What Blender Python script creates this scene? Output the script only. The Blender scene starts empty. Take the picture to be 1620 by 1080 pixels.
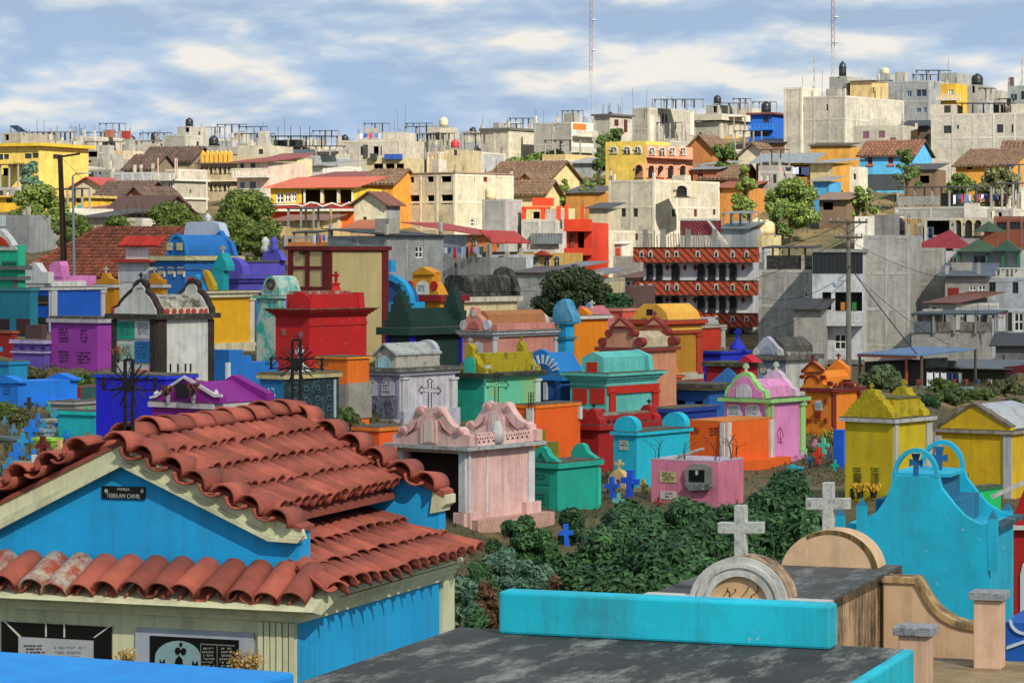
import bpy, bmesh, math, random
import numpy as np
from mathutils import Vector, Matrix
random.seed(7)
S = bpy.context.scene
COL = S.collection
R = math.radians
# ---------------------------------------------------------------- camera, sky, sun, exposure
F, CX, HY = 4500.0, 810.0, 400.0          # focal length and horizon in pixels of the 1620 px photograph
cam = bpy.data.cameras.new('camera'); cam.lens = 100; cam.sensor_width = 36
cam.shift_y = -(540 - HY) / 1620; cam.clip_start = 0.1; cam.clip_end = 20000
camo = bpy.data.objects.new('camera', cam); COL.objects.link(camo)
camo.location = (0, 0, 0); camo.rotation_euler = (R(90), 0, 0); S.camera = camo
SUN_AZ, SUN_EL = R(150), R(38)            # compass angle of the sun (0 = view direction, clockwise), height
SUNV = Vector((math.sin(SUN_AZ) * math.cos(SUN_EL), math.cos(SUN_AZ) * math.cos(SUN_EL), math.sin(SUN_EL)))
W = bpy.data.worlds.new('World'); S.world = W; W.use_nodes = True
def world():
    nt = W.node_tree; N = nt.nodes; N.clear(); L = nt.links.new
    out = N.new('ShaderNodeOutputWorld'); bg = N.new('ShaderNodeBackground'); bg.inputs[1].default_value = 0.115
    tc = N.new('ShaderNodeTexCoord')
    lift = N.new('ShaderNodeVectorMath'); lift.operation = 'ADD'; lift.inputs[1].default_value = (0, 0, 0.26)
    nrm = N.new('ShaderNodeVectorMath'); nrm.operation = 'NORMALIZE'
    sky = N.new('ShaderNodeTexSky'); sky.sky_type = 'NISHITA'; sky.sun_disc = False
    sky.sun_elevation = SUN_EL; sky.sun_rotation = SUN_AZ; sky.altitude = 1900; sky.dust_density = 0.4; sky.ozone_density = 2.2
    L(tc.outputs['Generated'], lift.inputs[0]); L(lift.outputs[0], nrm.inputs[0]); L(nrm.outputs[0], sky.inputs[0])
    def cl(off, sc, det, rough):
        mp = N.new('ShaderNodeMapping'); mp.inputs['Scale'].default_value = (1, 1, 3.3); mp.inputs['Location'].default_value = (0.31, 0.05, 0.12 + off)
        L(tc.outputs['Generated'], mp.inputs[0]); n = N.new('ShaderNodeTexNoise'); n.inputs['Scale'].default_value = sc; n.inputs['Detail'].default_value = det; n.inputs['Roughness'].default_value = rough; n.inputs['Distortion'].default_value = 0.15
        L(mp.outputs[0], n.inputs[0]); return n.outputs[0]
    def math_(op, a, b):
        m = N.new('ShaderNodeMath'); m.operation = op
        for i, q in enumerate((a, b)):
            if isinstance(q, (int, float)): m.inputs[i].default_value = q
            else: L(q, m.inputs[i])
        return m.outputs[0]
    n1 = cl(0, 17, 7, 0.52); up = cl(0.03, 17, 7, 0.52)     # cloud density here and a little higher up: tops catch the light, bases stay grey
    r1 = N.new('ShaderNodeValToRGB'); r1.color_ramp.elements[0].position = 0.36; r1.color_ramp.elements[1].position = 0.58; L(n1, r1.inputs[0])
    tone = math_('ADD', math_('ADD', math_('MULTIPLY', math_('SUBTRACT', n1, up), 1.7), math_('MULTIPLY', n1, 0.55)), math_('MULTIPLY', cl(0.4, 6, 5, 0.55), 0.6))
    r2 = N.new('ShaderNodeValToRGB')
    r2.color_ramp.elements[0].position = 0.38; r2.color_ramp.elements[0].color = (1.6, 2.1, 2.75, 1)
    r2.color_ramp.elements[1].position = 0.87; r2.color_ramp.elements[1].color = (3.8, 3.65, 3.35, 1)
    e = r2.color_ramp.elements.new(0.6); e.color = (2.2, 2.65, 3.15, 1)
    L(tone, r2.inputs[0])
    mx = N.new('ShaderNodeMix'); mx.data_type = 'RGBA'
    L(math_('ADD', math_('MULTIPLY', r1.outputs[0], 0.17), 0.82), mx.inputs[0]); L(sky.outputs[0], mx.inputs[6]); L(r2.outputs[0], mx.inputs[7])
    L(mx.outputs[2], bg.inputs[0]); L(bg.outputs[0], out.inputs[0])
world()
sun = bpy.data.lights.new('sun', 'SUN'); sun.energy = 3.8; sun.angle = R(0.5); sun.color = (1, 0.91, 0.77)
suno = bpy.data.objects.new('sun', sun); COL.objects.link(suno)
suno.rotation_euler = (-SUNV).to_track_quat('-Z', 'Y').to_euler()
vs = S.view_settings; vs.view_transform = 'Standard'; vs.look = 'None'; vs.exposure = 1.05; vs.gamma = 1; vs.use_curve_mapping = False
S.render.engine = 'CYCLES'

# ---------------------------------------------------------------- materials
_mc = {}
def lin(h, k=1.0):
    h = h.lstrip('#'); c = [int(h[i:i+2], 16) / 255 for i in (0, 2, 4)]
    return tuple((x / 12.92 if x <= 0.04045 else ((x + 0.055) / 1.055) ** 2.4) * k for x in c)
def _base(name):
    m = bpy.data.materials.new(name); m.use_nodes = True
    N = m.node_tree.nodes; return m, N, m.node_tree.links.new, N['Principled BSDF']
def _vec(N, L):
    tc = N.new('ShaderNodeTexCoord'); oi = N.new('ShaderNodeObjectInfo')
    mu = N.new('ShaderNodeMath'); mu.operation = 'MULTIPLY'; mu.inputs[1].default_value = 37
    L(oi.outputs['Random'], mu.inputs[0])
    va = N.new('ShaderNodeVectorMath'); L(tc.outputs['Object'], va.inputs[0]); L(mu.outputs[0], va.inputs[1])
    return va.outputs[0], tc, oi
def _noise(N, L, v, scale, det=5, rough=0.6, stretch=None):
    if stretch:
        mp = N.new('ShaderNodeMapping'); mp.inputs['Scale'].default_value = stretch; L(v, mp.inputs[0]); v = mp.outputs[0]
    n = N.new('ShaderNodeTexNoise'); n.inputs['Scale'].default_value = scale; n.inputs['Detail'].default_value = det; n.inputs['Roughness'].default_value = rough
    L(v, n.inputs[0]); return n.outputs[0]
def _ramp(N, L, fac, a, b, c0=(0, 0, 0, 1), c1=(1, 1, 1, 1)):
    r = N.new('ShaderNodeValToRGB'); r.color_ramp.elements[0].position = a; r.color_ramp.elements[1].position = b
    r.color_ramp.elements[0].color = c0; r.color_ramp.elements[1].color = c1; L(fac, r.inputs[0]); return r.outputs[0]
def _mix(N, L, f, a, b, mode='MIX'):
    m = N.new('ShaderNodeMix'); m.data_type = 'RGBA'; m.blend_type = mode
    for i, s in ((0, f), (6, a), (7, b)):
        if hasattr(s, 'links') or hasattr(s, 'is_linked'): L(s, m.inputs[i])
        else: m.inputs[i].default_value = s if i == 0 else (tuple(s) + (1,))[:4]
    return m.outputs[2]
def _bump(N, L, b, h, strength, dist):
    bp = N.new('ShaderNodeBump'); bp.inputs['Strength'].default_value = strength; bp.inputs['Distance'].default_value = dist
    L(h, bp.inputs['Height']); L(bp.outputs[0], b.inputs['Normal'])
def paint(h, dirt=0.35, chips=0.0, fade=0.35, k=1.0, dcol='#3a3a34', fine=6.0):
    """painted plaster: faded patches, rain streaks, chipped spots"""
    key = ('p', h, dirt, chips, fade, k, dcol, fine)
    if key in _mc: return _mc[key]
    m, N, L, b = _base('painted_plaster'); v, tc, oi = _vec(N, L); c = lin(h, k); g_ = sum(c) / 3; c = tuple(max(.002, g_ + (x - g_) * 1.08) for x in c)
    big = _noise(N, L, v, 1.1, 6, 0.65)
    lite = tuple(min(0.85, x * 1.28 + 0.01) for x in c); dark = tuple(x * 0.66 for x in c)
    col = _mix(N, L, _ramp(N, L, big, 0.34, 0.66), dark, lite)
    col = _mix(N, L, 1 - fade, col, c)
    st = _noise(N, L, v, 1.0, 5, 0.7, (fine, fine, 0.35))
    sf = _ramp(N, L, st, 0.47, 0.74); mm = N.new('ShaderNodeMath'); mm.operation = 'MULTIPLY'; mm.inputs[1].default_value = min(.8, dirt * 1.4); L(sf, mm.inputs[0])
    col = _mix(N, L, mm.outputs[0], col, lin(dcol))
    gr = _noise(N, L, v, 2.6, 8, 0.75); gf = _ramp(N, L, gr, 0.5, 0.74)
    m2 = N.new('ShaderNodeMath'); m2.operation = 'MULTIPLY'; m2.inputs[1].default_value = min(.8, dirt * 1.1); L(gf, m2.inputs[0])
    col = _mix(N, L, m2.outputs[0], col, lin(dcol))
    if chips:
        ch = _noise(N, L, v, 9, 7, 0.8); cf = _ramp(N, L, ch, 0.66 - 0.1 * chips, 0.69 - 0.1 * chips)
        col = _mix(N, L, cf, col, (0.62, 0.6, 0.55))
    L(col, b.inputs['Base Color']); b.inputs['Roughness'].default_value = 0.78
    _bump(N, L, b, _noise(N, L, v, 22, 6, 0.7), 0.22, 0.012); _mc[key] = m; return m
def concrete(h='#8e8b80', blocks=0.5, dirt=0.5, k=1.0):
    key = ('c', h, blocks, dirt, k)
    if key in _mc: return _mc[key]
    m, N, L, b = _base('raw_concrete'); v, tc, oi = _vec(N, L); c = lin(h, k * 1.28); g_ = sum(c) / 3; c = tuple(x * .62 + g_ * .38 for x in c)
    big = _noise(N, L, v, 0.45, 8, 0.7)
    col = _mix(N, L, _ramp(N, L, big, 0.3, 0.7), tuple(x * 0.68 for x in c), tuple(min(0.8, x * 1.2) for x in c))
    md = _noise(N, L, v, 1.7, 9, 0.78); col = _mix(N, L, _ramp(N, L, md, 0.5, 0.68), col, tuple(x * 0.6 for x in c))
    hgt = _noise(N, L, v, 9, 5, 0.7)
    if blocks:
        sp = N.new('ShaderNodeSeparateXYZ'); L(tc.outputs['Object'], sp.inputs[0])
        ad = N.new('ShaderNodeMath'); L(sp.outputs[0], ad.inputs[0]); L(sp.outputs[1], ad.inputs[1])
        cb = N.new('ShaderNodeCombineXYZ'); L(ad.outputs[0], cb.inputs[0]); L(sp.outputs[2], cb.inputs[1])
        br = N.new('ShaderNodeTexBrick'); br.inputs['Scale'].default_value = 1; br.inputs['Brick Width'].default_value = 0.4; br.inputs['Row Height'].default_value = 0.2
        br.inputs['Mortar Size'].default_value = 0.014; br.inputs['Color1'].default_value = (1, 1, 1, 1); br.inputs['Color2'].default_value = (0.72, 0.72, 0.72, 1); br.inputs['Mortar'].default_value = (0.6, 0.6, 0.6, 1)
        L(cb.outputs[0], br.inputs[0]); col = _mix(N, L, blocks, col, br.outputs[0], 'MULTIPLY')
    st = _ramp(N, L, _noise(N, L, v, 1.0, 6, 0.75, (2.6, 2.6, 0.22)), 0.5, 0.78)
    mm = N.new('ShaderNodeMath'); mm.operation = 'MULTIPLY'; mm.inputs[1].default_value = dirt; L(st, mm.inputs[0])
    col = _mix(N, L, mm.outputs[0], col, (0.045, 0.045, 0.04))
    L(col, b.inputs['Base Color']); b.inputs['Roughness'].default_value = 0.9
    _bump(N, L, b, hgt, 0.4, 0.02); _mc[key] = m; return m
def mossy(h, h2, a=0.42, bb=0.62, sc=3.0):
    """old lime surface overgrown with black lichen (two tones with a shape of their own)"""
    key = ('m', h, h2, a, bb, sc)
    if key in _mc: return _mc[key]
    m, N, L, b = _base('weathered_lime'); v, tc, oi = _vec(N, L)
    n = _noise(N, L, v, sc, 10, 0.75, (1, 1, 0.6)); col = _mix(N, L, _ramp(N, L, n, a, bb), lin(h), lin(h2))
    n2 = _noise(N, L, v, 18, 6, 0.8); col = _mix(N, L, _ramp(N, L, n2, 0.5, 0.72), col, tuple(x * 0.45 for x in lin(h2)))
    L(col, b.inputs['Base Color']); b.inputs['Roughness'].default_value = 0.95; _bump(N, L, b, n2, 0.7, 0.03); _mc[key] = m; return m
def streaky(h, h2='#1d1c18', f=10.0):
    """peach lime wash run down with black water streaks"""
    key = ('s', h, h2, f)
    if key in _mc: return _mc[key]
    m, N, L, b = _base('streaked_lime'); v, tc, oi = _vec(N, L)
    n = _noise(N, L, v, 1.0, 6, 0.7, (f, f, 0.45)); n4 = _noise(N, L, v, 5, 8, .75); ad_ = N.new('ShaderNodeMath'); ad_.operation = 'MULTIPLY_ADD'; ad_.inputs[1].default_value = .45; L(n4, ad_.inputs[0]); L(n, ad_.inputs[2]); col = _mix(N, L, _ramp(N, L, ad_.outputs[0], 0.6, 0.84), lin(h), lin(h2))
    L(col, b.inputs['Base Color']); b.inputs['Roughness'].default_value = 0.9; _bump(N, L, b, _noise(N, L, v, 40, 4), 0.4, 0.01); _mc[key] = m; return m
def stained(h, h2, a, bb, h3=None, sc=4.0, stretch=(1, 1, 1)):
    """slab of dark cement with pale scuffs"""
    key = ('st', h, h2, a, bb, h3, sc, stretch)
    if key in _mc: return _mc[key]
    m, N, L, b = _base('stained_cement'); v, tc, oi = _vec(N, L)
    n0 = _noise(N, L, v, 1.3, 6, 0.7); col = _mix(N, L, _ramp(N, L, n0, 0.36, 0.64), tuple(x * 0.6 for x in lin(h)), tuple(x * 1.5 for x in lin(h)))
    n = _noise(N, L, v, sc, 10, 0.72, stretch); col = _mix(N, L, _ramp(N, L, n, a, bb), col, lin(h2))
    n3 = _noise(N, L, v, 60, 4, 0.8); col = _mix(N, L, _ramp(N, L, n3, 0.52, 0.7), col, tuple(x * 0.35 for x in lin(h)))
    L(col, b.inputs['Base Color']); b.inputs['Roughness'].default_value = 0.88; _bump(N, L, b, n3, 0.5, 0.006); _mc[key] = m; return m
def metal(h, rust=0.3, corr=True, axis=0):
    key = ('me', h, rust, corr, axis)
    if key in _mc: return _mc[key]
    m, N, L, b = _base('sheet_metal'); v, tc, oi = _vec(N, L); c = lin(h)
    n = _noise(N, L, v, 1.4, 8, 0.7); col = _mix(N, L, _ramp(N, L, n, 0.35, 0.7), tuple(x * 0.7 for x in c), tuple(x * 1.2 for x in c))
    n2 = _ramp(N, L, _noise(N, L, v, 2.3, 8, 0.8), 0.52, 0.7); mm = N.new('ShaderNodeMath'); mm.operation = 'MULTIPLY'; mm.inputs[1].default_value = rust; L(n2, mm.inputs[0])
    col = _mix(N, L, mm.outputs[0], col, lin('#5a3420')); L(col, b.inputs['Base Color']); b.inputs['Roughness'].default_value = 0.55; b.inputs['Metallic'].default_value = 0.15
    if corr:
        w = N.new('ShaderNodeTexWave'); w.wave_type = 'BANDS'; w.bands_direction = 'XYZ'[axis]; w.inputs['Scale'].default_value = 2.2; L(tc.outputs['Object'], w.inputs[0]); _bump(N, L, b, w.outputs[1], 0.6, 0.05)
    _mc[key] = m; return m
def tilem(h, var=0.25, grime=0.3, h2='#2b221c'):
    key = ('t', h, var, grime, h2)
    if key in _mc: return _mc[key]
    m, N, L, b = _base('terracotta'); v, tc, oi = _vec(N, L); c = lin(h)
    geo = N.new('ShaderNodeNewGeometry'); av = N.new('ShaderNodeMath'); L(geo.outputs['Random Per Island'], av.inputs[0]); L(oi.outputs['Random'], av.inputs[1])
    fr = N.new('ShaderNodeMath'); fr.operation = 'FRACT'; L(av.outputs[0], fr.inputs[0])
    col = _mix(N, L, fr.outputs[0], tuple(x * (1 - var) for x in c), tuple(x * (1 + var) for x in c))
    n = _noise(N, L, v, 5, 8, 0.7); mm = N.new('ShaderNodeMath'); mm.operation = 'MULTIPLY'; mm.inputs[1].default_value = grime; L(_ramp(N, L, n, 0.42, 0.7), mm.inputs[0])
    col = _mix(N, L, mm.outputs[0], col, lin(h2)); L(col, b.inputs['Base Color']); b.inputs['Roughness'].default_value = 0.85
    _bump(N, L, b, _noise(N, L, v, 45, 4), 0.3, 0.006); _mc[key] = m; return m
def plain(h, rough=0.6, k=1.0, met=0.0):
    key = ('pl', h, rough, k, met)
    if key in _mc: return _mc[key]
    m, N, L, b = _base('plain'); v, tc, oi = _vec(N, L); c = lin(h, k)
    n = _noise(N, L, v, 6, 5, 0.7); col = _mix(N, L, n, tuple(x * 0.75 for x in c), tuple(min(0.9, x * 1.25) for x in c))
    L(col, b.inputs['Base Color']); b.inputs['Roughness'].default_value = rough; b.inputs['Metallic'].default_value = met; _mc[key] = m; return m
def stripes(h1, h2, sc=1.6):
    key = ('sr', h1, h2, sc)
    if key in _mc: return _mc[key]
    m, N, L, b = _base('striped_paint'); v, tc, oi = _vec(N, L)
    sp = N.new('ShaderNodeSeparateXYZ'); L(tc.outputs['Object'], sp.inputs[0])
    a = N.new('ShaderNodeMath'); L(sp.outputs[0], a.inputs[0]); L(sp.outputs[1], a.inputs[1])
    a2 = N.new('ShaderNodeMath'); L(a.outputs[0], a2.inputs[0]); L(sp.outputs[2], a2.inputs[1])
    mu = N.new('ShaderNodeMath'); mu.operation = 'MULTIPLY'; mu.inputs[1].default_value = sc; L(a2.outputs[0], mu.inputs[0])
    fr = N.new('ShaderNodeMath'); fr.operation = 'FRACT'; L(mu.outputs[0], fr.inputs[0])
    col = _mix(N, L, _ramp(N, L, fr.outputs[0], 0.64, 0.7), lin(h1), lin(h2)); L(col, b.inputs['Base Color']); b.inputs['Roughness'].default_value = 0.7; _mc[key] = m; return m
def glassm():
    if 'g' in _mc: return _mc['g']
    m, N, L, b = _base('window_glass'); b.inputs['Base Color'].default_value = (0.02, 0.025, 0.03, 1); b.inputs['Roughness'].default_value = 0.12; _mc['g'] = m; return m
def leafm(h1, h2, tr=0.25):
    key = ('l', h1, h2, tr)
    if key in _mc: return _mc[key]
    m, N, L, b = _base('foliage'); geo = N.new('ShaderNodeNewGeometry')
    col = _mix(N, L, geo.outputs['Random Per Island'], lin(h1), lin(h2)); L(col, b.inputs['Base Color']); b.inputs['Roughness'].default_value = 0.6
    t = N.new('ShaderNodeBsdfTranslucent'); L(col, t.inputs[0]); ms = N.new('ShaderNodeMixShader'); ms.inputs[0].default_value = tr
    L(b.outputs[0], ms.inputs[1]); L(t.outputs[0], ms.inputs[2]); L(ms.outputs[0], N['Material Output'].inputs[0]); _mc[key] = m; return m
def groundm():
    m, N, L, b = _base('ground_earth'); tc = N.new('ShaderNodeTexCoord'); v = tc.outputs['Object']
    n = _noise(N, L, v, 0.35, 8, 0.7); col = _mix(N, L, _ramp(N, L, n, 0.4, 0.6), lin('#6b5a3e'), lin('#4a4f2a'))
    n2 = _noise(N, L, v, 3.5, 8, 0.75); col = _mix(N, L, _ramp(N, L, n2, 0.45, 0.65), col, lin('#33341f'))
    n3 = _noise(N, L, v, 0.11, 6, 0.7); col = _mix(N, L, _ramp(N, L, n3, 0.5, 0.66), col, lin('#8d7448'))
    L(col, b.inputs['Base Color']); b.inputs['Roughness'].default_value = 1; _bump(N, L, b, n2, 0.8, 0.12); return m

# ---------------------------------------------------------------- mesh building
class MB:
    def __init__(s): s.v = []; s.f = []
    def add(s, vs, fs):
        o = len(s.v); s.v += [tuple(p) for p in vs]; s.f += [tuple(i + o for i in f) for f in fs]; return s
    def box(s, x0, x1, y0, y1, z0, z1):
        return s.add([(x0,y0,z0),(x1,y0,z0),(x1,y1,z0),(x0,y1,z0),(x0,y0,z1),(x1,y0,z1),(x1,y1,z1),(x0,y1,z1)],
                     [(0,3,2,1),(4,5,6,7),(0,1,5,4),(1,2,6,5),(2,3,7,6),(3,0,4,7)])
    def prism(s, pts, vec):
        n = len(pts); vec = Vector(vec); a = [Vector(p) for p in pts]; b = [p + vec for p in a]
        return s.add(a + b, [tuple(range(n - 1, -1, -1)), tuple(range(n, 2 * n))] + [(i, (i+1) % n, n + (i+1) % n, n + i) for i in range(n)])
    def tube(s, p0, p1, r0, r1=None, n=6, caps=True):
        r1 = r0 if r1 is None else r1; p0 = Vector(p0); p1 = Vector(p1); d = (p1 - p0)
        if d.length < 1e-6: return s
        d.normalize(); a = d.orthogonal().normalized(); b = d.cross(a); vs = []
        for p, r in ((p0, r0), (p1, r1)):
            for i in range(n): t = 2 * math.pi * i / n; vs.append(p + (a * math.cos(t) + b * math.sin(t)) * r)
        fs = [(i, (i+1) % n, n + (i+1) % n, n + i) for i in range(n)]
        if caps: fs += [tuple(range(n - 1, -1, -1)), tuple(range(n, 2 * n))]
        return s.add(vs, fs)
    def path(s, pts, r, n=6):
        for a, b in zip(pts, pts[1:]): s.tube(a, b, r, r, n)
        return s
    def lathe(s, prof, c=(0, 0, 0), n=10, sx=1, sy=1):
        vs = []; fs = []; k = len(prof)
        for r, z in prof:
            for i in range(n): t = 2 * math.pi * i / n; vs.append((c[0] + r * math.cos(t) * sx, c[1] + r * math.sin(t) * sy, c[2] + z))
        for j in range(k - 1):
            for i in range(n): fs.append((j*n+i, j*n+(i+1) % n, (j+1)*n+(i+1) % n, (j+1)*n+i))
        fs += [tuple(range(n - 1, -1, -1)), tuple(range((k-1)*n, k*n))]; return s.add(vs, fs)
    def mesh(s, name, mat, smooth=False, fix=True):
        me = bpy.data.meshes.new(name); me.from_pydata(s.v, [], s.f)
        if fix:
            bm = bmesh.new(); bm.from_mesh(me); bmesh.ops.recalc_face_normals(bm, faces=bm.faces); bm.to_mesh(me); bm.free()
        if mat: me.materials.append(mat)
        if smooth:
            for p in me.polygons: p.use_smooth = True
        return me
    def build(s, name, mat, parent=None, smooth=False, kind=None, label=None, fix=True, bevel=0):
        o = bpy.data.objects.new(name, s.mesh(name, mat, smooth, fix)); COL.objects.link(o); o.parent = parent
        if kind: o['kind'] = kind
        if label: o['label'] = label
        if bevel:
            md = o.modifiers.new('bevel', 'BEVEL'); md.width = bevel; md.segments = 2; md.limit_method = 'ANGLE'
        return o
def tag(o, label, cat, group=None):
    o['label'] = label; o['category'] = cat
    if group: o['group'] = group
    return o
def empty(name, loc, rz=0.0):
    o = bpy.data.objects.new(name, None); COL.objects.link(o); o.location = loc; o.rotation_euler = (0, 0, rz); o.empty_display_size = 0.3; return o
def P(x, y, d): return Vector(((x - CX) / F * d, d, (HY - y) / F * d))
def arc(cx, cy, rx, ry, a0=180, a1=0, n=12):
    return [(cx + rx * math.cos(R(a0 + (a1 - a0) * i / n)), cy - ry * math.sin(R(a0 + (a1 - a0) * i / n))) for i in range(n + 1)]
def hull_ring(outer, inner): return list(outer) + list(reversed(inner))

# ---------------------------------------------------------------- terrain: heights measured at known spots (pixel column, height below the eye, distance)
CTRL = [(0,-4.3,9),(810,-4.3,9),(1600,-4.6,9),(-300,-4.7,21.5),(300,-4.9,21.5),(800,-5.2,21.5),(1200,-5.3,21.5),(1800,-5.4,21.5),
 (0,-4.5,36),(600,-5.8,36),(1100,-6.3,36),(1500,-6.3,36),(50,-4.0,50),(500,-5.4,50),(900,-6.7,50),(1300,-6.8,50),(1700,-6.6,50),
 (80,-3.85,72),(0,-3.9,80),(150,-3.78,85),(60,-3.2,95),(450,-4.3,75),(900,-6.6,70),(980,-6.45,76),(770,-6.65,67),(1100,-6.6,74),(1210,-6.6,86),(1300,-6.15,95),(1310,-6.35,84),(1400,-6.3,72),(1600,-6.4,75),
 (650,-5.3,88),(560,-4.9,88),(250,-3.6,78),(370,-3.5,99),(500,-4.1,92),(60,-2.2,128),(250,-2.3,125),(550,-4.0,106),(800,-4.7,110),(1000,-5.8,108),(1150,-6.2,110),(1400,-6.5,120),(1550,-6.7,120),
 (100,-2.2,165),(500,-2.7,160),(800,-3.8,160),(1050,-6,170),(1300,-7.5,170),(1550,-7.7,165),(100,-0.4,225),(400,-1.2,215),(650,-2.4,205),(850,-3.3,210),(1100,-7.1,220),(1350,-8.4,200),(1550,-8,200),
 (50,2.9,260),(985,-1.6,280),(1080,-1.4,282),(300,2.3,260),(550,1.2,258),(750,-0.2,260),(1050,-1.7,262),(1250,1.5,275),(1500,0.2,262),(50,6.3,300),(250,5.7,300),(500,5.4,300),(750,4.4,300),(1000,6.4,312),(1250,7.1,315),(1450,6.7,310),
 (50,10,350),(300,9.7,350),(550,9.4,350),(850,10.5,352),(1100,13.2,360),(1300,13.0,350),(1550,9.8,342),(50,13,420),(300,13,420),(600,13,420),(900,16,420),(1300,19,420),(1600,18.5,420)]
for u in (-200, 400, 900, 1500, 2000): CTRL += [(u, 9, 640), (u, -10, 1500), (u, -40, 6000)]
def _tps():
    X = np.array([[(c[0] - CX) / F * 4.0, math.log(c[2])] for c in CTRL]); z = np.array([c[1] for c in CTRL], float)
    sc = 3.0; zz = z
    def K(A, B):
        r2 = ((A[:, None, :] - B[None, :, :]) ** 2).sum(-1); return np.where(r2 > 0, r2 * np.log(r2 + 1e-12) * 0.5, 0)
    n = len(X); A = np.zeros((n + 3, n + 3)); A[:n, :n] = K(X, X) + np.eye(n) * 0.004; A[:n, n] = 1; A[:n, n+1:] = X; A[n, :n] = 1; A[n+1:, :n] = X.T
    w = np.linalg.solve(A, np.concatenate([zz, [0, 0, 0]]))
    def g(xs, ys):
        rr = np.hypot(xs, ys); ph = np.arctan2(xs, ys); u = np.clip(np.tan(np.clip(ph, -1.2, 1.2)), -0.26, 0.26)
        q = np.stack([u * 4.0, np.log(np.clip(rr * np.cos(np.clip(ph, -0.26, 0.26)), 8, 6000))], -1).reshape(-1, 2)
        return (K(q, X) @ w[:n] + w[n] + q @ w[n+1:]).reshape(xs.shape)
    return g
GZ = _tps()
_gu = np.linspace(-0.3, 0.3, 241); _gv = np.linspace(math.log(6), math.log(700), 321)
_gt = GZ(np.exp(_gv)[:, None] * _gu[None, :], np.exp(_gv)[:, None] * np.ones((1, 241)))
def gfast(x, y):
    """terrain height looked up in a table"""
    a = np.clip((x / y + 0.3) / 0.6 * 240, 0, 239.999); b = np.clip((np.log(y) - _gv[0]) / (_gv[-1] - _gv[0]) * 320, 0, 319.999)
    i, j = a.astype(int), b.astype(int); u, v = a - i, b - j
    return (_gt[j, i] * (1-u) + _gt[j, i+1] * u) * (1-v) + (_gt[j+1, i] * (1-u) + _gt[j+1, i+1] * u) * v
def gz(x, y): return float(gfast(np.array([x], float), np.array([max(y, 6.0)], float))[0])
def hit(x, y, d0=15.0, d1=430.0):
    """distance at which the sight line through a pixel meets the ground"""
    ds = np.exp(np.linspace(math.log(d0), math.log(d1), 1200)); zs = (HY - y) / F * ds; g = gfast((x - CX) / F * ds, ds); i = np.argmax(zs <= g)
    return float(ds[i]) if (zs <= g).any() else None
def terrain():
    ph = np.concatenate([np.linspace(-math.pi, -0.3, 30)[:-1], np.linspace(-0.3, 0.3, 150), np.linspace(0.3, math.pi, 30)[1:]])
    rr = np.concatenate([[0.5, 3], np.exp(np.linspace(math.log(6), math.log(6000), 230))])
    PH, RR = np.meshgrid(ph, rr); xs = RR * np.sin(PH); ys = RR * np.cos(PH); zs = GZ(xs, ys)
    rnd = np.random.RandomState(3); zs = zs + rnd.normal(0, 0.035, zs.shape) * np.clip(RR / 60, 0.2, 3)
    vs = np.stack([xs, ys, zs], -1).reshape(-1, 3); n = len(ph); fs = []
    for j in range(len(rr) - 1):
        for i in range(n - 1): fs.append((j*n+i, (j+1)*n+i, (j+1)*n+i+1, j*n+i+1))
    me = bpy.data.meshes.new('ground'); me.from_pydata(vs.tolist(), [], fs); me.materials.append(groundm())
    for p in me.polygons: p.use_smooth = True
    o = bpy.data.objects.new('ground', me); COL.objects.link(o); o['kind'] = 'structure'
terrain()

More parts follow.
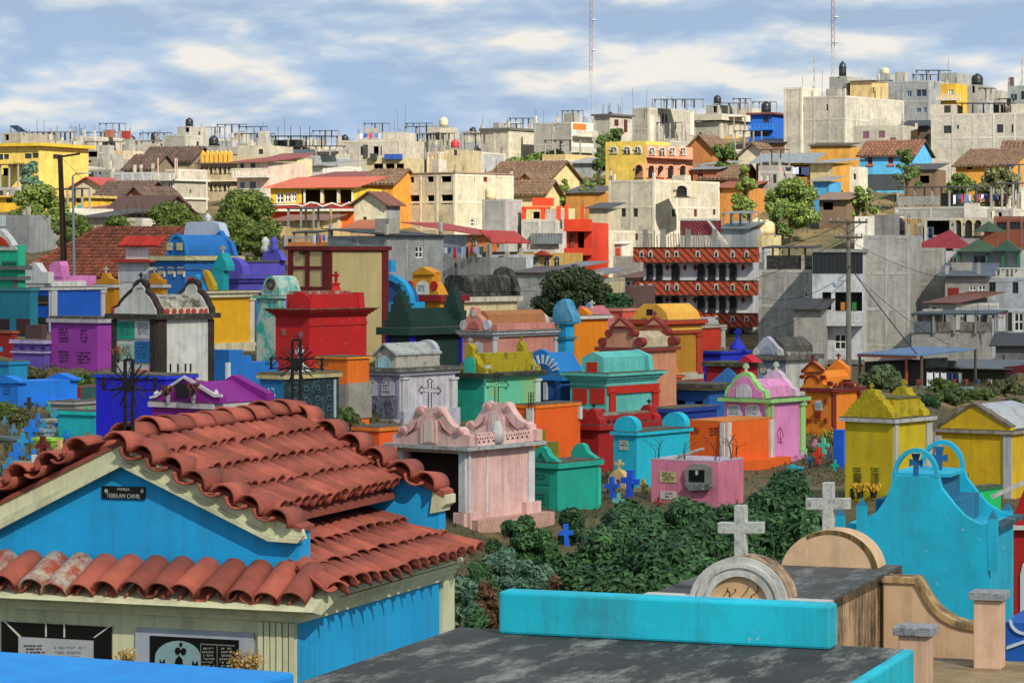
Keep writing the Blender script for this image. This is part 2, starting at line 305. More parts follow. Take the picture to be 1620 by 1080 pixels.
# ---------------------------------------------------------------- things laid out on two visible faces (L = left face, R = right face)
class T:
    """a box-shaped thing: xl..xc is its left face, xc..xr its right face (pixel columns), d the distance of the near corner"""
    def __init__(s, name, label, cat, xl, xc, xr, ytop, d, th=35, dep=None, group=None, ybot=None, sink=0.3, man=None, wid=None):
        th = R(th); s.d = d; c, si = math.cos(th), math.sin(th)
        if man: s.w, s.l, ctr, ztop = man[0], man[1], Vector((man[2], man[3], 0)), man[4]
        else:
            C = P(xc, HY, d); a = (xl - CX) / F; b = (xr - CX) / F
            s.w = wid or (C.x - a * d) / (c + a * si)
            s.l = dep if dep else (b * d - C.x) / (si - b * c)
            ctr = C + Vector((-c, si, 0)) * s.w / 2 + Vector((si, c, 0)) * s.l / 2; ztop = (HY - ytop) / F * d
        s.rot = Matrix.Rotation(-th, 3, 'Z'); s.inv = s.rot.transposed()
        if ybot is not None: zb = (HY - ybot) / F * d
        else:
            pts = [ctr + s.rot @ Vector((i * s.w / 2, j * s.l / 2, 0)) for i in (-1, 1) for j in (-1, 1)]
            zb = min(gz(p.x, p.y) for p in pts) - sink
        s.loc = Vector((ctr.x, ctr.y, zb)); s.H = ztop - zb; s.root = empty(name, s.loc, -th); tag(s.root, label, cat, group)
        s.o = s.inv @ (-s.loc); s.ctr = ctr
    def ray(s, x, y): return s.inv @ Vector(((x - CX) / F, 1, (HY - y) / F))
    SH = False                                   # True: trace on the front plane first, then move a metres back
    def L(s, x, y, a=0.0):                       # point on the plane of the left face, a metres behind it
        if T.SH and a > 0: return s.L(x, y) + Vector((0, a, 0))
        r = s.ray(x, y); t = (-s.l / 2 + a - s.o.y) / r.y; return s.o + r * t
    def Rr(s, x, y, a=0.0):                      # point on the plane of the right face, a metres in front of it
        r = s.ray(x, y); t = (s.w / 2 + a - s.o.x) / r.x; return s.o + r * t
    def pt(s, face, x, y, a=0.0): return s.L(x, y, -a) if face == 'L' else s.Rr(x, y, a)
    def z(s, y): return (HY - y) / F * s.d - s.loc.z
    def world(s, p): return s.loc + s.rot @ Vector(p)
    def prism(s, pts, a, b, mat, name, parent=None, smooth=False, label=None, bevel=0):
        """outline traced on the left face plane, running from a to b metres behind it"""
        q = [s.L(x, y, a) for x, y in pts]
        return MB().prism(q, (0, b - a, 0)).build(name, mat, parent or s.root, smooth, label=label, bevel=bevel)
    def prismR(s, pts, a, b, mat, name, parent=None, label=None):
        q = [s.Rr(x, y, a) for x, y in pts]
        return MB().prism(q, (b - a, 0, 0)).build(name, mat, parent or s.root, label=label)
    def copyback(s, o, dy):
        c = o.copy(); COL.objects.link(c); c.parent = o.parent; c.location = o.location + Vector((0, dy, 0))
        for k in list(o.children): q = k.copy(); COL.objects.link(q); q.parent = c
        return c
    def panel(s, face, x0, y0, x1, y1, mat, name='panel', proud=0.03, back=0.0, parent=None, label=None, bevel=0):
        p = s.pt(face, x0, y0); q = s.pt(face, x1, y1); m = MB()
        if face == 'L': m.box(min(p.x, q.x), max(p.x, q.x), -s.l/2 - proud, -s.l/2 + back - 0.002, min(p.z, q.z), max(p.z, q.z))
        else: m.box(s.w/2 - back + 0.002, s.w/2 + proud, min(p.y, q.y), max(p.y, q.y), min(p.z, q.z), max(p.z, q.z))
        return m.build(name, mat, parent or s.root, label=label, bevel=bevel)
    def slab(s, y0, y1, mat, over=0.1, name='cornice', parent=None, overR=None, label=None, bevel=0):
        z0, z1 = sorted((s.z(y0), s.z(y1))); r = over
        if T.SH and name == 'cornice': MB().box(-s.w/2 - r + .008, s.w/2 + r - .008, -s.l/2 - r + .008, s.l/2 + r - .008, z1 - .004, z1 + .022).build('ledge_grime', mossy('#3a382f', '#7d7a6a', .45, .7, 5), parent or s.root)
        return MB().box(-s.w/2 - r, s.w/2 + r, -s.l/2 - r, s.l/2 + r, z0, z1).build(name, mat, parent or s.root, label=label, bevel=bevel)
    def holes(s, wins):
        h = {'L': [], 'R': []}
        for w in wins:
            f = w[0]; p = s.pt(f, w[1], w[2]); q = s.pt(f, w[3], w[4]); st = w[5] if len(w) > 5 else 'd'
            if f == 'L': h['L'].append((min(p.x, q.x) + s.w/2, max(p.x, q.x) + s.w/2, min(p.z, q.z), max(p.z, q.z), st))
            else: h['R'].append((min(p.y, q.y) + s.l/2, max(p.y, q.y) + s.l/2, min(p.z, q.z), max(p.z, q.z), st))
        return h
    def walls(s, mat, wins=(), matR=None, top=None, dep=0.16, name='wall', roofmat=None, H=None):
        w, l = s.w, s.l; H = H or s.H; h = s.holes(wins); top = H if top is None else top
        def face(m, o, u, W_, hs, n):
            us = sorted({0, W_} | {min(max(k, 0), W_) for q in hs for k in q[:2]}); zs = sorted({0, H} | {min(max(k, 0), H) for q in hs for k in q[2:4]})
            u = Vector(u); n = Vector(n); o = Vector(o)
            pt = lambda a, b, c=0: o + u * a + Vector((0, 0, b)) + n * c
            for i in range(len(us) - 1):
                for j in range(len(zs) - 1):
                    cu, cz = (us[i] + us[i+1]) / 2, (zs[j] + zs[j+1]) / 2
                    if any(q[0] < cu < q[1] and q[2] < cz < q[3] for q in hs): continue
                    m.add([pt(us[i], zs[j]), pt(us[i+1], zs[j]), pt(us[i+1], zs[j+1]), pt(us[i], zs[j+1])], [(0, 1, 2, 3)])
            for q in hs:
                a, b, c, d = max(q[0], 0), min(q[1], W_), max(q[2], 0), min(q[3], H)
                k = [(a, c), (b, c), (b, d), (a, d)]
                for e in range(4):
                    p0, p1 = k[e], k[(e+1) % 4]; m.add([pt(*p0), pt(*p1), pt(*p1, dep), pt(*p0, dep)], [(0, 1, 2, 3)])
                s.window(pt, a, b, c, d, q[4], dep)
        m = MB(); face(m, (-w/2, -l/2, 0), (1, 0, 0), w, h['L'], (0, 1, 0))
        m2 = m if matR is None else MB()
        face(m2, (w/2, -l/2, 0), (0, 1, 0), l, h['R'], (-1, 0, 0))
        m.add([(w/2, l/2, 0), (-w/2, l/2, 0), (-w/2, l/2, H), (w/2, l/2, H)], [(0, 1, 2, 3)])
        m.add([(-w/2, l/2, 0), (-w/2, -l/2, 0), (-w/2, -l/2, H), (-w/2, l/2, H)], [(0, 1, 2, 3)])
        if roofmat is None: m.add([(-w/2, -l/2, H), (w/2, -l/2, H), (w/2, l/2, H), (-w/2, l/2, H)], [(0, 1, 2, 3)])
        m.build(name, mat, s.root, fix=False)
        if matR is not None: m2.build(name, matR, s.root, fix=False)
        if roofmat is not None: MB().box(-w/2 + 0.004, w/2 - 0.004, -l/2 + 0.004, l/2 - 0.004, H - 0.12, H + 0.03).build('roof', roofmat, s.root)
    def window(s, pt, a, b, c, d, st, dep):
        """o open hole, d dark glass in a plain frame, w white cross-barred frame, p shutter"""
        if st == 'o': return
        fm = {'d': plain('#3a3a38'), 'w': plain('#d8d8d2', 0.5), 'p': plain('#6d4a58'), 'b': plain('#6a86a8'), 'r': plain('#7a2a22')}[st]
        B = lambda u0, u1, z0, z1, e0, e1: ([pt(u0, z0, e0), pt(u1, z0, e0), pt(u1, z1, e0), pt(u0, z1, e0), pt(u0, z0, e1), pt(u1, z0, e1), pt(u1, z1, e1), pt(u0, z1, e1)],
                                            [(0,1,2,3),(7,6,5,4),(0,4,5,1),(1,5,6,2),(2,6,7,3),(3,7,4,0)])
        m = MB(); t = min(0.09 if st != 'd' else 0.05, (b - a) / 6, (d - c) / 6); e0, e1 = dep - 0.1, dep - 0.02
        bars = [(a, a + t, c, d), (b - t, b, c, d), (a + t, b - t, c, c + t), (a + t, b - t, d - t, d), ((a+b)/2 - t/2, (a+b)/2 + t/2, c + t, d - t)]
        if st == 'w': bars += [(a + t, (a+b)/2 - t/2, (c+d)/2 - t/2, (c+d)/2 + t/2), ((a+b)/2 + t/2, b - t, (c+d)/2 - t/2, (c+d)/2 + t/2)]
        if st == 'p': bars = [(a, b, c, d)]
        for q in bars: m.add(*B(*q, e0, e1))
        o = m.build('window', fm, s.root)
        if st != 'p': MB().add([pt(a, c, dep - 0.03), pt(b, c, dep - 0.03), pt(b, d, dep - 0.03), pt(a, d, dep - 0.03)], [(0, 1, 2, 3)]).build('pane', glassm(), o, fix=False)
    def frame(s, nL, nR, nz, mat, wd=0.24, proud=0.035, top=None, z0=None):
        """concrete posts and tie beams standing proud of the block walls"""
        H = s.H if top is None else top; w, l = s.w, s.l; base = 0 if z0 is None else z0
        for i in range(nL):
            x = -w/2 + (w - wd) * i / max(1, nL - 1); MB().box(x, x + wd, -l/2 - proud, -l/2 + 0.02, base, H - 0.01).build('column', mat, s.root)
        for i in range(nR):
            y = -l/2 + 0.05 + (l - wd - 0.05) * i / max(1, nR - 1); MB().box(w/2 - 0.02, w/2 + proud, y, y + wd, base, H - 0.01).build('column', mat, s.root)
        for j in range(nz):
            z = H - (j + 0.0) * 2.6 - 0.25
            if z < 0.5: break
            if nL: MB().box(-w/2 - 0.01, w/2 + proud - 0.012, -l/2 - proud + 0.012, -l/2 + 0.03, z, z + 0.2).build('beam', mat, s.root)
            if nR: MB().box(w/2 - 0.03, w/2 + proud - 0.012, -l/2 + 0.04, l/2 + 0.01, z, z + 0.2).build('beam', mat, s.root)
    def rebars(s, n, h=1.2, seed=1, posts=True):
        r = random.Random(seed); m = MB(); k = s.H
        for i in range(n):
            t = r.random(); side = r.choice('FBLR'); x, y = {'F': (-s.w/2 + t*s.w, -s.l/2 + .1), 'B': (-s.w/2 + t*s.w, s.l/2 - .1), 'L': (-s.w/2 + .1, -s.l/2 + t*s.l), 'R': (s.w/2 - .1, -s.l/2 + t*s.l)}[side]
            hh = h * r.uniform(0.5, 1.3)
            for q in range(2): m.tube((x + q*.12, y, k - .1), (x + q*.12 + r.uniform(-.08, .08), y + r.uniform(-.08, .08), k + hh), 0.02, 0.02, 4)
        m.build('rebars', plain('#3a2c24', 0.8), s.root, kind='stuff')
    def parapet(s, mat, h=0.6, t=0.15):
        w, l, H = s.w, s.l, s.H; m = MB()
        m.box(-w/2 + .003, w/2 - .003, -l/2 + .003, -l/2 + t, H, H + h); m.box(w/2 - t, w/2 - .003, -l/2 + t, l/2 - .003, H, H + h); m.box(-w/2 + .003, -w/2 + t, -l/2 + t, l/2 - .003, H, H + h); m.box(-w/2 + t, w/2 - t, l/2 - t, l/2 - .003, H, H + h)
        m.build('parapet', mat, s.root)
    def gable(s, mat, wallmat, rise, axis='y', over=0.3, name='roof', th=0.12, tiles=None, z0=None):
        """pitched roof, ridge along the local axis; axis x puts the eave on the left face"""
        w, l, H = s.w, s.l, (s.H if z0 is None else z0); m = MB(); g = MB()
        if axis == 'y':
            hw = w/2 + over; e = rise * over / (w/2)
            for sg in (-1, 1):
                q = [(0, -l/2 - over, H + rise), (sg*hw, -l/2 - over, H - e), (sg*hw, l/2 + over, H - e), (0, l/2 + over, H + rise)]
                m.prism(q, (0, 0, th))
            for yy in (-l/2 + .002, l/2 - .152): g.prism([(-w/2 + .002, yy, H), (w/2 - .002, yy, H), (0, yy, H + rise - 0.01)], (0, .15, 0))
        else:
            hl = l/2 + over; e = rise * over / (l/2)
            for sg in (-1, 1):
                q = [(-w/2 - over, 0, H + rise), (-w/2 - over, sg*hl, H - e), (w/2 + over, sg*hl, H - e), (w/2 + over, 0, H + rise)]
                m.prism(q, (0, 0, th))
            for xx in (-w/2 + .002, w/2 - .152): g.prism([(xx, -l/2 + .002, H), (xx, l/2 - .002, H), (xx, 0, H + rise - 0.01)], (.15, 0, 0))
        ro = m.build(name, mat, s.root)
        for k in range(2): q = MB(); q.add(g.v[6*k:6*k+6], [tuple(i - 6*k for i in f) for f in g.f[5*k:5*k+5]]); q.build('gable', wallmat, s.root)
        if tiles: # ribs of barrel tiles on the visible slopes
            t = MB(); r = 0.11 * tiles
            if axis == 'y': A = [((0, H + rise), (sg*hw, H - e)) for sg in (-1, 1)]; L0, L1 = -l/2 - over, l/2 + over
            else: A = [((0, H + rise), (sg*hl, H - e)) for sg in (-1, 1)]; L0, L1 = -w/2 - over, w/2 + over
            n = int((L1 - L0) / (0.3 * tiles)); rnd = random.Random(int(w * 100))
            for (p0, p1) in A:
                nr = max(2, int(math.hypot(p1[0]-p0[0], p1[1]-p0[1]) / 0.62))
                for i in range(n):
                    for j in range(nr):
                        u0, u1 = j / nr, (j + 1.06) / nr; q = L0 + (i + .5 + rnd.uniform(-.08, .08)) / n * (L1 - L0)
                        a = [p0[k] + (p1[k] - p0[k]) * u0 for k in (0, 1)]; b = [p0[k] + (p1[k] - p0[k]) * min(u1, 1.02) for k in (0, 1)]
                        za = 0.10 + rnd.uniform(0, .02); zb = 0.15
                        v0 = (a[0], q, a[1] + za) if axis == 'y' else (q, a[0], a[1] + za); v1 = (b[0], q, b[1] + zb) if axis == 'y' else (q, b[0], b[1] + zb)
                        t.tube(v0, v1, r * .85, r, 6)
            t.build('roof_tiles', mat, ro, kind='stuff', fix=False)
        return ro
    def shed(s, mat, dz=0.5, over=0.3, axis='y', th=0.06, z0=None, name='roof'):
        """single-slope sheet roof, lower at the front (axis y) or at the right (axis x)"""
        w, l, H = s.w/2 + over, s.l/2 + over, (s.H if z0 is None else z0); m = MB()
        if axis == 'y': q = [(-w, -l, H), (w, -l, H), (w, l, H + dz), (-w, l, H + dz)]
        else: q = [(-w, -l, H + dz), (w, -l, H), (w, l, H), (-w, l, H + dz)]
        return m.prism(q, (0, 0, th)).build(name, mat, s.root)
def cross_mb(m, c, h, w, t, arm=0.66, wide=None, flare=0.0, ax=(1, 0, 0)):
    """latin cross, base centre c"""
    c = Vector(c); ax = Vector(ax); n = Vector((-ax.y, ax.x, 0)); a = wide or t; z = h * arm
    pts = [(-t/2, 0), (t/2, 0), (t/2, z - a/2), (w/2, z - a/2 - flare), (w/2, z + a/2 + flare), (t/2, z + a/2), (t/2 + flare, h), (-t/2 - flare, h), (-t/2, z + a/2), (-w/2, z + a/2 + flare), (-w/2, z - a/2 - flare), (-t/2, z - a/2)]
    return m.prism([c + ax * x + Vector((0, 0, y)) - n * t / 2 for x, y in pts], n * t)
def scribble(t, face, x0, y0, x1, y1, rows, mat, seed=1, name='inscription', parent=None, proud=0.012):
    """lettering worn past reading: short strokes in lines"""
    r = random.Random(seed); m = MB()
    for j in range(rows):
        ya = y0 + (y1 - y0) * (j + .15) / rows; yb = y0 + (y1 - y0) * (j + .7) / rows; x = x0 + r.uniform(0, .15) * (x1 - x0); xe = x1 - r.uniform(0, .2) * (x1 - x0)
        while x < xe:
            wd = r.uniform(.5, 1.4) * (yb - ya) * .55; p = t.pt(face, x, ya); q = t.pt(face, min(x + wd, xe), yb if r.random() < .8 else (ya + yb) / 2)
            if face == 'L': m.box(p.x, q.x, -t.l/2 - proud, -t.l/2 - proud + .008, min(p.z, q.z), max(p.z, q.z))
            else: m.box(t.w/2 + proud - .008, t.w/2 + proud, p.y, q.y, min(p.z, q.z), max(p.z, q.z))
            x += wd * 1.7 + (r.random() < .18) * wd * 1.5
    return m.build(name, mat, parent or t.root, kind='stuff')
# ================================================================ FOREGROUND TOMBS
def text(t, face, cx, cy, hpx, s, mat, parent, proud=0.02, sx=1.0):
    cu = bpy.data.curves.new('lettering', 'FONT'); cu.body = s; cu.align_x = 'CENTER'; cu.align_y = 'CENTER'; cu.extrude = 0.003
    cu.size = hpx / F * t.d * 1.35; tmp = bpy.data.objects.new('lettering', cu); COL.objects.link(tmp)
    me = bpy.data.meshes.new_from_object(tmp.evaluated_get(bpy.context.evaluated_depsgraph_get())); bpy.data.objects.remove(tmp)
    me.materials.clear(); me.materials.append(mat); o = bpy.data.objects.new('lettering', me); COL.objects.link(o); o.parent = parent
    p = t.pt(face, cx, cy, proud); o.location = p; o.rotation_euler = (R(90), 0, 0 if face == 'L' else R(90)); o.scale = (sx, 1, 1); return o
# barrel roof tile, axis along -y (the lower, wider end), arch up
def tile_mesh(r0, r1, ln, th, mat, name, seg=9, up=1):
    m = MB(); vs = []
    for (r, y) in ((r0, 0), (r1, -ln)):
        for k in (0, th):
            for i in range(seg + 1):
                a = math.pi * (0.02 + 0.96 * i / seg); vs.append(((r - k) * math.cos(a), y, up * (r - k) * math.sin(a)))
    n = seg + 1; fs = []
    for i in range(seg):
        fs += [(i, i+1, 2*n+i+1, 2*n+i), (n+i, 3*n+i, 3*n+i+1, n+i+1), (i, n+i, n+i+1, i+1), (2*n+i, 2*n+i+1, 3*n+i+1, 3*n+i)]
    fs += [(0, 2*n, 3*n, n), (n-1, 2*n-1, 4*n-1, 3*n-1)]; m.add(vs, fs); return m.mesh(name, mat, smooth=True)
TERRA = tilem('#a05342', 0.28, 0.5, '#4c2c22')
TC = tile_mesh(0.088, 0.108, 0.44, 0.016, TERRA, 'cover_tile'); TP = tile_mesh(0.1, 0.085, 0.44, 0.016, TERRA, 'pan_tile', up=-1)
TB = tile_mesh(0.105, 0.12, 0.36, 0.017, TERRA, 'rake_tile')
PALE = tile_mesh(0.105, 0.12, 0.42, 0.017, mossy('#a8503c', '#b9b2a2', 0.42, 0.55, 7), 'worn_tile')
_tr = random.Random(5)
def place_tile(me, name, parent, pos, down, norm, jit=0.04):
    down = Vector(down).normalized(); norm = Vector(norm); side = (-down).cross(norm).normalized(); norm = side.cross(-down).normalized()
    M = Matrix((side, -down, norm)).transposed().to_4x4()
    M = Matrix.Translation(Vector(pos)) @ M @ Matrix.Rotation(_tr.uniform(-jit, jit), 4, 'Z') @ Matrix.Rotation(_tr.uniform(-jit, jit), 4, 'X')
    o = bpy.data.objects.new(name, me); COL.objects.link(o); o.parent = parent; o.matrix_local = M; return o
def tile_roof(parent, A, B, C, D, nc, nr, lift=0.05):
    """A-B ridge, D-C eave; covers one by one, the channels between them joined"""
    A, B, C, D = map(Vector, (A, B, C, D)); pans = MB(); nrm = (C - B).cross(A - B).normalized()
    if nrm.z < 0: nrm = -nrm
    src = [(v.co.copy(), None) for v in TP.vertices]; fsrc = [tuple(p.vertices) for p in TP.polygons]
    for i in range(nc):
        for j in range(nr):
            for k, du in ((0, .5), (1, 0.0)):
                u = (i + du + _tr.uniform(-.04, .04)) / nc; v = (j - 0.05 + _tr.uniform(-.03, .03)) / nr
                top = A.lerp(B, u).lerp(D.lerp(C, u), v); down = (D.lerp(C, u) - A.lerp(B, u)).normalized(); rl = (D.lerp(C, u) - A.lerp(B, u)).length / nr
                if k == 0: place_tile(TC, 'cover_tile', parent, top + nrm * (lift - .03), (down + nrm * 0.055), nrm).scale.y = rl * 1.16 / 0.44
                else:
                    side = (-down).cross(nrm).normalized(); M = Matrix((side, -down, nrm)).transposed()
                    pans.add([top + nrm * (lift + 0.045) + M @ Vector((q[0].x * .8, q[0].y * rl * 1.04 / .44, q[0].z * .55)) for q in src], fsrc)
    pans.build('pan_tiles', TERRA, parent, smooth=True, kind='stuff')
def wave(parent, p0, p1, n, axis, me=TB, lift=0.0, first=0.5):
    """tiles set side by side along a rake from p0 down to p1, axis pointing out of the gable; hollow ones between"""
    p0, p1 = Vector(p0), Vector(p1); sl = (p1 - p0).normalized(); nrm = Vector(axis).cross(sl)
    if nrm.z < 0: nrm = -nrm
    for i in range(n):
        p = p0.lerp(p1, (i + first) / n); place_tile(me, 'rake_tile', parent, p + nrm * (0.05 + lift), axis, nrm, 0.05)
        if i < n - 1:
            p = p0.lerp(p1, (i + first + .5) / n); o = place_tile(TP, 'rake_tile', parent, p + nrm * (0.075 + lift), axis, nrm, 0.04); o.scale = (1.05, .82, .8)
def blue_tomb():
    BL = paint('#12a0de', 0.2, 0, 0.35, fine=9); CR = paint('#d0d3b0', 0.28, 0, 0.35); BK = plain('#0b0c0e', 0.3)
    t = T('tiled_tomb', 'bright blue family tomb with red barrel-tile roofs and two black iron crosses', 'tomb', 0, 470, 0, 958, 21.5, 20, dep=3.2, wid=3.3)
    X0, Y0, zb = t.w/2, -t.l/2, t.loc.z
    q = lambda x, y, z: Vector((X0 + x, Y0 + y, z - zb)); r = t.root
    ax = -1.69                                             # ridge line across the front
    # lower body
    t.walls(CR, (), matR=BL)
    zt = t.H
    t.panel('R', 470, 910, 688, 1090, BL, 'side_panel', 0.004) if False else None
    MB().box(X0, X0 + .025, Y0 + 0.0, Y0 + t.l, zt - .13, zt - .02).build('side_cornice', CR, r)
    MB().box(X0 - .02, X0 + .03, Y0 + t.l - .26, Y0 + t.l + .02, 0, zt - .13).build('pilaster', CR, r)
    mo = MB()
    for k, (a, b) in enumerate(((.0, .085), (.05, .06), (.09, .04), (.125, .022))): mo.box(-X0 - b, X0 + b, Y0 - b, Y0 + t.l + b, zt + .04 - a - .033, zt + .04 - a)
    mo.build('cornice', CR, r)
    for k in range(6): MB().box(X0 - .31 + k * .052, X0 - .31 + k * .052 + .04, Y0 - .035 - .004 * (k % 2), Y0, 0, zt - .13).build('flute', CR, r)
    # tiled front and side skirts
    MB().prism([q(-3.5, -.22, -2.68), q(-3.5, .3, -2.46), q(-3.5, .3, -2.62), q(-3.5, -.05, -2.72)], (3.72, 0, 0)).build('skirt_bed', CR, r)
    n = 16
    for i in range(n):
        x = .14 - i * .222; me = PALE if i in (9, 10, 12, 14) else TB
        o = place_tile(me, 'eave_tile', r, q(x - .11, .26, -2.44), (0, -.45, -.19), (0, -.4, 1), .05); o.scale = (1.0, 1.32 if me is TB else 1.15, .95)
        if i < n - 1: o = place_tile(TP, 'eave_tile', r, q(x - .22, .26, -2.4), (0, -.45, -.2), (0, -.4, 1), .05); o.scale = (1, 1.08, .8)
    tile_roof(r, q(-.7, .8, -2.28), q(-.7, 3.15, -2.28), q(.27, 3.12, -2.59), q(.27, -.06, -2.59), 15, 3)
    MB().prism([q(-.7, .52, -2.27), q(.22, .1, -2.575), q(.0, .1, -2.68), q(-.7, .52, -2.68)], (0, 2.8, 0)).build('skirt_bed', CR, r)
    # upper body between the two gables
    MB().box(X0 - 2.75, X0 - .72, Y0 + .5, Y0 + 3.0, -2.75 - zb, -1.93 - zb).build('upper_wall', BL, r)
    gf = [(190, 700), (474, 838), (474, 925), (-118, 925), (-118, 852)]
    t.prism(gf, .3, .5, BL, 'gable_wall')
    band = [(-118, 850), (190, 699), (477, 836), (482, 852), (467, 859), (424, 856), (190, 738), (-118, 897)]
    gb = t.prism(band, .255, .3, CR, 'gable_moulding')
    t.prism([(-118, 880), (190, 727), (430, 846), (481, 847), (470, 859), (424, 856), (190, 738), (-118, 897)], .225, .256, CR, 'gable_moulding', gb)
    t.prism([(-118, 888), (190, 732), (428, 850), (476, 852), (470, 859), (424, 856), (190, 738), (-118, 897)], .2, .226, CR, 'gable_moulding', gb)
    gr = [(470, 655), (694, 780), (694, 870), (330, 870), (330, 745)]
    g2 = t.prism(gr, 2.98, 3.14, BL, 'gable_wall')
    t.prism([(684, 778), (706, 784), (706, 797), (698, 803), (697, 809), (680, 812)], 2.95, 3.17, CR, 'gable_moulding')
    t.prism([(468, 650), (702, 777), (702, 786), (468, 662)], 2.94, 3.17, TERRA, 'rake_mortar'); t.prism([(190, 696), (476, 834), (476, 840), (190, 704), (-116, 856), (-116, 848)], .24, .5, TERRA, 'rake_mortar')
    # main roof
    P0 = t.L(193, 688, .42); RF = Vector((P0.x, Y0 + .42, P0.z)); P1 = t.L(470, 648, 3.02); RB = Vector((P1.x, Y0 + 3.02, P1.z))
    EF, EB = q(-.42, .42, -1.965), q(-.42, 3.02, -1.95)
    dn = Vector((0, 0, .08))
    tile_roof(r, RF - dn, RB - dn, EB - dn, EF - dn, 17, 4)
    lf = Vector((2 * RF.x - EF.x, EF.y, EF.z)); lb = Vector((2 * RB.x - EB.x, EB.y, EB.z))
    MB().add([RF - dn*1.2, RB - dn*1.2, EB - dn*1.4, EF - dn*1.4, lf - dn*1.4, lb - dn*1.4, RF - dn*3, RB - dn*3, EB - dn*2, EF - dn*2, lf - dn*2, lb - dn*2], [(0,1,2,3),(1,0,4,5),(6,9,8,7),(7,11,10,6),(3,2,8,9),(5,4,10,11)]).build('roof_deck', TERRA, r)
    tile_roof(r, RB - dn, RF - dn, lf - dn, lb - dn, 9, 3)
    for i in range(9):
        p = RF.lerp(RB, i / 9.2); o = place_tile(TB, 'ridge_tile', r, p + (RB - RF).normalized() * .38 + Vector((0, 0, -.03)), (RF - RB) + Vector((0, 0, .16)), (0, 0, 1), .05); o.scale = (1.2, 1.0, 1.05)
    # tiles along the rakes
    a0 = t.L(190, 700, .5); a1 = t.L(482, 840, .5); wave(r, a0, a1, 7, (0, -1, 0), first=.55)
    b1 = t.L(-118, 852, .5); wave(r, a0, b1, 7, (0, -1, 0), first=.75)
    c0 = t.L(470, 656, 3.2); c1 = t.L(706, 782, 3.2); wave(r, c0, c1, 6, (0, -1, 0), first=.6)
    # plaque over the front
    pq = t.prism([(161, 768), (229, 770), (229, 790), (161, 788)], .285, .3, BK, 'name_plaque', label='small black name plaque lettered in white')
    WH = plain('#9a9d98')
    for cy, h, s_, sx in ((774, 4.6, 'FAMILIA', 1.05), (784.5, 7.4, 'TEBELAN CANIL', .86)):
        o = text(t, 'L', 195, cy, h, s_, WH, pq, 0, sx); p = t.L(195, cy, .28); o.location = p
    for cx in (168, 225):
        o = MB().lathe([(.007, -.002), (.016, -.002), (.016, .002), (.007, .002)], (0, 0, 0), 10, 1, 1).build('rosette', WH, pq); o.location = t.L(cx, 776, .28); o.rotation_euler = (R(90), 0, 0)
    # memorial tablets on the lower front
    a = t.panel('L', 4, 982, 178, 1075, plain('#0b0d0e', 0.25), 'tablet', .02, label='white memorial tablet framed with black marble')
    t.panel('L', 32, 1006, 150, 1075, plain('#a9adb2', 0.4), 'tablet_face', .03, parent=a)
    for (x0, y0, x1, y1) in ((74, 983, 76, 1006), (103, 984, 105, 1007)): t.panel('L', x0, y0, x1, y1, plain('#c8cabc'), 'joint', .026, parent=a)
    t.prism([(5, 982), (8, 982), (33, 1006), (30, 1007)], -.026, -.019, plain('#c8cabc'), 'joint', a); t.prism([(177, 986), (178, 988), (150, 1008), (147, 1008)], -.026, -.019, plain('#c8cabc'), 'joint', a)
    scribble(t, 'L', 40, 1018, 75, 1048, 6, plain('#33363a'), 3, parent=a, proud=.034); scribble(t, 'L', 88, 1020, 140, 1042, 3, plain('#7c8086'), 4, parent=a, proud=.034)
    a = t.panel('L', 216, 991, 403, 1080, paint('#a3abb8', .15), 'tablet', .02, label='black memorial tablet with grey-blue arch in pale marble frame')
    t.panel('L', 240, 1004, 380, 1080, plain('#08090a', .25), 'tablet_face', .03, parent=a)
    t.prism(arc(281, 1040, 36, 27) + [(317, 1080), (245, 1080)], -.036, -.028, plain('#7fa0a4'), 'picture', a)
    figs = [[(275, 1055), (278, 1042), (283, 1036), (288, 1042), (290, 1056)]] + [arc(281, 1029, 4.5, 6, 0, 300, 8)] + [arc(290, 1030, 4.5, 6, 0, 300, 8)] + [[(252, 1052), (253, 1042), (256, 1048), (260, 1041), (261, 1052)], [(304, 1055), (304, 1044), (308, 1050), (312, 1044), (314, 1056)], [(284, 1022), (284, 1016), (288, 1016), (288, 1022)]]
    for f in figs: t.prism(f, -.041, -.035, plain('#08090a', .25), 'figure', a)
    for x0 in (322, 350): scribble(t, 'L', x0, 1022, x0 + 22, 1055, 6, plain('#7d7f7a'), int(x0), parent=a, proud=.036)
    for (x0, y0, x1, y1) in ((320, 1018, 374, 1019), (320, 1018, 321, 1056), (346, 1019, 347, 1056)): t.panel('L', x0, y0, x1, y1, plain('#6d6f6a'), 'edge', .034, parent=a)
    # iron crosses on both gables
    IR = plain('#0a0a0c', .5)
    for (bx, by, dep, hpx) in ((204, 683, .4, 126), (469, 648, 3.06, 120)):
        b = t.L(bx, by, dep); s = (21.5 + dep) / F; h = hpx * s; m = MB(); c = Vector((b.x, b.y, b.z)); wv = 14 * s; am = hpx * .40 * s; zc = h * .615
        V = lambda x, z, y=0: c + Vector((x, y, z))
        for sx in (-.5, .5): m.box(c.x + sx*wv - .011, c.x + sx*wv + .011, c.y - .011, c.y + .011, c.z - .1, c.z + h * .93)
        m.tube(V(-wv/2, h*.93), V(wv/2, h*.93), .009); m.tube(V(-wv/2, h*.07), V(wv/2, h*.07), .009); m.tube(V(-wv/2, .3*h+.02), V(wv/2, .3*h+.02), .006)
        for dz in (-.043, .043): m.tube(V(-am, zc + dz), V(am, zc + dz), .006)
        for sx in (-1, 1): m.box(c.x + sx*(am - .02) - .01, c.x + sx*(am - .02) + .01, c.y - .008, c.y + .008, c.z + zc - .055, c.z + zc + .055)
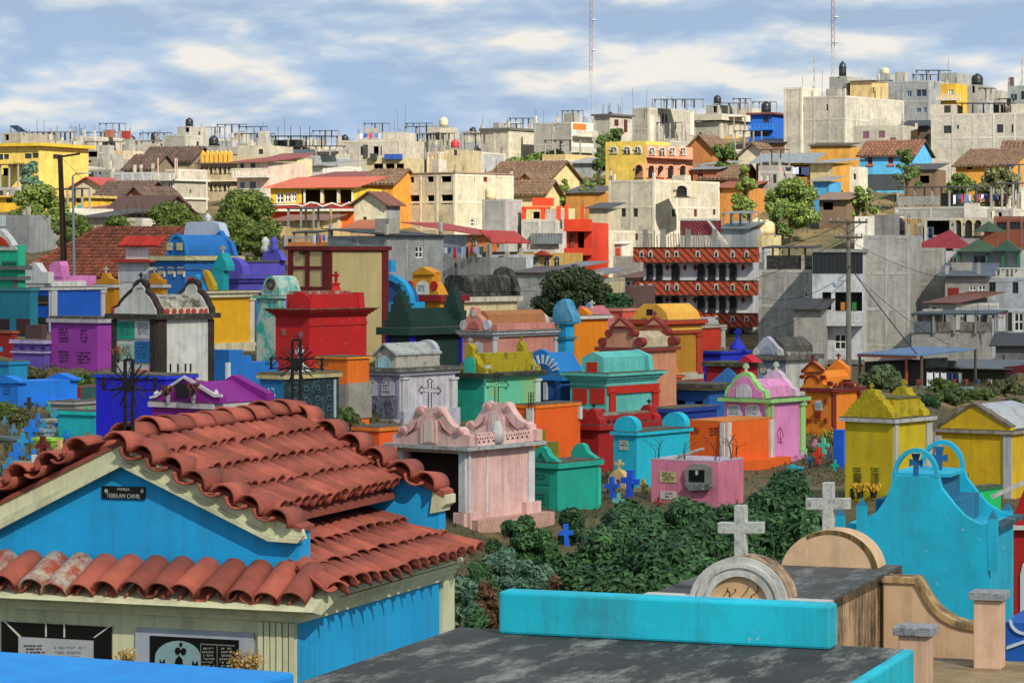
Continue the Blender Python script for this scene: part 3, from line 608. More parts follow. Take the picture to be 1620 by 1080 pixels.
        def curl(x0, z0, hh, wd):
            return [V(x0 + wd * math.sin(k / 14 * 2 * math.pi) * (1 if k < 7 else -1) * .5 + 0, z0 + hh * k / 14) for k in range(15)]
        m.path(curl(0, h*.68, h*.23, wv*.5), .005, 5); m.path(curl(0, h*.08, h*.2, wv*.5), .005, 5)
        for sx in (-1, 1):
            m.path([V(sx * (wv/2 + (am - wv/2) * k / 14), zc + .022 * math.sin(k / 14 * 4 * math.pi)) for k in range(15)], .005, 5)
            ring = [V(sx * (am + .02) + .016 * math.cos(k), zc + .016 * math.sin(k)) for k in [2 * math.pi * i / 10 for i in range(11)]]; m.path(ring, .004, 4)
        m.path([V(.018 * math.cos(k), h * .965 + .018 * math.sin(k)) for k in [2 * math.pi * i / 10 for i in range(11)]], .005, 4)
        cr = m.build('iron_cross', IR, r, label='black wrought-iron cross with rays on the gable')
        ry = MB()
        for k in range(12):
            an = R(([20, 36, 54] + [126, 144, 160] + [200, 216, 245] + [295, 324, 340])[k]); ry.tube(V(.05 * math.cos(an), zc + .05 * math.sin(an)), V(.19 * math.cos(an), zc + .19 * math.sin(an)), .008, .006, 5)
        ry.build('rays', IR, cr)
        MB().prism([V(x * s, zc + z * s, -.02) for x, z in ((0, -13), (9, -3), (10, 6), (4, 9), (0, 6), (-4, 9), (-10, 6), (-9, -3))], (0, .04, 0)).build('heart', IR, cr)
blue_tomb()
def dry_flowers(x, y, d, w, h, n, label, seed, cols=('#a8874a', '#6f6232')):
    """tuft of dry flower stalks, foot at the given pixel"""
    r = random.Random(seed); b = P(x, y, d); m = MB(); lf = MB(); b = Vector((0, 0, 0))
    for i in range(n):
        a = r.uniform(0, 6.28); rr = r.random() ** .5; tip = b + Vector((math.cos(a) * rr * w, math.sin(a) * rr * w * .6, h * r.uniform(.4, 1))); m.tube(b + Vector((r.uniform(-.03, .03), 0, 0)), tip, .002, .0015, 3, caps=False)
        for k in range(4):
            c = tip + Vector((r.uniform(-.025, .025), r.uniform(-.025, .025), r.uniform(-.05, .02))); s = r.uniform(.004, .009); u = Vector((r.uniform(-1, 1), r.uniform(-1, 1), r.uniform(-1, 1))).normalized() * s; v = u.orthogonal() * 1.0
            lf.add([c - u - v, c + u - v, c + u + v, c - u + v], [(0, 1, 2, 3)])
    e = empty('dry_flowers', P(x, y, d)); tag(e, label, 'flowers'); m.build('stalks', plain(cols[1]), e, fix=False); lf.build('petals', leafm(cols[0], '#c9aa66'), e, fix=False)
dry_flowers(200, 1072, 21.0, .07, .2, 60, 'dry straw-coloured flowers between the two memorial tablets', 1)
dry_flowers(390, 1080, 20.75, .12, .23, 110, 'dry straw-coloured flowers beside the black tablet by the fluted pilaster', 2)
dry_flowers(2, 1068, 21.9, .06, .16, 40, 'small dry flowers left of the white tablet', 3)

def slab_tomb():
    """flat cement roof with a turquoise edge and an upstand across it"""
    CY = paint('#10bcd4', .34, .12, .45); z = -1.6; th = 20; c, s = math.cos(R(th)), math.sin(R(th))
    FR = Vector((1.613, 11.52)); w, l = 1.95, 3.4; ctr = FR - Vector((c, -s)) * w / 2 - Vector((s, c)) * l / 2
    t = T('flat_tomb', 'flat-roofed tomb with stained dark cement top and turquoise edge and upstand', 'tomb', 0, 0, 0, 0, 11, th, man=(w, l, ctr.x, ctr.y, z - .02))
    t.walls(paint('#2b3f55', .3), ())
    MB().box(-w/2 - .02, w/2 + .015, -l/2 - .02, l/2 + .01, t.H - .15, t.H + .016).build('roof_edge', CY, t.root, bevel=.012)
    MB().box(-w/2 + .0, w/2 - .025, -l/2, l/2 - .015, t.H + .010, t.H + .02).build('cement_top', stained('#343736', '#8b8d86', .49, .66, sc=5, stretch=(1.5, .45, 1)), t.root)
    a = Vector((-.061, 11.94, 0)); b = Vector((1.285, 11.47, 0)); o = lambda p: t.inv @ (Vector((p.x, p.y, z)) - t.loc)
    A, B = o(a), o(b); MB().box(A.x, B.x, (A.y + B.y)/2, (A.y + B.y)/2 + .125, t.H + .021, t.H + .2).build('upstand', CY, t.root, bevel=.012)
slab_tomb()
def blue_slab():
    z = -1.5; th = 25; c, s = math.cos(R(th)), math.sin(R(th)); FR = Vector((-.797, 10.1)); w, l = 2.4, 2.6; ctr = FR - Vector((c, -s)) * w / 2 - Vector((s, c)) * l / 2
    t = T('flat_tomb', 'flat sky-blue tomb top in front of the tiled tomb', 'tomb', 0, 0, 0, 0, 10, th, man=(w, l, ctr.x, ctr.y, z))
    m = paint('#2f8ee0', .25, 0, .5, dcol='#1b5fae'); t.walls(m, ()); MB().box(-w/2 - .04, w/2 + .02, -l/2, l/2 + .02, t.H - .1, t.H + .012).build('top_slab', m, t.root, bevel=.015)
blue_slab()
def peach_tomb():
    PE = paint('#d8b794', .3, 0, .4, dcol='#4d3a22'); WH = paint('#c9ccc6', .5, .2); ST = streaky('#c2a17a', '#17150f', 8)
    t = T('vaulted_tomb', 'peach plaster tomb with a round headpiece at each end and white stone crosses', 'tomb', 1030, 1305, 1400, 957, 20, 20, dep=2.55)
    r = t.root; X0, Y0 = t.w/2, -t.l/2
    t.walls(PE, (), matR=ST)
    MB().box(-X0 - .03, X0 - .0, Y0 + .1, -Y0, t.H - .06, t.H + .02).build('roof_slab', stained('#454746', '#86888a', .5, .68, sc=5, stretch=(1.4, .5, 1)), r)
    MB().box(-X0 - .05, X0 + .04, Y0 - .03, Y0 + .1, t.H - .09, t.H + .03).build('ledge', WH, r)
    cx, cy, rx, ry = 1167, 957, 78, 76
    hp = t.prism(arc(cx, cy, rx, ry, n=28), .0, .3, streaky('#c2a684', '#4a3d2c', 6), 'headpiece')
    for k, (s0, s1, pr) in enumerate(((1.0, .86, .02), (.86, .78, .045), (.78, .70, .03), (.70, .60, .05))):
        t.prism(hull_ring(arc(cx, cy, rx*s0, ry*s0, n=28), arc(cx, cy, rx*s1, ry*s1, n=28)), -pr, .004, WH, 'arch_moulding', hp)
    t.prism(arc(cx, cy, rx*.6, ry*.6, n=20), -.012, .003, paint('#cfae86', .3, 0, .5), 'niche_back', hp)
    rd = random.Random(2); vn = MB()
    for k in range(5):
        p = [(cx - 25 + k * 11, cy)]
        for i in range(5): p.append((p[-1][0] + rd.uniform(-8, 8), p[-1][1] - rd.uniform(3, 8)))
        vn.path([t.L(x, y, -.016) for x, y in p], .003, 4)
    vn.build('dry_vine', plain('#3a2a18'), hp)
    a = t.l - .12
    hp2 = t.prism(arc(1311, 909, 77, 70, n=28) + [(1388, 916), (1234, 912)], a - .2, a + .12, PE, 'headpiece')
    t.prism(hull_ring(arc(1313, 909, 76, 70.5, 120, 0, 20), arc(1311, 909, 69, 64, 120, 0, 20)), a - .204, a - .19, streaky('#8b7440', '#3d341d', 10), 'moss_edge', hp2)
    for (x, y0, y1, xa, xb, ya, yb, tx, dp, hh, lb) in ((1170, 882, 799, 1135, 1206, 826, 844, 9, .13, hp, 'a'), (1309, 842, 763, 1274, 1343, 788, 806, 8.5, a - .04, hp2, 'b')):
        pts = [(x - tx, y0 + 3), (x - tx, yb), (xa, yb), (xa, ya), (x - tx, ya), (x - tx, y1), (x + tx, y1), (x + tx, ya), (xb, ya), (xb, yb), (x + tx, yb), (x + tx, y0 + 3)]
        t.prism(pts, dp - .04, dp + .04, mossy('#c4c8c2', '#8b8f86', .5, .72, 6), 'stone_cross', hh, bevel=.006)
    # scroll wall and the two capped posts on the terrace
    sc = [(1398, 913), (1450, 915), (1458, 928), (1466, 944), (1478, 960), (1492, 972), (1508, 981), (1526, 987), (1548, 990), (1548, 1100), (1398, 1100)]
    s_ = t.prism(sc, 1.72, 1.9, PE, 'scroll_wall')
    t.prism(hull_ring([(x, y - 1) for x, y in sc[:9]], [(x - 3, y + 8) for x, y in sc[:9]]), 1.70, 1.93, streaky('#b89a6a', '#4a3a22', 6), 'coping', s_)
    return t
pt_ = peach_tomb()
def terrace():
    PE = paint('#d8b49a', .3, 0, .35, dcol='#6b4a20')
    t = T('terrace_wall', 'low peach terrace with two capped square posts beside the scroll wall', 'wall', 1395, 1640, 1700, 1112, 19.0, 20, dep=1.7, wid=1.25)
    t.walls(paint('#c3a077', .4), ()); MB().box(-t.w/2 - .02, t.w/2 + .02, -t.l/2, t.l/2, t.H, t.H + .03).build('terrace_floor', stained('#857150', '#b0a488', .5, .68, sc=3), t.root)
    for (xa, xb, yb, yt, d) in ((1421, 1486, 1110, 1004, 18.2), (1540, 1600, 1056, 948, 20.4)):
        A = t.inv @ (P(xa, yb, d) - t.loc); B = t.inv @ (P(xb, yb, d) - t.loc); wd = (B.x - A.x) * .76; z1 = t.inv @ (P(xa, yt, d) - t.loc)
        z0 = t.H + .028; x0 = A.x; y0 = A.y
        if d < 19: z0 = min(z0, A.z)
        po = MB().box(x0, x0 + wd, y0, y0 + wd, z0, z1.z).build('post', PE, t.root, bevel=.006)
        MB().box(x0 - .03, x0 + wd + .03, y0 - .03, y0 + wd + .03, z1.z, z1.z + .055).build('cap', mossy('#9ea3a8', '#54585a', .5, .7, 8), po, bevel=.005)
terrace()
def cyan_tomb():
    CY = paint('#10aecd', .2, .25, .45); CD = paint('#0a6f92', .3); d = 34
    t = T('scroll_tomb', 'turquoise tomb with curved scroll gables, open ring arches and pyramid-capped posts', 'tomb', 1340, 1565, 1603, 835, d, 20)
    r = t.root; t.walls(CY, ())
    out = [(1333, 1010), (1333, 838), (1352, 831), (1372, 822), (1388, 808), (1402, 788), (1410, 765), (1412, 752)]
    rgt = [(1484, 756), (1489, 772), (1500, 786), (1512, 801), (1526, 816), (1545, 827), (1563, 832), (1563, 1010)]
    g = t.prism(out + rgt, -.1, .02, CY, 'scroll_gable')
    ring = hull_ring(arc(1447.5, 755, 36.5, 46, n=22), arc(1447.5, 755, 31, 39, n=22)); ra = t.prism(ring, -.1, .02, CY, 'ring_arch')
    dx = t.l - .05
    for o in (g, ra): t.copyback(o, dx)
    c0 = t.L(1447, 757); z = c0.z; z2 = t.L(1447, 792).z
    MB().box(c0.x - .5, c0.x + .5, -t.l/2 + .1, t.l/2 - .1, t.H - .05, z2).build('upper_block', CD, r); MB().box(c0.x - .26, c0.x + .26, -t.l/2 + .1, t.l/2 - .1, z2, z).build('upper_block', CD, r); MB().box(c0.x - .36, c0.x + .36, -t.l/2 + .35, t.l/2 - .3, z, z + .04).build('top_slab', CY, r)
    for (x, y0, y1, dp, s) in ((1449, 756, 717, .0, 1.0), (1486, 756, 706, t.l * .6, 1.15)):
        b = t.L(x, y0, dp); h = (y0 - y1) / F * (d + dp); m = MB(); cross_mb(m, b - Vector((0, 0, .1)), h + .1, h * .52, .055 * s, .72, .05, .022)
        m.build('cross', paint('#1a5f96', .3), r)
    for (x, y, dp) in ((1363.5, 800, -.13), (1571, 820, -.05), (1329, 815, 1.4), (1594, 806, t.l)):
        p = t.L(x, y, dp); w = .055; zb = t.H - .5
        po = MB().box(p.x - w, p.x + w, p.y - w, p.y + w, zb, p.z).build('post', CY, r)
        MB().add([(p.x - w, p.y - w, p.z), (p.x + w, p.y - w, p.z), (p.x + w, p.y + w, p.z), (p.x - w, p.y + w, p.z), (p.x, p.y, p.z + .11)], [(0,1,4),(1,2,4),(2,3,4),(3,0,4),(3,2,1,0)]).build('cap', CD, po)
    MB().box(t.w/2 - .02, t.w/2 + .12, -t.l/2 + .05, t.l/2 + .1, t.H - .03, t.H + .02).build('eave', stained('#2a4a58', '#5b7d88', .5, .66), r)
    c = t.L(1450, 921, -.115); MB().lathe([(.075, 0), (.075, .02)], (0, 0, 0), 14, 1, 1.1).build('niche', plain('#0a0a0a', .6), r).matrix_local = Matrix.Translation(c) @ Matrix.Rotation(R(90), 4, 'X')
cyan_tomb()
def red_edge():
    t = T('red_tomb', 'dark red tomb with white arched opening and white sloping roof edge', 'tomb', 1604, 1650, 1680, 835, 40, 20, dep=2)
    RD = paint('#a30f14', .2); t.walls(RD, ()); t.prism([(1600, 838), (1700, 838), (1700, 832), (1600, 832)], -.1, .3, paint('#c9c9c4', .3), 'string_course')
    t.prism([(1606, 832), (1606, 808), (1625, 762), (1700, 742), (1700, 832)], .02, .25, RD, 'upper_wall')
    t.prism([(1567, 783), (1570, 789), (1700, 730), (1700, 722)], -.05, .6, paint('#c9c9c4', .3), 'roof_edge')
    t.prism([(1614, 975), (1614, 908), (1618, 892), (1626, 884), (1660, 880), (1660, 975)], -.03, .0, paint('#c2c6ca', .2), 'arch_panel')
    t.prism([(1600, 975), (1700, 975), (1700, 981), (1600, 981)], -.12, .0, paint('#b9b3a2', .4), 'ledge')
    b = T('blue_tomb', 'royal blue tomb with white bands half hidden by the capped post', 'tomb', 1590, 1640, 1690, 986, 31, 20, dep=1.5); b.walls(paint('#1459ac', .2), ())
    b.prism([(1592, 1027), (1592, 1022), (1640, 1005), (1640, 1010)], -.03, .0, paint('#c9d2d8', .2), 'band'); b.prism(hull_ring(arc(1622, 980, 26, 24, 180, 270, 8), arc(1622, 980, 22, 20, 180, 270, 8)), -.03, 0, paint('#c9d2d8', .2), 'band')
red_edge()
# ================================================================ THE CEMETERY: one builder per tomb
T.SH = True
BLK = plain('#141210', .7)
def tomb(label, xl, xc, xr, ytop, d, th, front, side=None, name='tomb', dep=None, wins=(), sink=.25, group=None):
    t = T(name, label, 'tomb', xl, xc, xr, ytop, d, th, dep=dep, sink=sink, group=group); t.walls(front, wins, matR=side); return t
def topcross(t, x, y0, y1, a, mat, fl=.0, w=.55, name='cross', th=None):
    """cross on the roof: foot and top pixel rows, a metres behind the front plane"""
    b = t.L(x, y0, a); h = (y0 - y1) / F * (t.d + a); m = MB(); k = th or h * .2
    cross_mb(m, b - Vector((0, 0, .03)), h + .03, h * w, k, .68, k, fl * h); return m.build(name, mat, t.root)
def vault(t, x0, x1, y0, y1, mat, a=.02, b=None, n=12, name='vault', flat=1.0):
    cx, rx = (x0 + x1) / 2, (x1 - x0) / 2; b = t.l - .02 if b is None else b
    return t.prism([(x, y) for x, y in arc(cx, y0, rx, y0 - y1, n=n)], a, b, mat, name)
def pilaster(t, face, x0, x1, y0, y1, mat, proud=.05, caps=True):
    p = t.panel(face, x0, y0, x1, y1, mat, 'pilaster', proud)
    if caps:
        h = (y1 - y0) * .05
        t.panel(face, x0 - 1, y0 - .3, x1 + 1, y0 + h, mat, 'capital', proud + .04, parent=p); t.panel(face, x0 - 1, y1 - h, x1 + 1, y1, mat, 'plinth', proud + .04, parent=p)
def flowers(x, y, d, label, cols, w=.2, h=.3, n=40, seed=1):
    r = random.Random(seed); e = empty('grave_flowers', P(x, y, d)); tag(e, label, 'flowers'); m = MB(); st = MB()
    for i in range(n):
        c = Vector((r.gauss(0, w * .4), r.gauss(0, w * .3), h * r.uniform(.45, 1))); st.tube((0, 0, 0), c, .006, .004, 3)
        for k in range(5):
            an = k * 1.257 + r.random(); u = Vector((math.cos(an), math.sin(an) * .6, math.sin(an) * .6)) * .035; v = Vector((-u.z, u.x, .02)) * .5
            m.add([c, c + u + v, c + u * 1.5, c + u - v], [(0, 1, 2, 3)])
    st.build('stems', plain('#31451f'), e, fix=False); m.build('blossoms', leafm(*cols), e, fix=False)

# ---------------------------------------------------------------- back rows, left
def back_left():
    G = paint('#18b08a', .2, .1); GY = paint('#5c6466', .3); WH = paint('#c8cac8', .3)
    t = tomb('turquoise two-tier tomb with grey cornices and white scroll gable at the old roof', -45, 29, 40, 388, 112, 35, G)
    t.slab(421, 427, GY, .2); t.slab(438, 443, GY, .15); t.prism([(-45, 388), (-20, 372), (0, 362), (12, 375), (20, 388), (26, 392), (26, 396), (-45, 396)], -.06, .25, WH, 'scroll_gable')
    t.prism([(-20, 388), (0, 374), (8, 380), (14, 389)], -.1, -.06, paint('#b03a24', .2), 'gable_inset'); pilaster(t, 'L', 22, 29, 443, 470, GY, .06)
    for k in range(6): t.prism([(2 + k*4, 417), (4 + k*4, 412), (6 + k*4, 417), (4 + k*4, 419)], -.04, .0, paint('#0c5a4c', .2), 'lattice_tile')
    t = tomb('plain dark teal tomb wall with two dark red openings at its foot', -30, 48, 60, 458, 101, 35, paint('#08748c', .3, 0, .4)); t.slab(456, 460, paint('#3a8c94', .3), .05)
    t.panel('L', -10, 504, 15, 530, plain('#2a0d0c'), 'niche_door', .03); t.panel('L', 27, 504, 48, 530, plain('#3d1512'), 'niche_door', .03)
    BL = paint('#0b5ec2', .12, 0, .3)
    t = tomb('bright blue tomb block in white frames with two dark niches', 49, 80, 165, 457, 103, 33, BL)
    t.slab(455, 459, WH, .08); pilaster(t, 'L', 49, 54, 459, 540, WH); pilaster(t, 'L', 78.5, 80, 459, 540, WH, .05, False); pilaster(t, 'R', 80.5, 89, 459, 540, WH, .05, False); pilaster(t, 'R', 159, 165, 459, 540, WH)
    for y in (467, 502): a = t.panel('L', 59, y, 75, y + 16, plain('#20281c'), 'niche', .02); t.panel('L', 60, y + 11, 76, y + 13, plain('#7c6a3a'), 'niche_shelf', .06, parent=a)
    t = tomb('white tomb with rounded scroll gable behind the blue block', 30, 70, 80, 445, 118, 35, WH, dep=2.5)
    t.prism([(30, 448), (32, 430), (40, 425), (46, 419), (52, 415), (57, 416), (61, 422), (66, 430), (76, 431), (76, 448)], -.05, .3, WH, 'scroll_gable')
    t = tomb('small pink tomb with a tall tapering head beside the white scroll gable', 76, 100, 108, 436, 119, 35, paint('#c77ab2', .25), dep=2)
    t.prism([(76, 438), (79, 418), (88, 413), (94, 413), (97, 420), (98, 438)], -.05, .4, paint('#c77ab2', .25), 'headstone')
    # tall white tomb with red tiled eaves
    RT = tilem('#b02c20', .2, .2)
    t = tomb('tall white tomb with two red tiled eaves and little upper house', 187, 236, 248, 413, 124, 35, WH)
    u = MB().box(-t.w/2 + .25, t.w/2 - .25, -t.l/2 + .2, t.l/2 - .2, t.H + .05, t.z(384)); u.build('upper_house', WH, t.root)
    MB().box(-t.w/2 - .2, t.w/2 + .25, -t.l/2 - .25, t.l/2 + .2, t.H - .05, t.H + .08).build('eave', RT, t.root)
    t.prism([(198, 392), (206, 383), (215, 392)], .1, t.l - .1, WH, 'gable'); rf = MB(); z0 = t.z(380)
    for k in range(14): x = -t.w/2 + .1 + (t.w + .4) * k / 13; rf.tube((x, -t.l/2 - .05, z0 - .25), (x, .2, z0 + .15), .07, .06, 6)
    rf.build('tiles', RT, t.root, kind='stuff'); t.panel('L', 193, 420, 230, 446, paint('#b6bcc0', .2), 'recess_panel', .03)
    MU = paint('#c98a10', .2)
    for (x0, x1, cx, lb) in ((152, 181, 165, 'mustard tomb head with white cross nearer the bright blue block'), (231, 257, 242, 'mustard tomb head with white cross beside the tall white tomb')):
        t = tomb(lb, x0 - 2, x1, x1 + 8, 453, 109, 33, MU); t.slab(450, 455, WH, .1)
        t.prism([(x0, 450), (x0, 442), (x0 + 7, 441), (cx - 4, 436), (cx - 3, 432), (cx + 4, 432), (cx + 5, 437), (x1 - 6, 441), (x1, 442), (x1, 450)], -.02, .25, MU, 'stepped_head'); topcross(t, cx, 432, 422, .1, WH, .02, .9)
    # blue barrel vault tomb
    BV = paint('#0668b0', .3, .05, .45); CR = paint('#b9b48c', .35)
    t = tomb('large blue tomb with barrel vault, cream cornice and rows of cream grave plates', 246, 292, 378, 412, 122, 36, BV)
    t.slab(405, 412, CR, .18); t.slab(425, 427, BV, .06)
    vault(t, 258, 288, 405, 371, BV, .3, t.l - .2); t.prism(hull_ring(arc(273, 405, 16.5, 36), arc(273, 405, 13, 31)), .24, .32, paint('#2c84c2', .2), 'arch_rim')
    g = t.prism([(262, 405), (264, 372), (272, 364), (277, 372), (290, 384), (296, 405)], t.l - .45, t.l - .2, BV, 'scroll_gable')
    for x0, y0, y1 in ((250, 422, 434), (266, 422, 434), (281, 422, 434)): p = t.panel('L', x0, y0, x0 + 9, y1, CR, 'grave_plate', .03); t.panel('L', x0 + 10, y0 + 7, x0 + 12, y0 + 16, WH, 'vase', .08)
    for x0 in (258, 274): t.prism([(x0, 396), (x0, 384), (x0 + 8, 384), (x0 + 8, 396)], .2, .3, CR, 'grave_plate')
    t = tomb('pale blue-white tomb gable with round finial behind the blue vault', 290, 335, 350, 372, 132, 36, paint('#b5c2d8', .2), dep=1)
    t.prism([(290, 374), (294, 353), (300, 351), (330, 350), (345, 353), (352, 374)], -.02, .5, paint('#b5c2d8', .2), 'curved_roof')
    b = t.L(322, 351, .3); MB().lathe([(.08, -.05), (.1, .06), (.17, .18), (.15, .28), (.06, .35), (.03, .42)], b, 10).build('finial', WH, t.root, smooth=True)
    TQ = paint('#12a0a8', .2)
    t = tomb('small turquoise spire tomb with white cross in front of the blue vault', 335, 353, 362, 428, 111, 35, TQ)
    t.prism([(335, 428), (337, 420), (341, 412), (344, 406), (346, 400), (350, 400), (352, 407), (356, 414), (358, 421), (358, 428)], 0, .5, TQ, 'spire_head'); topcross(t, 347.5, 400, 388, .2, CR, .04, .8)
    t = tomb('orange slanted tomb slab edged in sky blue and yellow', 296, 318, 340, 440, 106, 35, paint('#c8471c', .2))
    t.prism([(296, 440), (304, 436), (320, 458), (312, 470)], -.1, .1, paint('#cf4a1e', .2), 'slant'); t.prism([(304, 436), (309, 434), (326, 460), (320, 462)], -.14, .12, paint('#2aa0dc', .2), 'slant_edge'); t.prism([(320, 427), (326, 428), (338, 452), (338, 462), (331, 462)], -.12, .1, paint('#c9a926', .2), 'slant_edge')
    VI = paint('#5a54b8', .25, 0, .35)
    t = tomb('violet tomb with layered cornices and low curved top', 332, 378, 459, 436, 113, 38, VI)
    t.slab(436, 441, VI, .22); t.slab(442, 446, VI, .12); t.slab(461, 464, VI, .1)
    t.prism([(338, 436), (342, 420), (350, 410), (362, 407), (374, 411), (380, 420), (382, 436)], .1, .5, VI, 'curved_gable')
    MB().box(-t.w/2 + .25, t.w/2 - .1, -t.l/2 + .4, t.l/2 - .2, t.H, t.z(415)).build('upper_block', VI, t.root); MB().box(-t.w/2 + .2, t.w/2 - .05, -t.l/2 + .45, t.l/2 - .15, t.z(415), t.z(412)).build('roof_slab', concrete('#4c4c48', 0), t.root)
    t.prism([(348, 412), (352, 398), (374, 396), (382, 412)], t.l - .6, t.l - .3, VI, 'curved_gable')
    for x, m in ((352, WH), (366, VI)): b = t.L(x, 398, t.l - .5); MB().lathe([(.12, -.05), (.2, .15), (.12, .3), (.18, .42), (.05, .6)], b, 8).build('finial', m, t.root, smooth=True)
    YE = paint('#d8a408', .12, 0, .25); CM = paint('#cfc8a8', .3)
    t = tomb('plain golden-yellow tomb wall framed in cream', 300, 316, 401, 466, 99, 33, YE); t.slab(464, 471, CM, .12); t.slab(461, 464, CM, .2)
    pilaster(t, 'R', 394, 401, 471, 546, CM); t.panel('R', 318, 544, 400, 560, CM, 'plinth', .1)
    TW = mossy('#b9c4b8', '#20a498', .45, .58, 2.5)
    t = tomb('weathered teal and white tomb with arched head and a round wreath', 406, 441, 452, 470, 95, 35, TW); t.slab(468, 472, TW, .1)
    vault(t, 412, 440, 470, 436, TW, .05, 1.2); m = MB(); c = t.L(428, 449, -.02)
    for k in range(16): a = k * math.pi / 8; m.tube(c + Vector((.15 * math.cos(a), 0, .15 * math.sin(a))), c + Vector((.15 * math.cos(a + .4), 0, .15 * math.sin(a + .4))), .04, .045, 6)
    m.build('wreath', plain('#4a3426', .9), t.root)
    # cream chamber in dark red frames
    RF = paint('#64080a', .15); CC = paint('#c4b482', .12, 0, .2)
    t = tomb('tall cream tomb chamber framed in dark red with four front panels', 457, 521, 613, 392, 105, 36, CC)
    t.slab(390, 396, RF, .12)
    for x0, x1 in ((457, 464), (484, 490), (511, 521)): pilaster(t, 'L', x0, x1, 396, 520, RF, .06, False)
    for y0, y1 in ((396, 397.5), (421, 426), (453, 459)): t.panel('L', 457, y0, 521, y1, RF, 'rail', .05)
    pilaster(t, 'R', 521, 524, 396, 560, RF, .06, False); pilaster(t, 'R', 604, 613, 396, 570, RF, .06, False); t.panel('R', 521, 396, 613, 398, RF, 'rail', .05); t.panel('L', 477, 397, 484, 402, BLK, 'lamp', .14)
    # red tomb
    RD = paint('#b00610', .22, .16, .3); MO = mossy('#8a1216', '#a09a8c', .45, .62, 3)
    t = tomb('bright red tomb with flared cornice, upper chest and red cross', 436, 489, 580, 502, 91, 36, RD)
    for k in range(4): t.slab(502 - k*3, 499.2 - k*3, RD, .03 + k * .07)
    t.slab(490, 488.6, mossy('#5a1414', '#6a6a50', .45, .6, 4), .3, 'ledge_moss'); t.panel('R', 489, 511, 580, 513, RD, 'string_course', .03)
    MB().box(-t.w/2 + .25, t.w/2 - .1, -t.l/2 + .25, t.l/2 - .1, t.z(488.5), t.z(466)).build('chest', RD, t.root)
    t.prism([(452, 489), (454, 472), (462, 465), (468, 461), (476, 465), (484, 472), (486, 489)], .18, .3, RD, 'front_gable'); MB().box(-t.w/2 + .3, t.w/2 - .25, -t.l/2 + .3, t.l/2 - .5, t.z(466), t.z(461)).build('chest_lid', MO, t.root)
    t.prism([(452, 489), (454, 466), (458, 464), (486, 464), (488, 489)], t.l - .35, t.l - .05, RD, 'rear_gable')
    b = t.L(468, 462, 1.9); MB().lathe([(.28, -.1), (.22, 0), (.14, .22), (.2, .24), (.2, .28)], (b.x + .1, b.y, b.z), 4).build('pedestal', RD, t.root); cross_mb(MB(), b, 1, 1, 1); m = MB(); cross_mb(m, (b.x + .1, b.y, b.z + .27), .38, .24, .08); m.build('cross', RD, t.root)
    for x, y in ((449, 526), (476, 530)):
        m = MB(); c = t.L(x, y, -.02)
        for k in range(8): a = k * math.pi / 4; m.tube(c, c + Vector((.12 * math.cos(a), 0, .12 * math.sin(a))), .012, .02, 4)
        m.build('paper_star', plain('#8f6a6c'), t.root)
    OR = paint('#d96f10', .2)
    t = tomb('orange low tomb block at the foot of the red tomb', 500, 549, 584, 567, 84, 38, OR); t.slab(565, 568, paint('#e08a3a', .2), .06); t.panel('L', 498, 606, 549, 660, concrete('#7d7a70', 0), 'plinth', .05); t.panel('R', 549, 606, 586, 660, concrete('#7d7a70', 0), 'plinth', .05)
    # blue ring tomb
    SB = paint('#1496cc', .2); DB = paint('#0b4f86', .3)
    t = tomb('sky-blue tomb with a wide round arch head beside the cream chamber', 604, 648, 655, 478, 112, 35, SB, dep=1.0)
    t.prism(arc(606, 480, 38, 40), .06, .8, DB, 'round_head'); t.prism(hull_ring(arc(606, 480, 44, 47, 180, 0, 18), arc(606, 480, 36, 38, 180, 0, 18)), -.06, .25, SB, 'arch_rim')
    t.prism([(612, 430), (612, 412), (619, 412), (619, 430)], .0, .3, SB, 'pinnacle')
    # mustard and red niche tomb
    t = tomb('mustard niche tomb with white arched plate, red discs and red cornice', 642, 696, 735, 468, 117, 36, MU)
    t.slab(467, 477, paint('#7c1210', .2), .16)
    hd = t.prism([(643, 467), (646, 458), (652, 446), (653, 434), (651, 432), (666, 422), (684, 431), (683, 434), (683, 446), (690, 456), (695, 467)], -.02, .6, MU, 'niche_head')
    t.prism([(651, 432), (667, 422), (685, 431), (685, 434), (651, 435)], -.1, .1, MU, 'pediment', hd); t.prism(arc(668, 454, 10, 10) + [(678, 466), (658, 466)], -.05, 0, paint('#cfd2cc', .2), 'arched_plate', hd); scribble(t, 'L', 662, 451, 675, 461, 4, plain('#555566'), 3, proud=.06)
    for x in (648, 686): t.prism(arc(x, 452, 5.5, 7.5, 0, 360, 16)[:-1], -.06, 0, paint('#a81420', .2), 'disc', hd)
    # dark lichen vault
    LI = mossy('#222320', '#6c6c66', .48, .68, 2.2)
    t = tomb('old vaulted tomb black with lichen over a cream base', 690, 726, 818, 478, 121, 36, paint('#cfc59a', .3)); t.slab(470, 478, paint('#c2bfae', .4), .18); t.slab(462, 470, LI, .1)
    t.prism([(696, 462), (698, 440), (706, 435), (722, 435), (728, 440), (730, 462)], .25, t.l - .25, LI, 'vault')
    t.prism([(690, 462), (697, 442), (703, 428), (713, 422), (724, 427), (731, 440), (738, 462)], t.l - .6, t.l - .25, LI, 'scroll_gable'); topcross(t, 714, 424, 415, .3, LI)
    for k in range(9):
        p = t.Rr(742 + k * 8, 455, -.1); MB().lathe([(.08, -.25), (.13, -.1), (.07, .05), (.12, .2)], p, 7).build('baluster', mossy('#b0ada4', '#2a2a28', .45, .6, 5), t.root)
back_left()
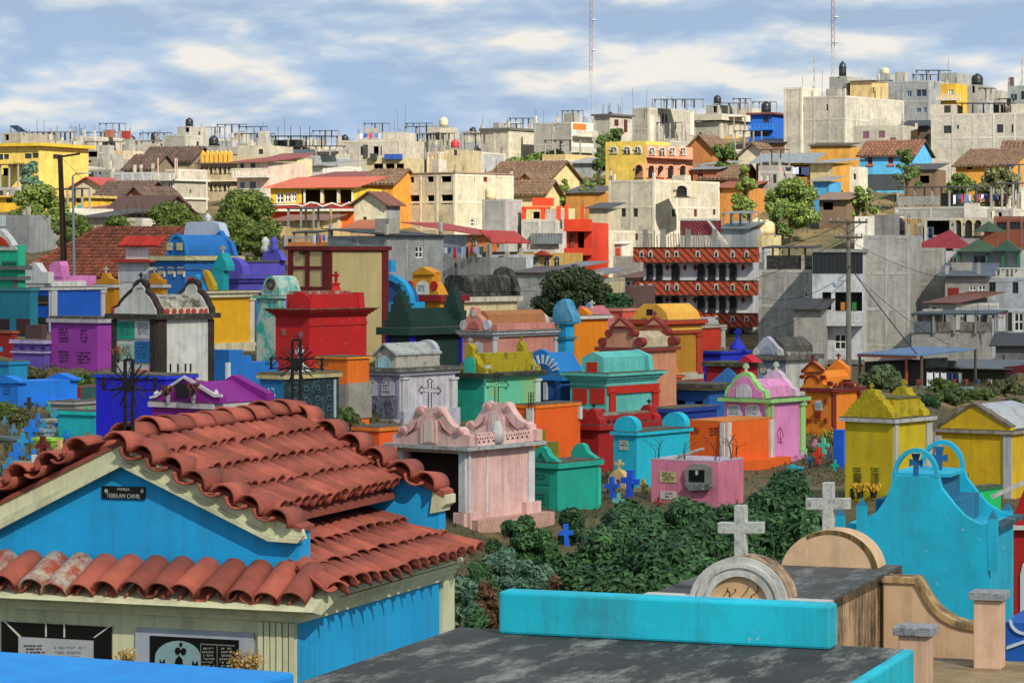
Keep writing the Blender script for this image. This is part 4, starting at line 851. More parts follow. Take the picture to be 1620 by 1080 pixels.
# ---------------------------------------------------------------- left foreground rows
def left_rows():
    WH = paint('#c6c8c4', .35, 0, .35); BW = stained('#2a2220', '#544a44', .55, .7)
    t = tomb('white mausoleum with black pilasters, scalloped black gable and red ornament band', 178, 247, 337, 505, 80, 37, WH)
    t.slab(498, 505, mossy('#2c2926', '#5c5a50', .5, .7, 4), .16); 
    for f, a, b in (('L', 178, 185), ('L', 239, 247), ('R', 247, 262), ('R', 329, 337)): pilaster(t, f, a, b, 505, 640, BW, .05, False)
    gp = [(175, 497), (176, 486), (185, 482), (189, 475), (195, 468), (203, 460), (209, 455), (211, 448), (216, 443), (222, 441), (228, 444), (231, 450), (230, 457), (238, 464), (243, 472), (247, 481), (251, 488), (252, 497)]
    g = t.prism(gp, -.02, .16, BW, 'gable'); cxg = 213
    t.prism([(cxg + (x - cxg) * .86, 497 - (497 - y) * .84) for x, y in gp], -.06, -.018, WH, 'gable_face', g); t.copyback(g, t.l - .2)
    t.prism([(216, 455), (221, 447), (226, 455)], -.09, -.05, WH, 'emblem', g); topcross(t, 221, 442, 431, .05, BLK, .03, .8)
    VM = mossy('#bdb8a8', '#26241f', .42, .6, 2.5); t.prism([(190, 489), (192, 478), (200, 470), (213, 466), (228, 470), (237, 478), (240, 489)], .16, t.l - .05, VM, 'vault')
    pr = MB().box(t.w/2 - .12, t.w/2 + .0, -t.l/2 + .1, t.l/2 - .02, t.z(498), t.z(488)).build('ornament_band', paint('#c9c2b0', .3), t.root)
    for x in (257, 264, 275, 286, 297, 306, 318, 326): p = t.Rr(x, 492.5, .0); o = MB().lathe([(.085, -.01), (.085, .03)], (0, 0, 0), 12).build('red_roundel', paint('#a23a2c', .3), pr); o.location = p; o.rotation_euler = (0, R(90), 0)
    p = t.L(180, 491, 0); o = MB().lathe([(.09, 0), (.09, .04)], (0, 0, 0), 12).build('red_roundel', paint('#a23a2c', .3), t.root); o.location = p; o.rotation_euler = (R(90), 0, 0)
    for (x0, y0, x1, y1, c) in ((186, 508, 213, 537, '#1d8f78'), (214, 508, 239, 536, '#b6bcc2'), (191, 543, 211, 569, '#8fb5a4'), (214, 539, 239, 574, '#1a68a8'), (216, 584, 239, 596, '#c96f58')):
        a = t.panel('L', x0, y0, x1, y1, paint(c, .2), 'grave_plate', .03); scribble(t, 'L', x0 + 3, y0 + 3, x1 - 3, y1 - 6, 5, plain('#1f3d3c'), int(x0), parent=a, proud=.034)
    for x in (268, 280, 292, 300): t.panel('R', x, 575, x + 1, 588, BLK, 'rod', .05)
    flowers(187, 575, 79.6, 'dry red flowers on the white mausoleum front', ('#8a3a20', '#b06a30'), .3, .5, 30, 3)
    PU = paint('#8e3a9a', .2, 0, .4)
    t = tomb('purple tomb block with black lettering under a pale slab', 80, 154, 181, 511, 88, 36, PU); t.slab(505, 511, paint('#a8a8b0', .4), .1); t.slab(502, 505, stained('#3a3c40', '#777777', .5, .66), .03)
    for x0, y0, x1, y1, n, s_ in ((93, 519, 110, 542, 5, 1), (126, 520, 141, 543, 4, 2), (92, 554, 111, 574, 4, 3), (121, 556, 145, 576, 4, 4)): scribble(t, 'L', x0, y0, x1, y1, n, plain('#1d1022'), s_)
    t = tomb('dark red box tomb at the left of the low violet tomb', -20, 19, 27, 526, 92, 36, paint('#8c0a0a', .25)); t.slab(524, 527, paint('#a34a3a', .3), .05)
    t = tomb('dark brown box tomb between the red tomb and the purple block', 40, 66, 74, 514, 95, 36, paint('#4a3434', .3))
    LV = paint('#6450a8', .3); t = tomb('low violet tomb with zigzag band and pale top', 20, 70, 84, 541, 89, 33, LV); t.slab(538, 544, paint('#a99cc8', .3), .08); t.slab(556, 559, paint('#a99cc8', .3), .06)
    for k in range(3): t.prism([(30 + k*17, 552), (34 + k*17, 547), (38 + k*17, 552), (38 + k*17, 553), (34 + k*17, 549), (30 + k*17, 553)], -.03, 0, plain('#2a1c50'), 'zigzag')
    BS = paint('#1a86b8', .25)
    t = tomb('stepped sky-blue tomb beside the bushes', -20, 14, 43, 574, 80, 38, BS)
    MB().box(-t.w/2 + .2, t.w/2 - .5, -t.l/2 + .1, t.l/2 - .6, t.H, t.z(557)).build('step', BS, t.root); MB().box(-t.w/2 + .3, t.w/2 - .7, -t.l/2 + .3, t.l/2 - .9, t.z(557), t.z(550)).build('step', BS, t.root); t.slab(572, 577, BS, .05)
    LB = paint('#1878d8', .2, 0, .4)
    t = tomb('light blue low tomb with pointed ends and moulded corner', -10, 28, 122, 604, 71, 38, LB)
    g = t.prism([(-12, 606), (-12, 602), (8, 594), (30, 603), (30, 606)], -.05, .25, LB, 'pointed_end'); t.copyback(g, t.l - .2); t.panel('R', 45, 634, 122, 645, LB, 'plinth', .12); scribble(t, 'L', 5, 610, 18, 625, 3, plain('#123a6a'), 4)
    MB().box(t.w/2, t.w/2 + .35, t.l/2 - .4, t.l/2, 0, t.H * .45).build('buttress', LB, t.root)
    TQ = paint('#18a8b0', .25)
    t = tomb('low turquoise grave slab at the foot of the royal blue tomb', 92, 150, 165, 656, 60, 30, TQ, paint('#1289a4', .2)); t.slab(651, 657, paint('#2bb8b4', .2), .05)
    RB = paint('#0a22c0', .12, 0, .25)
    t = tomb('royal blue box tomb behind the iron cross', 152, 262, 310, 599, 56, 30, RB); t.slab(595, 600, paint('#1a3ed0', .2), .04)
    PM = paint('#7d1080', .2, 0, .4); t = tomb('magenta tomb with white-edged pointed gable and dark niche', 240, 335, 427, 648, 50, 36, PM)
    t.slab(639, 647, paint('#c4bcc0', .35), .05); gp = [(240, 639), (240, 627), (290, 597), (345, 627), (345, 638)]
    g = t.prism(gp, .0, .2, PM, 'gable'); t.copyback(g, t.l - .25)
    tr = t.prism([(236, 627), (243, 625), (290, 594), (340, 623), (350, 624), (350, 628), (338, 628), (290, 598.5), (246, 629), (236, 630)], -.035, .008, paint('#cfc8cc', .2), 'gable_trim', g)
    t.prism([(243, 638), (290, 605), (340, 638)], .2, t.l - .05, PM, 'roof'); t.prism([(278, 628), (278, 607), (284, 605), (296, 612), (296, 628)], -.04, .0, plain('#0a070a'), 'niche')
    for x in (244, 339): b = t.L(x, 625, .05); MB().lathe([(.035, 0), (.05, .03), (.02, .1)], b, 8).build('finial', paint('#cfc8cc', .2), t.root)
    for x in (266, 306): p = t.L(x, 638, -.06); MB().lathe([(.03, 0), (.045, .13), (.05, .15)], p, 8).build('flower_vase', paint('#9aa09c', .3), t.root); 
    flowers(262, 628, 49.9, 'dark red flowers in the left vase of the magenta tomb', ('#4a1a12', '#7a3a20'), .12, .2, 24, 5); flowers(303, 628, 49.9, 'dark red flowers in the vase beside the magenta niche', ('#4a1a12', '#7a3a20'), .16, .24, 24, 6)
    DK = stained('#16262c', '#31505c', .5, .6, sc=9); t = tomb('dark tiled box tomb with small square ornaments and pale yellow top', 411, 449, 536, 600, 66, 38, paint('#176a9c', .25), DK)
    t.slab(594, 600, paint('#b8ad80', .35), .06); t.slab(591, 594, stained('#8a7c3c', '#6d6a44', .5, .66), .03)
    for i in range(4):
        for j in range(3): x = 462 + i * 18; y = 612 + j * 17 - i * 1.5; t.panel('R', x, y, x + 6, y + 8, paint('#3a5a6a', .2), 'ornament_tile', .03); t.panel('R', x + 1.5, y + 2, x + 4.5, y + 6, plain('#0c151a'), 'ornament_centre', .045)
    t.panel('R', 527, 600, 530, 660, paint('#9fb0b4', .2), 'pilaster', .04); scribble(t, 'L', 424, 612, 436, 630, 2, plain('#b6d2dc'), 8)
    b = t.L(433, 592, .9); m = MB(); m.lathe([(.28, 0), (.22, .12), (.1, .2), (.06, .3), (.06, .34)], b, 10); cross_mb(m, b + Vector((0, 0, .3)), .34, .22, .07, .6, .07, .02); m.build('white_cross', paint('#b9bcc0', .4), t.root)
    ST = paint('#0d6fbe', .2); t = tomb('bright blue stepped tomb below the yellow wall', 336, 362, 440, 575, 83, 36, ST)
    MB().box(-t.w/2, t.w/2, -t.l/2, -t.l/2 + .6, t.H, t.z(554)).build('head_block', ST, t.root); MB().box(-t.w/2 + .1, t.w/2 - .1, -t.l/2 + .6, 0, t.H, t.z(564)).build('step', ST, t.root)
    m = MB(); b = t.world((0.1, -t.l/2 - .3, 0)); e = T('white_grave_cross', 'plain white grave cross between the magenta and blue stepped tombs', 'cross', 355, 362, 369, 590, 60, 30, dep=.1); cross_mb(m, (0, 0, 0), e.H + .22, .28, .08); m.build('cross', paint('#c9cbc8', .3), e.root)
    t = tomb('old tomb of grey cement half sunk behind the crosses', 80, 118, 152, 640, 66, 30, concrete('#7e7a70', 0)); t.slab(636, 640, concrete('#98948a', 0), .05)
    t = tomb('low dark green tomb with a red end behind the light blue tomb', 120, 128, 160, 612, 74, 38, paint('#a81c1c', .2), paint('#12504c', .3))
left_rows()
# ---------------------------------------------------------------- middle rows
def middle():
    DG = paint('#0a3630', .3, .04, .5); RB = paint('#0f2cc0', .15)
    t = tomb('dark green stepped-pyramid tomb with blue corner columns', 612, 646, 735, 530, 103, 38, DG); t.slab(519, 530, DG, .28)
    tiers = ((519, .05), (508, .3), (498, .5), (488, .68))
    for k in range(3): i = tiers[k][1]; MB().box(-t.w/2 + i, t.w/2 - i, -t.l/2 + .25, t.l/2 - .25, t.z(tiers[k][0]), t.z(tiers[k+1][0])).build('step', DG, t.root)
    st = [(608, 519), (608, 506), (613, 506), (613, 493), (618, 493), (618, 481), (622, 481), (622, 468), (626, 468), (626, 460), (633, 460), (633, 468), (637, 468), (637, 481), (641, 481), (641, 493), (645, 493), (645, 506), (650, 506), (650, 519)]
    g = t.prism(st, -.1, .25, DG, 'stepped_gable'); t.copyback(g, t.l - .2); topcross(t, 629.5, 460, 448, .05, DG, .03, .8); topcross(t, 629.5, 460, 448, t.l - .1, DG, .03, .8)
    for f, a, b in (('L', 612, 617), ('R', 646, 655), ('R', 726, 735)): pilaster(t, f, a, b, 530, 600, RB, .08, False)
    SA = paint('#c78a7c', .25, 0, .4); WH = paint('#bcbfc4', .4); PEA = mossy('#b87848', '#8a6a4c', .4, .7, 3)
    t = tomb('salmon pink tomb with white cornice, peach vault and round-headed gable', 732, 779, 884, 533, 101, 36, SA)
    t.slab(525, 529, WH, .16); t.slab(529, 533, paint('#8c9098', .3), .1); t.slab(523.5, 525, mossy('#8a8a86', '#45443e', .5, .7), .2, 'ledge')
    g = t.prism([(731, 523), (733, 508), (738, 503), (742, 497), (744, 488), (748, 485), (752, 488), (753, 497), (760, 503), (765, 512), (768, 523)], -.02, .3, SA, 'round_gable')
    t.prism(arc(748.5, 520, 9, 12), -.06, -.02, paint('#b5695c', .2), 'niche', g); t.prism(arc(748.5, 495, 3, 6, 0, 360, 12)[:-1], -.06, -.02, WH, 'disc', g)
    for x in (732, 769): t.prism(arc(x, 514, 5, 8, 0, 360, 14)[:-1], -.05, .12, WH, 'disc', g)
    MB().box(-t.w/2 + .2, t.w/2 - .02, -t.l/2 + .3, t.l/2 - .1, t.z(523), t.z(513)).build('parapet', SA, t.root); t.prism([(735, 513), (737, 498), (742, 492), (758, 492), (764, 498), (766, 513)], .3, t.l - .3, PEA, 'vault')
    g2 = t.prism(arc(748, 516, 15, 18) , t.l - .3, t.l - .05, SA, 'rear_arch'); t.prism(hull_ring(arc(748, 516, 17, 20), arc(748, 516, 14, 16)), t.l - .4, t.l, WH, 'arch_rim')
    pilaster(t, 'R', 779, 785, 533, 600, WH, .05); pilaster(t, 'R', 876, 884, 533, 600, WH, .05); t.prism(arc(756, 548, 7, 8) + [(763, 560), (749, 560)], -.02, 0, paint('#b9c2d0', .3), 'arched_plate')
    t = tomb('narrow sky-blue tomb beside the salmon tomb', 884, 895, 908, 511, 104, 36, paint('#2a9fd2', .25)); t.slab(509, 513, paint('#1878a0', .2), .12); t.slab(534, 537, paint('#1878a0', .2), .08)
    SH = mossy('#2a86b0', '#6aa8c4', .45, .6, 3)
    t.prism([(866, 510), (868, 488), (874, 478), (882, 473), (888, 478), (892, 490), (898, 500), (900, 510)], .3, .8, SH, 'scroll_gable')
    OM = paint('#dd8512', .12, 0, .25)
    t = tomb('mustard orange tomb block with white cornice and white cross', 886, 909, 962, 505, 109, 36, OM); t.slab(500, 505, paint('#c8c8c4', .3), .14)
    t.prism([(889, 500), (890, 495), (896, 491), (900, 487), (904, 491), (909, 495), (910, 500)], .9, 1.2, OM, 'curved_head'); topcross(t, 899, 488, 476, 1.6, paint('#ccd0d0', .2), .02, .85)
    t = tomb('dusty pink gabled tomb behind the mustard block', 902, 930, 938, 501, 118, 36, paint('#b06a70', .25), dep=2); t.prism([(902, 502), (917, 484), (932, 502)], 0, 1.8, paint('#b06a70', .25), 'gable'); topcross(t, 925, 490, 478, .3, paint('#5a9ac8', .2), .02, .8)
    t = tomb('salmon red flat-topped tomb left of the large yellow tomb', 958, 985, 1016, 491, 122, 36, paint('#cf5c48', .2)); t.slab(488, 492, paint('#d88a78', .2), .06)
    YP = paint('#e0a94c', .15, 0, .3); RO = paint('#a83c24', .2)
    t = tomb('large yellow tomb with terracotta cornices and red corner pilaster', 990, 1052, 1110, 528, 108, 38, YP)
    t.slab(524, 528, RO, .1); t.slab(507, 513, RO, .18); t.slab(513, 516, RO, .1)
    t.walls(YP, (), H=t.z(507))
    t.prism([(994, 507), (1004, 490), (1014, 481), (1036, 481), (1050, 494), (1054, 507)], .15, t.l - .15, YP, 'hipped_top'); p = t.panel('L', 1024, 489, 1033, 499, BLK, 'niche', .06)
    pilaster(t, 'R', 1101, 1110, 528, 591, RO, .06); t.panel('R', 1052, 591, 1110, 640, concrete('#a5a08e', 0), 'plinth', .1); t.panel('R', 1052, 602, 1110, 640, paint('#8a3a28', .3), 'plinth_band', .12)
    PK = paint('#c48a6c', .3); BR = paint('#803028', .25)
    t = tomb('dusty peach tomb with two brown-edged scrolled pediments', 948, 1012, 1070, 556, 97, 37, PK); t.slab(551, 556, BR, .12)
    out = [(947, 552), (948, 542), (951, 536), (957, 535), (961, 530), (963, 522), (967, 519), (966, 516), (980, 503), (995, 516), (994, 519), (998, 523), (1000, 531), (1005, 536), (1012, 538), (1014, 552)]
    g = t.prism(out, -.02, .2, PK, 'pediment'); tr = t.prism([(964, 517), (980, 502), (997, 516), (997, 520), (964, 520)], -.1, .2, BR, 'pediment_cap', g); t.prism([(971, 516), (980, 508), (989, 516)], -.13, -.09, PK, 'pediment_face', g)
    for x, y, r_ in ((962, 527, 5.5), (999, 527, 5.5), (952, 541, 6.5), (1010, 541, 7)): t.prism(arc(x, y, r_, r_ * 1.1, 0, 360, 14)[:-1], -.08, .2, BR, 'volute', g)
    o = t.copyback(g, t.l - .2)
    pass
    scribble(t, 'L', 972, 528, 988, 540, 3, BLK, 6); topcross(t, 980, 504, 494, .05, BR, .03, .8); topcross(t, 980, 504, 494, t.l - .1, BR, .03, .8)
    t.prism([(955, 552), (957, 534), (966, 525), (990, 525), (1004, 534), (1006, 552)], .3, t.l - .2, mossy('#c9bca0', '#9c8c6c', .4, .65, 3), 'vault')
    t = tomb('brick red tomb block with worn silver top beside the balconied house', 1086, 1108, 1146, 518, 112, 36, paint('#b2321e', .25)); t.slab(515, 519, paint('#a89a8a', .3), .08); t.prism([(1088, 515), (1090, 508), (1098, 502), (1106, 508), (1109, 515)], .1, t.l - .4, mossy('#a9aaa6', '#6a6a64', .4, .7), 'vault'); topcross(t, 1098, 503, 493, .4, paint('#b8402c', .2), .04, .8); pilaster(t, 'R', 1140, 1146, 519, 560, paint('#a8a090', .3), .05)
    # blue ray arch
    BB = paint('#0c76bc', .2); DB = paint('#0b4c86', .25)
    t = tomb('bright blue tomb with fan of white rays in its arched gable', 838, 888, 935, 602, 96, 36, DB); t.slab(594, 602, BB, .12)
    g = t.prism([(836, 594), (838, 570), (845, 556), (855, 552), (864, 556), (876, 578), (890, 594)], -.02, .2, BB, 'arched_gable'); t.prism([(840, 594), (842, 572), (848, 560), (860, 558), (872, 578), (884, 594)], .2, t.l - .1, BB, 'roof')
    for k in range(9): a = R(20 + k * 17); c = (857, 592); t.prism([(c[0] + 17 * math.cos(a - .07), c[1] - 17 * math.sin(a - .07)), (c[0] + 17 * math.cos(a + .07), c[1] - 17 * math.sin(a + .07)), (c[0] + (26 + 5 * math.sin(a)) * math.cos(a + .06), c[1] - (26 + 5 * math.sin(a)) * math.sin(a + .06)), (c[0] + (26 + 5 * math.sin(a)) * math.cos(a - .06), c[1] - (26 + 5 * math.sin(a)) * math.sin(a - .06))], -.06, -.015, paint('#c2ccd4', .2), 'ray', g)
    t.prism([(846, 594), (848, 580), (857, 574), (866, 580), (868, 594)], -.05, -.01, DB, 'niche', g)
    o = t.panel('L', 862, 604, 867, 632, paint('#b5bcc0', .3), 'white_column', .1); pilaster(t, 'L', 882, 888, 603, 650, paint('#0f5c9c', .2), .06)
    # sky-blue tomb with mustard frame
    SB = paint('#1194d8', .15); OC = paint('#d8860f', .2)
    t = tomb('sky-blue tomb with stepped mustard gable and small balustrade', 975, 1026, 1072, 610, 101, 38, SB); t.slab(596, 600, paint('#b84f18', .2), .2); t.slab(600, 603, OC, .12); t.panel('R', 1026, 610, 1072, 616, OC, 'band', .08)
    t.prism([(980, 596), (982, 560), (992, 551), (1016, 551), (1024, 560), (1026, 596)], .2, t.l - .3, SB, 'vault'); sg = [(978, 596), (980, 582), (984, 580), (985, 568), (990, 566), (992, 556), (996, 552), (998, 544), (1006, 544), (1008, 552), (1013, 556), (1015, 566), (1020, 568), (1022, 580), (1026, 582), (1028, 596)]
    g = t.prism(sg, -.02, .2, OC, 'stepped_gable'); t.copyback(g, t.l - .2); topcross(t, 1002, 545, 534, .05, OC, .03, .8); topcross(t, 1002, 545, 534, t.l - .15, OC, .03, .8)
    MB().box(t.w/2 - .15, t.w/2 + .05, -t.l/2 + .2, t.l/2 - .1, t.z(596), t.z(587)).build('balustrade', OC, t.root)
    for k in range(6): t.panel('R', 1034 + k*6, 588, 1037 + k*6, 593, BLK, 'balustrade_gap', .06)
    # light teal
    LT = paint('#5fb5ae', .2, .08, .45); RR_ = paint('#b22a16', .2)
    t = tomb('light teal tomb with red panels, red columns and house-shaped top', 902, 960, 1040, 604, 94, 37, LT)
    t.slab(600, 604, LT, .06); t.slab(595, 600, LT, .14); t.slab(591, 595, LT, .24); t.slab(590, 591.2, mossy('#6c8c88', '#2c4644', .5, .66, 4), .22, 'ledge_moss')
    t.prism([(913, 590), (913, 566), (931, 557), (948, 566), (948, 590)], .25, t.l - .1, LT, 'upper_house'); t.prism([(922, 590), (922, 573), (938, 573), (938, 590)], .22, .26, RR_, 'red_door')
    t.prism([(908, 590), (908, 568), (931, 556), (953, 566), (956, 590)], t.l - .3, t.l - .05, LT, 'rear_gable')
    for a, b in ((907, 929), (934, 957)): t.panel('L', a, 614, b, 639, RR_, 'red_panel', .03); t.panel('L', a, 646, b, 680, RR_, 'red_panel', .03)
    t.panel('R', 960, 611, 1040, 618, RR_, 'red_beam', .08); pilaster(t, 'R', 963, 972, 618, 670, RR_, .07); pilaster(t, 'R', 1031, 1040, 618, 665, RR_, .07); t.panel('L', 902, 610, 960, 612, RR_, 'red_beam', .05)
    # flat blue house tomb
    FB = paint('#2360a8', .2); t = tomb('medium blue flat-roofed tomb with two black openings', 1061, 1122, 1147, 617, 99, 33, FB, wins=[('L', 1070, 633, 1084, 647, 'o'), ('L', 1098, 634, 1112, 648, 'o')]); t.slab(608, 614, stained('#3a3a36', '#6a6a62', .5, .7), .28); t.slab(614, 617, paint('#b8ad8c', .3), .2); t.panel('L', 1089, 641, 1103, 650, paint('#0f45a8', .2), 'sill_box', .12)
    DB2 = paint('#0c3a92', .25); t = tomb('long low dark blue tomb block behind the red tomb', 1024, 1064, 1134, 652, 91, 36, DB2); t.slab(647, 653, DB2, .08)
    # red tomb with blue gable
    CR = paint('#a01022', .25); t = tomb('crimson tomb with pale blue gable front and mossy roof line', 1118, 1172, 1199, 580, 105, 34, CR); t.slab(574, 580, mossy('#3c3a30', '#5c6a3c', .45, .65, 4), .14)
    t.prism([(1124, 620), (1124, 604), (1152, 580), (1174, 606), (1174, 620)], -.12, .02, paint('#3f7cc0', .2), 'blue_gable'); topcross(t, 1157, 580, 572, -.02, mossy('#8a8a3a', '#5c5c30'), .05, .9)
    t.prism([(1160, 574), (1172, 562), (1186, 574)], .3, 1.0, paint('#b01838', .2), 'small_gable')
    RB2 = paint('#1030b8', .2, .08); t = tomb('royal blue tomb block with little domed head and blue cross', 1109, 1140, 1185, 559, 111, 36, RB2); t.slab(556, 560, RB2, .08); b = t.L(1133, 556, 1.6); MB().lathe([(.34, -.05), (.31, .12), (.2, .3), (.09, .42), (.06, .5)], b, 12).build('dome', RB2, t.root, smooth=True); m = MB(); cross_mb(m, b + Vector((0, 0, .45)), .42, .28, .09); m.build('cross', RB2, t.root)
    # old grey vault
    t = tomb('old whitewashed tomb with mossy grey vault and pale blue front', 1193, 1243, 1294, 570, 116, 36, paint('#8798b4', .3), paint('#b8b8b2', .4)); t.slab(563, 570, mossy('#4c4a44', '#8c8a80', .45, .7, 3), .2)
    t.prism([(1198, 563), (1198, 548), (1210, 534), (1222, 534), (1236, 548), (1238, 563)], .25, t.l - .1, mossy('#3b3a34', '#6d6c62', .45, .7, 3), 'vault'); g = t.prism([(1190, 563), (1192, 552), (1199, 545), (1208, 534), (1213, 532), (1218, 536), (1226, 546), (1234, 553), (1236, 563)], -.02, .25, paint('#b4b6c6', .4), 'gable'); t.prism(arc(1214, 560, 10, 14), -.06, 0, paint('#98a6b8', .3), 'niche', g)
    for x in (1195, 1233): t.prism(arc(x, 557, 4.5, 5.5, 0, 360, 12)[:-1], -.07, 0, paint('#c2c2bc', .3), 'disc', g)
    for k in range(7): p = t.Rr(1247 + k * 6.5, 560, .02); o = MB().lathe([(.12, 0), (.12, .06)], (0, 0, 0), 10).build('roundel', mossy('#a8a8a0', '#45443e'), t.root); o.location = p; o.rotation_euler = (0, R(90), 0)
    for x in (1203, 1226): t.panel('L', x, 578, x + 9, 590, paint('#b8b89a', .3), 'grave_plate', .03)
    t.panel('L', 1215, 583, 1219, 593, paint('#c8cacc', .2), 'vase', .09)
middle()
# ---------------------------------------------------------------- near middle and right rows
def near_mid():
    LW = mossy('#b5b6c4', '#8a8a94', .5, .75, 2.2); WH = paint('#bfc2c4', .4, .1, .4); LA = paint('#c0bfca', .4, .12, .45)
    t = tomb('weathered lavender-white mausoleum with arched grave plates and white columns', 571, 632, 720, 594, 88, 37, paint('#9a98ac', .5), LA)
    t.slab(588, 594, LW, .1); t.slab(584, 588, mossy('#4c4e50', '#96989a', .45, .65, 4), .2)
    t.prism([(584, 584), (584, 562), (599, 547), (617, 562), (617, 584)], .3, t.l - .3, mossy('#b0aea6', '#6b5a50', .5, .68, 4), 'upper_house'); t.prism([(582, 565), (599, 546), (619, 563), (619, 560), (599, 543), (582, 561)], .2, t.l - .25, mossy('#a9b0ac', '#6c7470', .45, .7, 3), 'roof')
    t.prism([(589, 584), (589, 568), (600, 563), (608, 570), (608, 584)], .27, .31, paint('#8fbcc4', .4), 'blue_plate'); t.prism(arc(600, 558, 17, 18, 0, 360, 20)[:-1], t.l - .5, t.l - .3, LW, 'round_head')
    DK = mossy('#77788a', '#1c1c22', .46, .6, 2); t.panel('L', 573, 596, 629, 627, paint('#8c84a8', .3), 'upper_niches', .02); lo = t.panel('L', 573, 628, 629, 660, DK, 'lower_niches', .02)
    for x in (586, 613): a = t.prism(arc(x, 610, 10, 14) + [(x + 10, 626), (x - 10, 626)], -.05, -.018, paint('#a9adb2', .4), 'arched_plate'); scribble(t, 'L', x - 7, 603, x + 7, 622, 4, plain('#2a2c34'), int(x), parent=a, proud=.056)
    for x in (586, 613): t.prism(arc(x, 646, 9, 15) + [(x + 9, 660), (x - 9, 660)], -.05, -.018, DK, 'arched_plate')
    pilaster(t, 'R', 634, 643, 597, 652, WH, .1); pilaster(t, 'R', 711, 720, 597, 648, WH, .1); t.panel('R', 632, 650, 722, 672, LW, 'plinth', .16); t.panel('L', 569, 661, 632, 680, LW, 'plinth', .12)
    GR = paint('#24a58e', .3, 0, .4); GY = mossy('#5cc2a0', '#a8b43c', .5, .72, 1.1); MS = mossy('#a89a14', '#39381a', .5, .66, 3)
    t = tomb('mint green tomb streaked yellow with moss, niche gable and mossy parapet', 722, 765, 853, 599, 91, 37, GR, GY); t.slab(591, 596, mossy('#2c2e26', '#5c6048', .5, .7, 4), .22); t.slab(596, 599, paint('#6fb8a4', .3), .1)
    gp = [(722, 591), (724, 580), (731, 574), (735, 566), (738, 556), (736, 551), (742, 543), (748, 551), (748, 560), (754, 568), (758, 578), (768, 583), (769, 591)]
    g = t.prism(gp, -.02, .25, MS, 'gable'); t.prism(arc(742, 574, 9, 10) + [(751, 590), (733, 590)], -.06, -.015, paint('#3fb4a0', .3), 'niche', g)
    MB().box(-t.w/2 + .3, t.w/2 - .12, -t.l/2 + .25, t.l/2 - .15, t.z(591), t.z(560)).build('parapet_block', MS, t.root); o = t.copyback(g, t.l - .3); topcross(t, 742, 545, 534, t.l - .2, MS, .04, .8); topcross(t, 742, 545, 534, .05, paint('#a9bcb8', .3), .04, .8)
    for x, w_ in ((766, 8), (843, 9)): t.panel('R', x, 578, x + w_, 591, paint('#b2bcb4', .3), 'parapet_post', .06)
    pilaster(t, 'R', 845, 853, 599, 660, paint('#b9ccc0', .3), .06); pilaster(t, 'R', 765, 769, 599, 660, paint('#6fd0b8', .3), .05)
    OR = paint('#e0600a', .14, 0, .3); WP = paint('#c8cac8', .3); t = tomb('orange box tomb with white corner post and bare rods', 813, 848, 918, 645, 80, 36, OR); t.slab(641, 646, paint('#e07a30', .2), .03)
    def wpost(x0, x1, y0, y1, f, rods):
        t.panel(f, x0, y0, x1, y1, WP, 'corner_post', .08); m = MB(); p = t.pt(f, (x0 + x1) / 2, y0, .03)
        if rods:
            for i in (-1, 1):
                for j in (-1, 1): m.tube((p.x + i*.05, p.y + j*.05, p.z - .05), (p.x + i*.05, p.y + j*.05, p.z + rods), .012, .01, 4)
            for k in range(3): z = p.z + rods * (k + 1) / 4; m.path([(p.x - .05, p.y - .05, z), (p.x + .05, p.y - .05, z), (p.x + .05, p.y + .05, z), (p.x - .05, p.y + .05, z), (p.x - .05, p.y - .05, z)], .008, 4)
            m.build('starter_bars', plain('#3a2620', .9), t.root, kind='stuff')
    wpost(835, 845, 645, 676, 'L', .45); wpost(914, 918, 643, 662, 'R', 0)
    t = tomb('low orange tomb behind the tiled roof and pink mausoleum', 560, 600, 642, 681, 73, 38, OR); t.slab(676, 682, paint('#d87838', .2), .05)
    RD = paint('#98070a', .2, 0, .35); t = tomb('deep red tomb with pierced parapet and black-crossed gables', 913, 947, 1042, 680, 82, 37, RD); t.slab(673, 680, RD, .14)
    g = t.prism([(915, 673), (915, 664), (925, 661), (927, 653), (932, 647), (938, 646), (942, 650), (944, 660), (949, 664), (950, 673)], -.04, .3, RD, 'gable'); t.copyback(g, t.l - .3); topcross(t, 936, 647, 638, .1, BLK, .06, .9); topcross(t, 936, 647, 638, t.l - .15, BLK, .06, .9)
    MB().box(-t.w/2 + .15, t.w/2 - .02, -t.l/2 + .3, t.l/2 - .2, t.z(673), t.z(659)).build('parapet', RD, t.root); MB().box(-t.w/2 + .2, t.w/2 - .1, -t.l/2 + .35, t.l/2 - .25, t.z(659), t.z(656)).build('roof_slab', stained('#6a6a5c', '#98988c', .5, .68), t.root)
    for k in range(7): x = 962 + k * 9.5; y = 667; t.prismR([(x - 3, y), (x, y - 4), (x + 3, y), (x, y + 4)], -.03, .0, plain('#3a0608'), 'diamond_hole')
    CY = paint('#1cb0cc', .16, 0, .35); t = tomb('cyan tomb with half-round headboards at both ends', 971, 1007, 1091, 690, 78, 37, CY); t.slab(684, 689, CY, .08); t.slab(682.5, 684, stained('#6c7064', '#9a9c90', .5, .68), .04)
    g = t.prism(arc(989, 676, 18, 18) + [(1007, 690), (971, 690)], -.04, .22, CY, 'headboard'); t.copyback(g, t.l - .25); a = t.panel('L', 980, 696, 994, 712, paint('#a9b2a8', .4), 'grave_plate', .02); scribble(t, 'L', 981, 698, 993, 706, 2, BLK, 9, parent=a, proud=.025)
    OB = paint('#dd640c', .14, 0, .3); t = tomb('orange box tomb with white corner posts and black lettering', 1088, 1148, 1222, 668, 85, 37, OB); MB().box(-t.w/2, t.w/2, -t.l/2, t.l/2, t.H - .01, t.H + .04).build('top', paint('#c97a3a', .3), t.root)
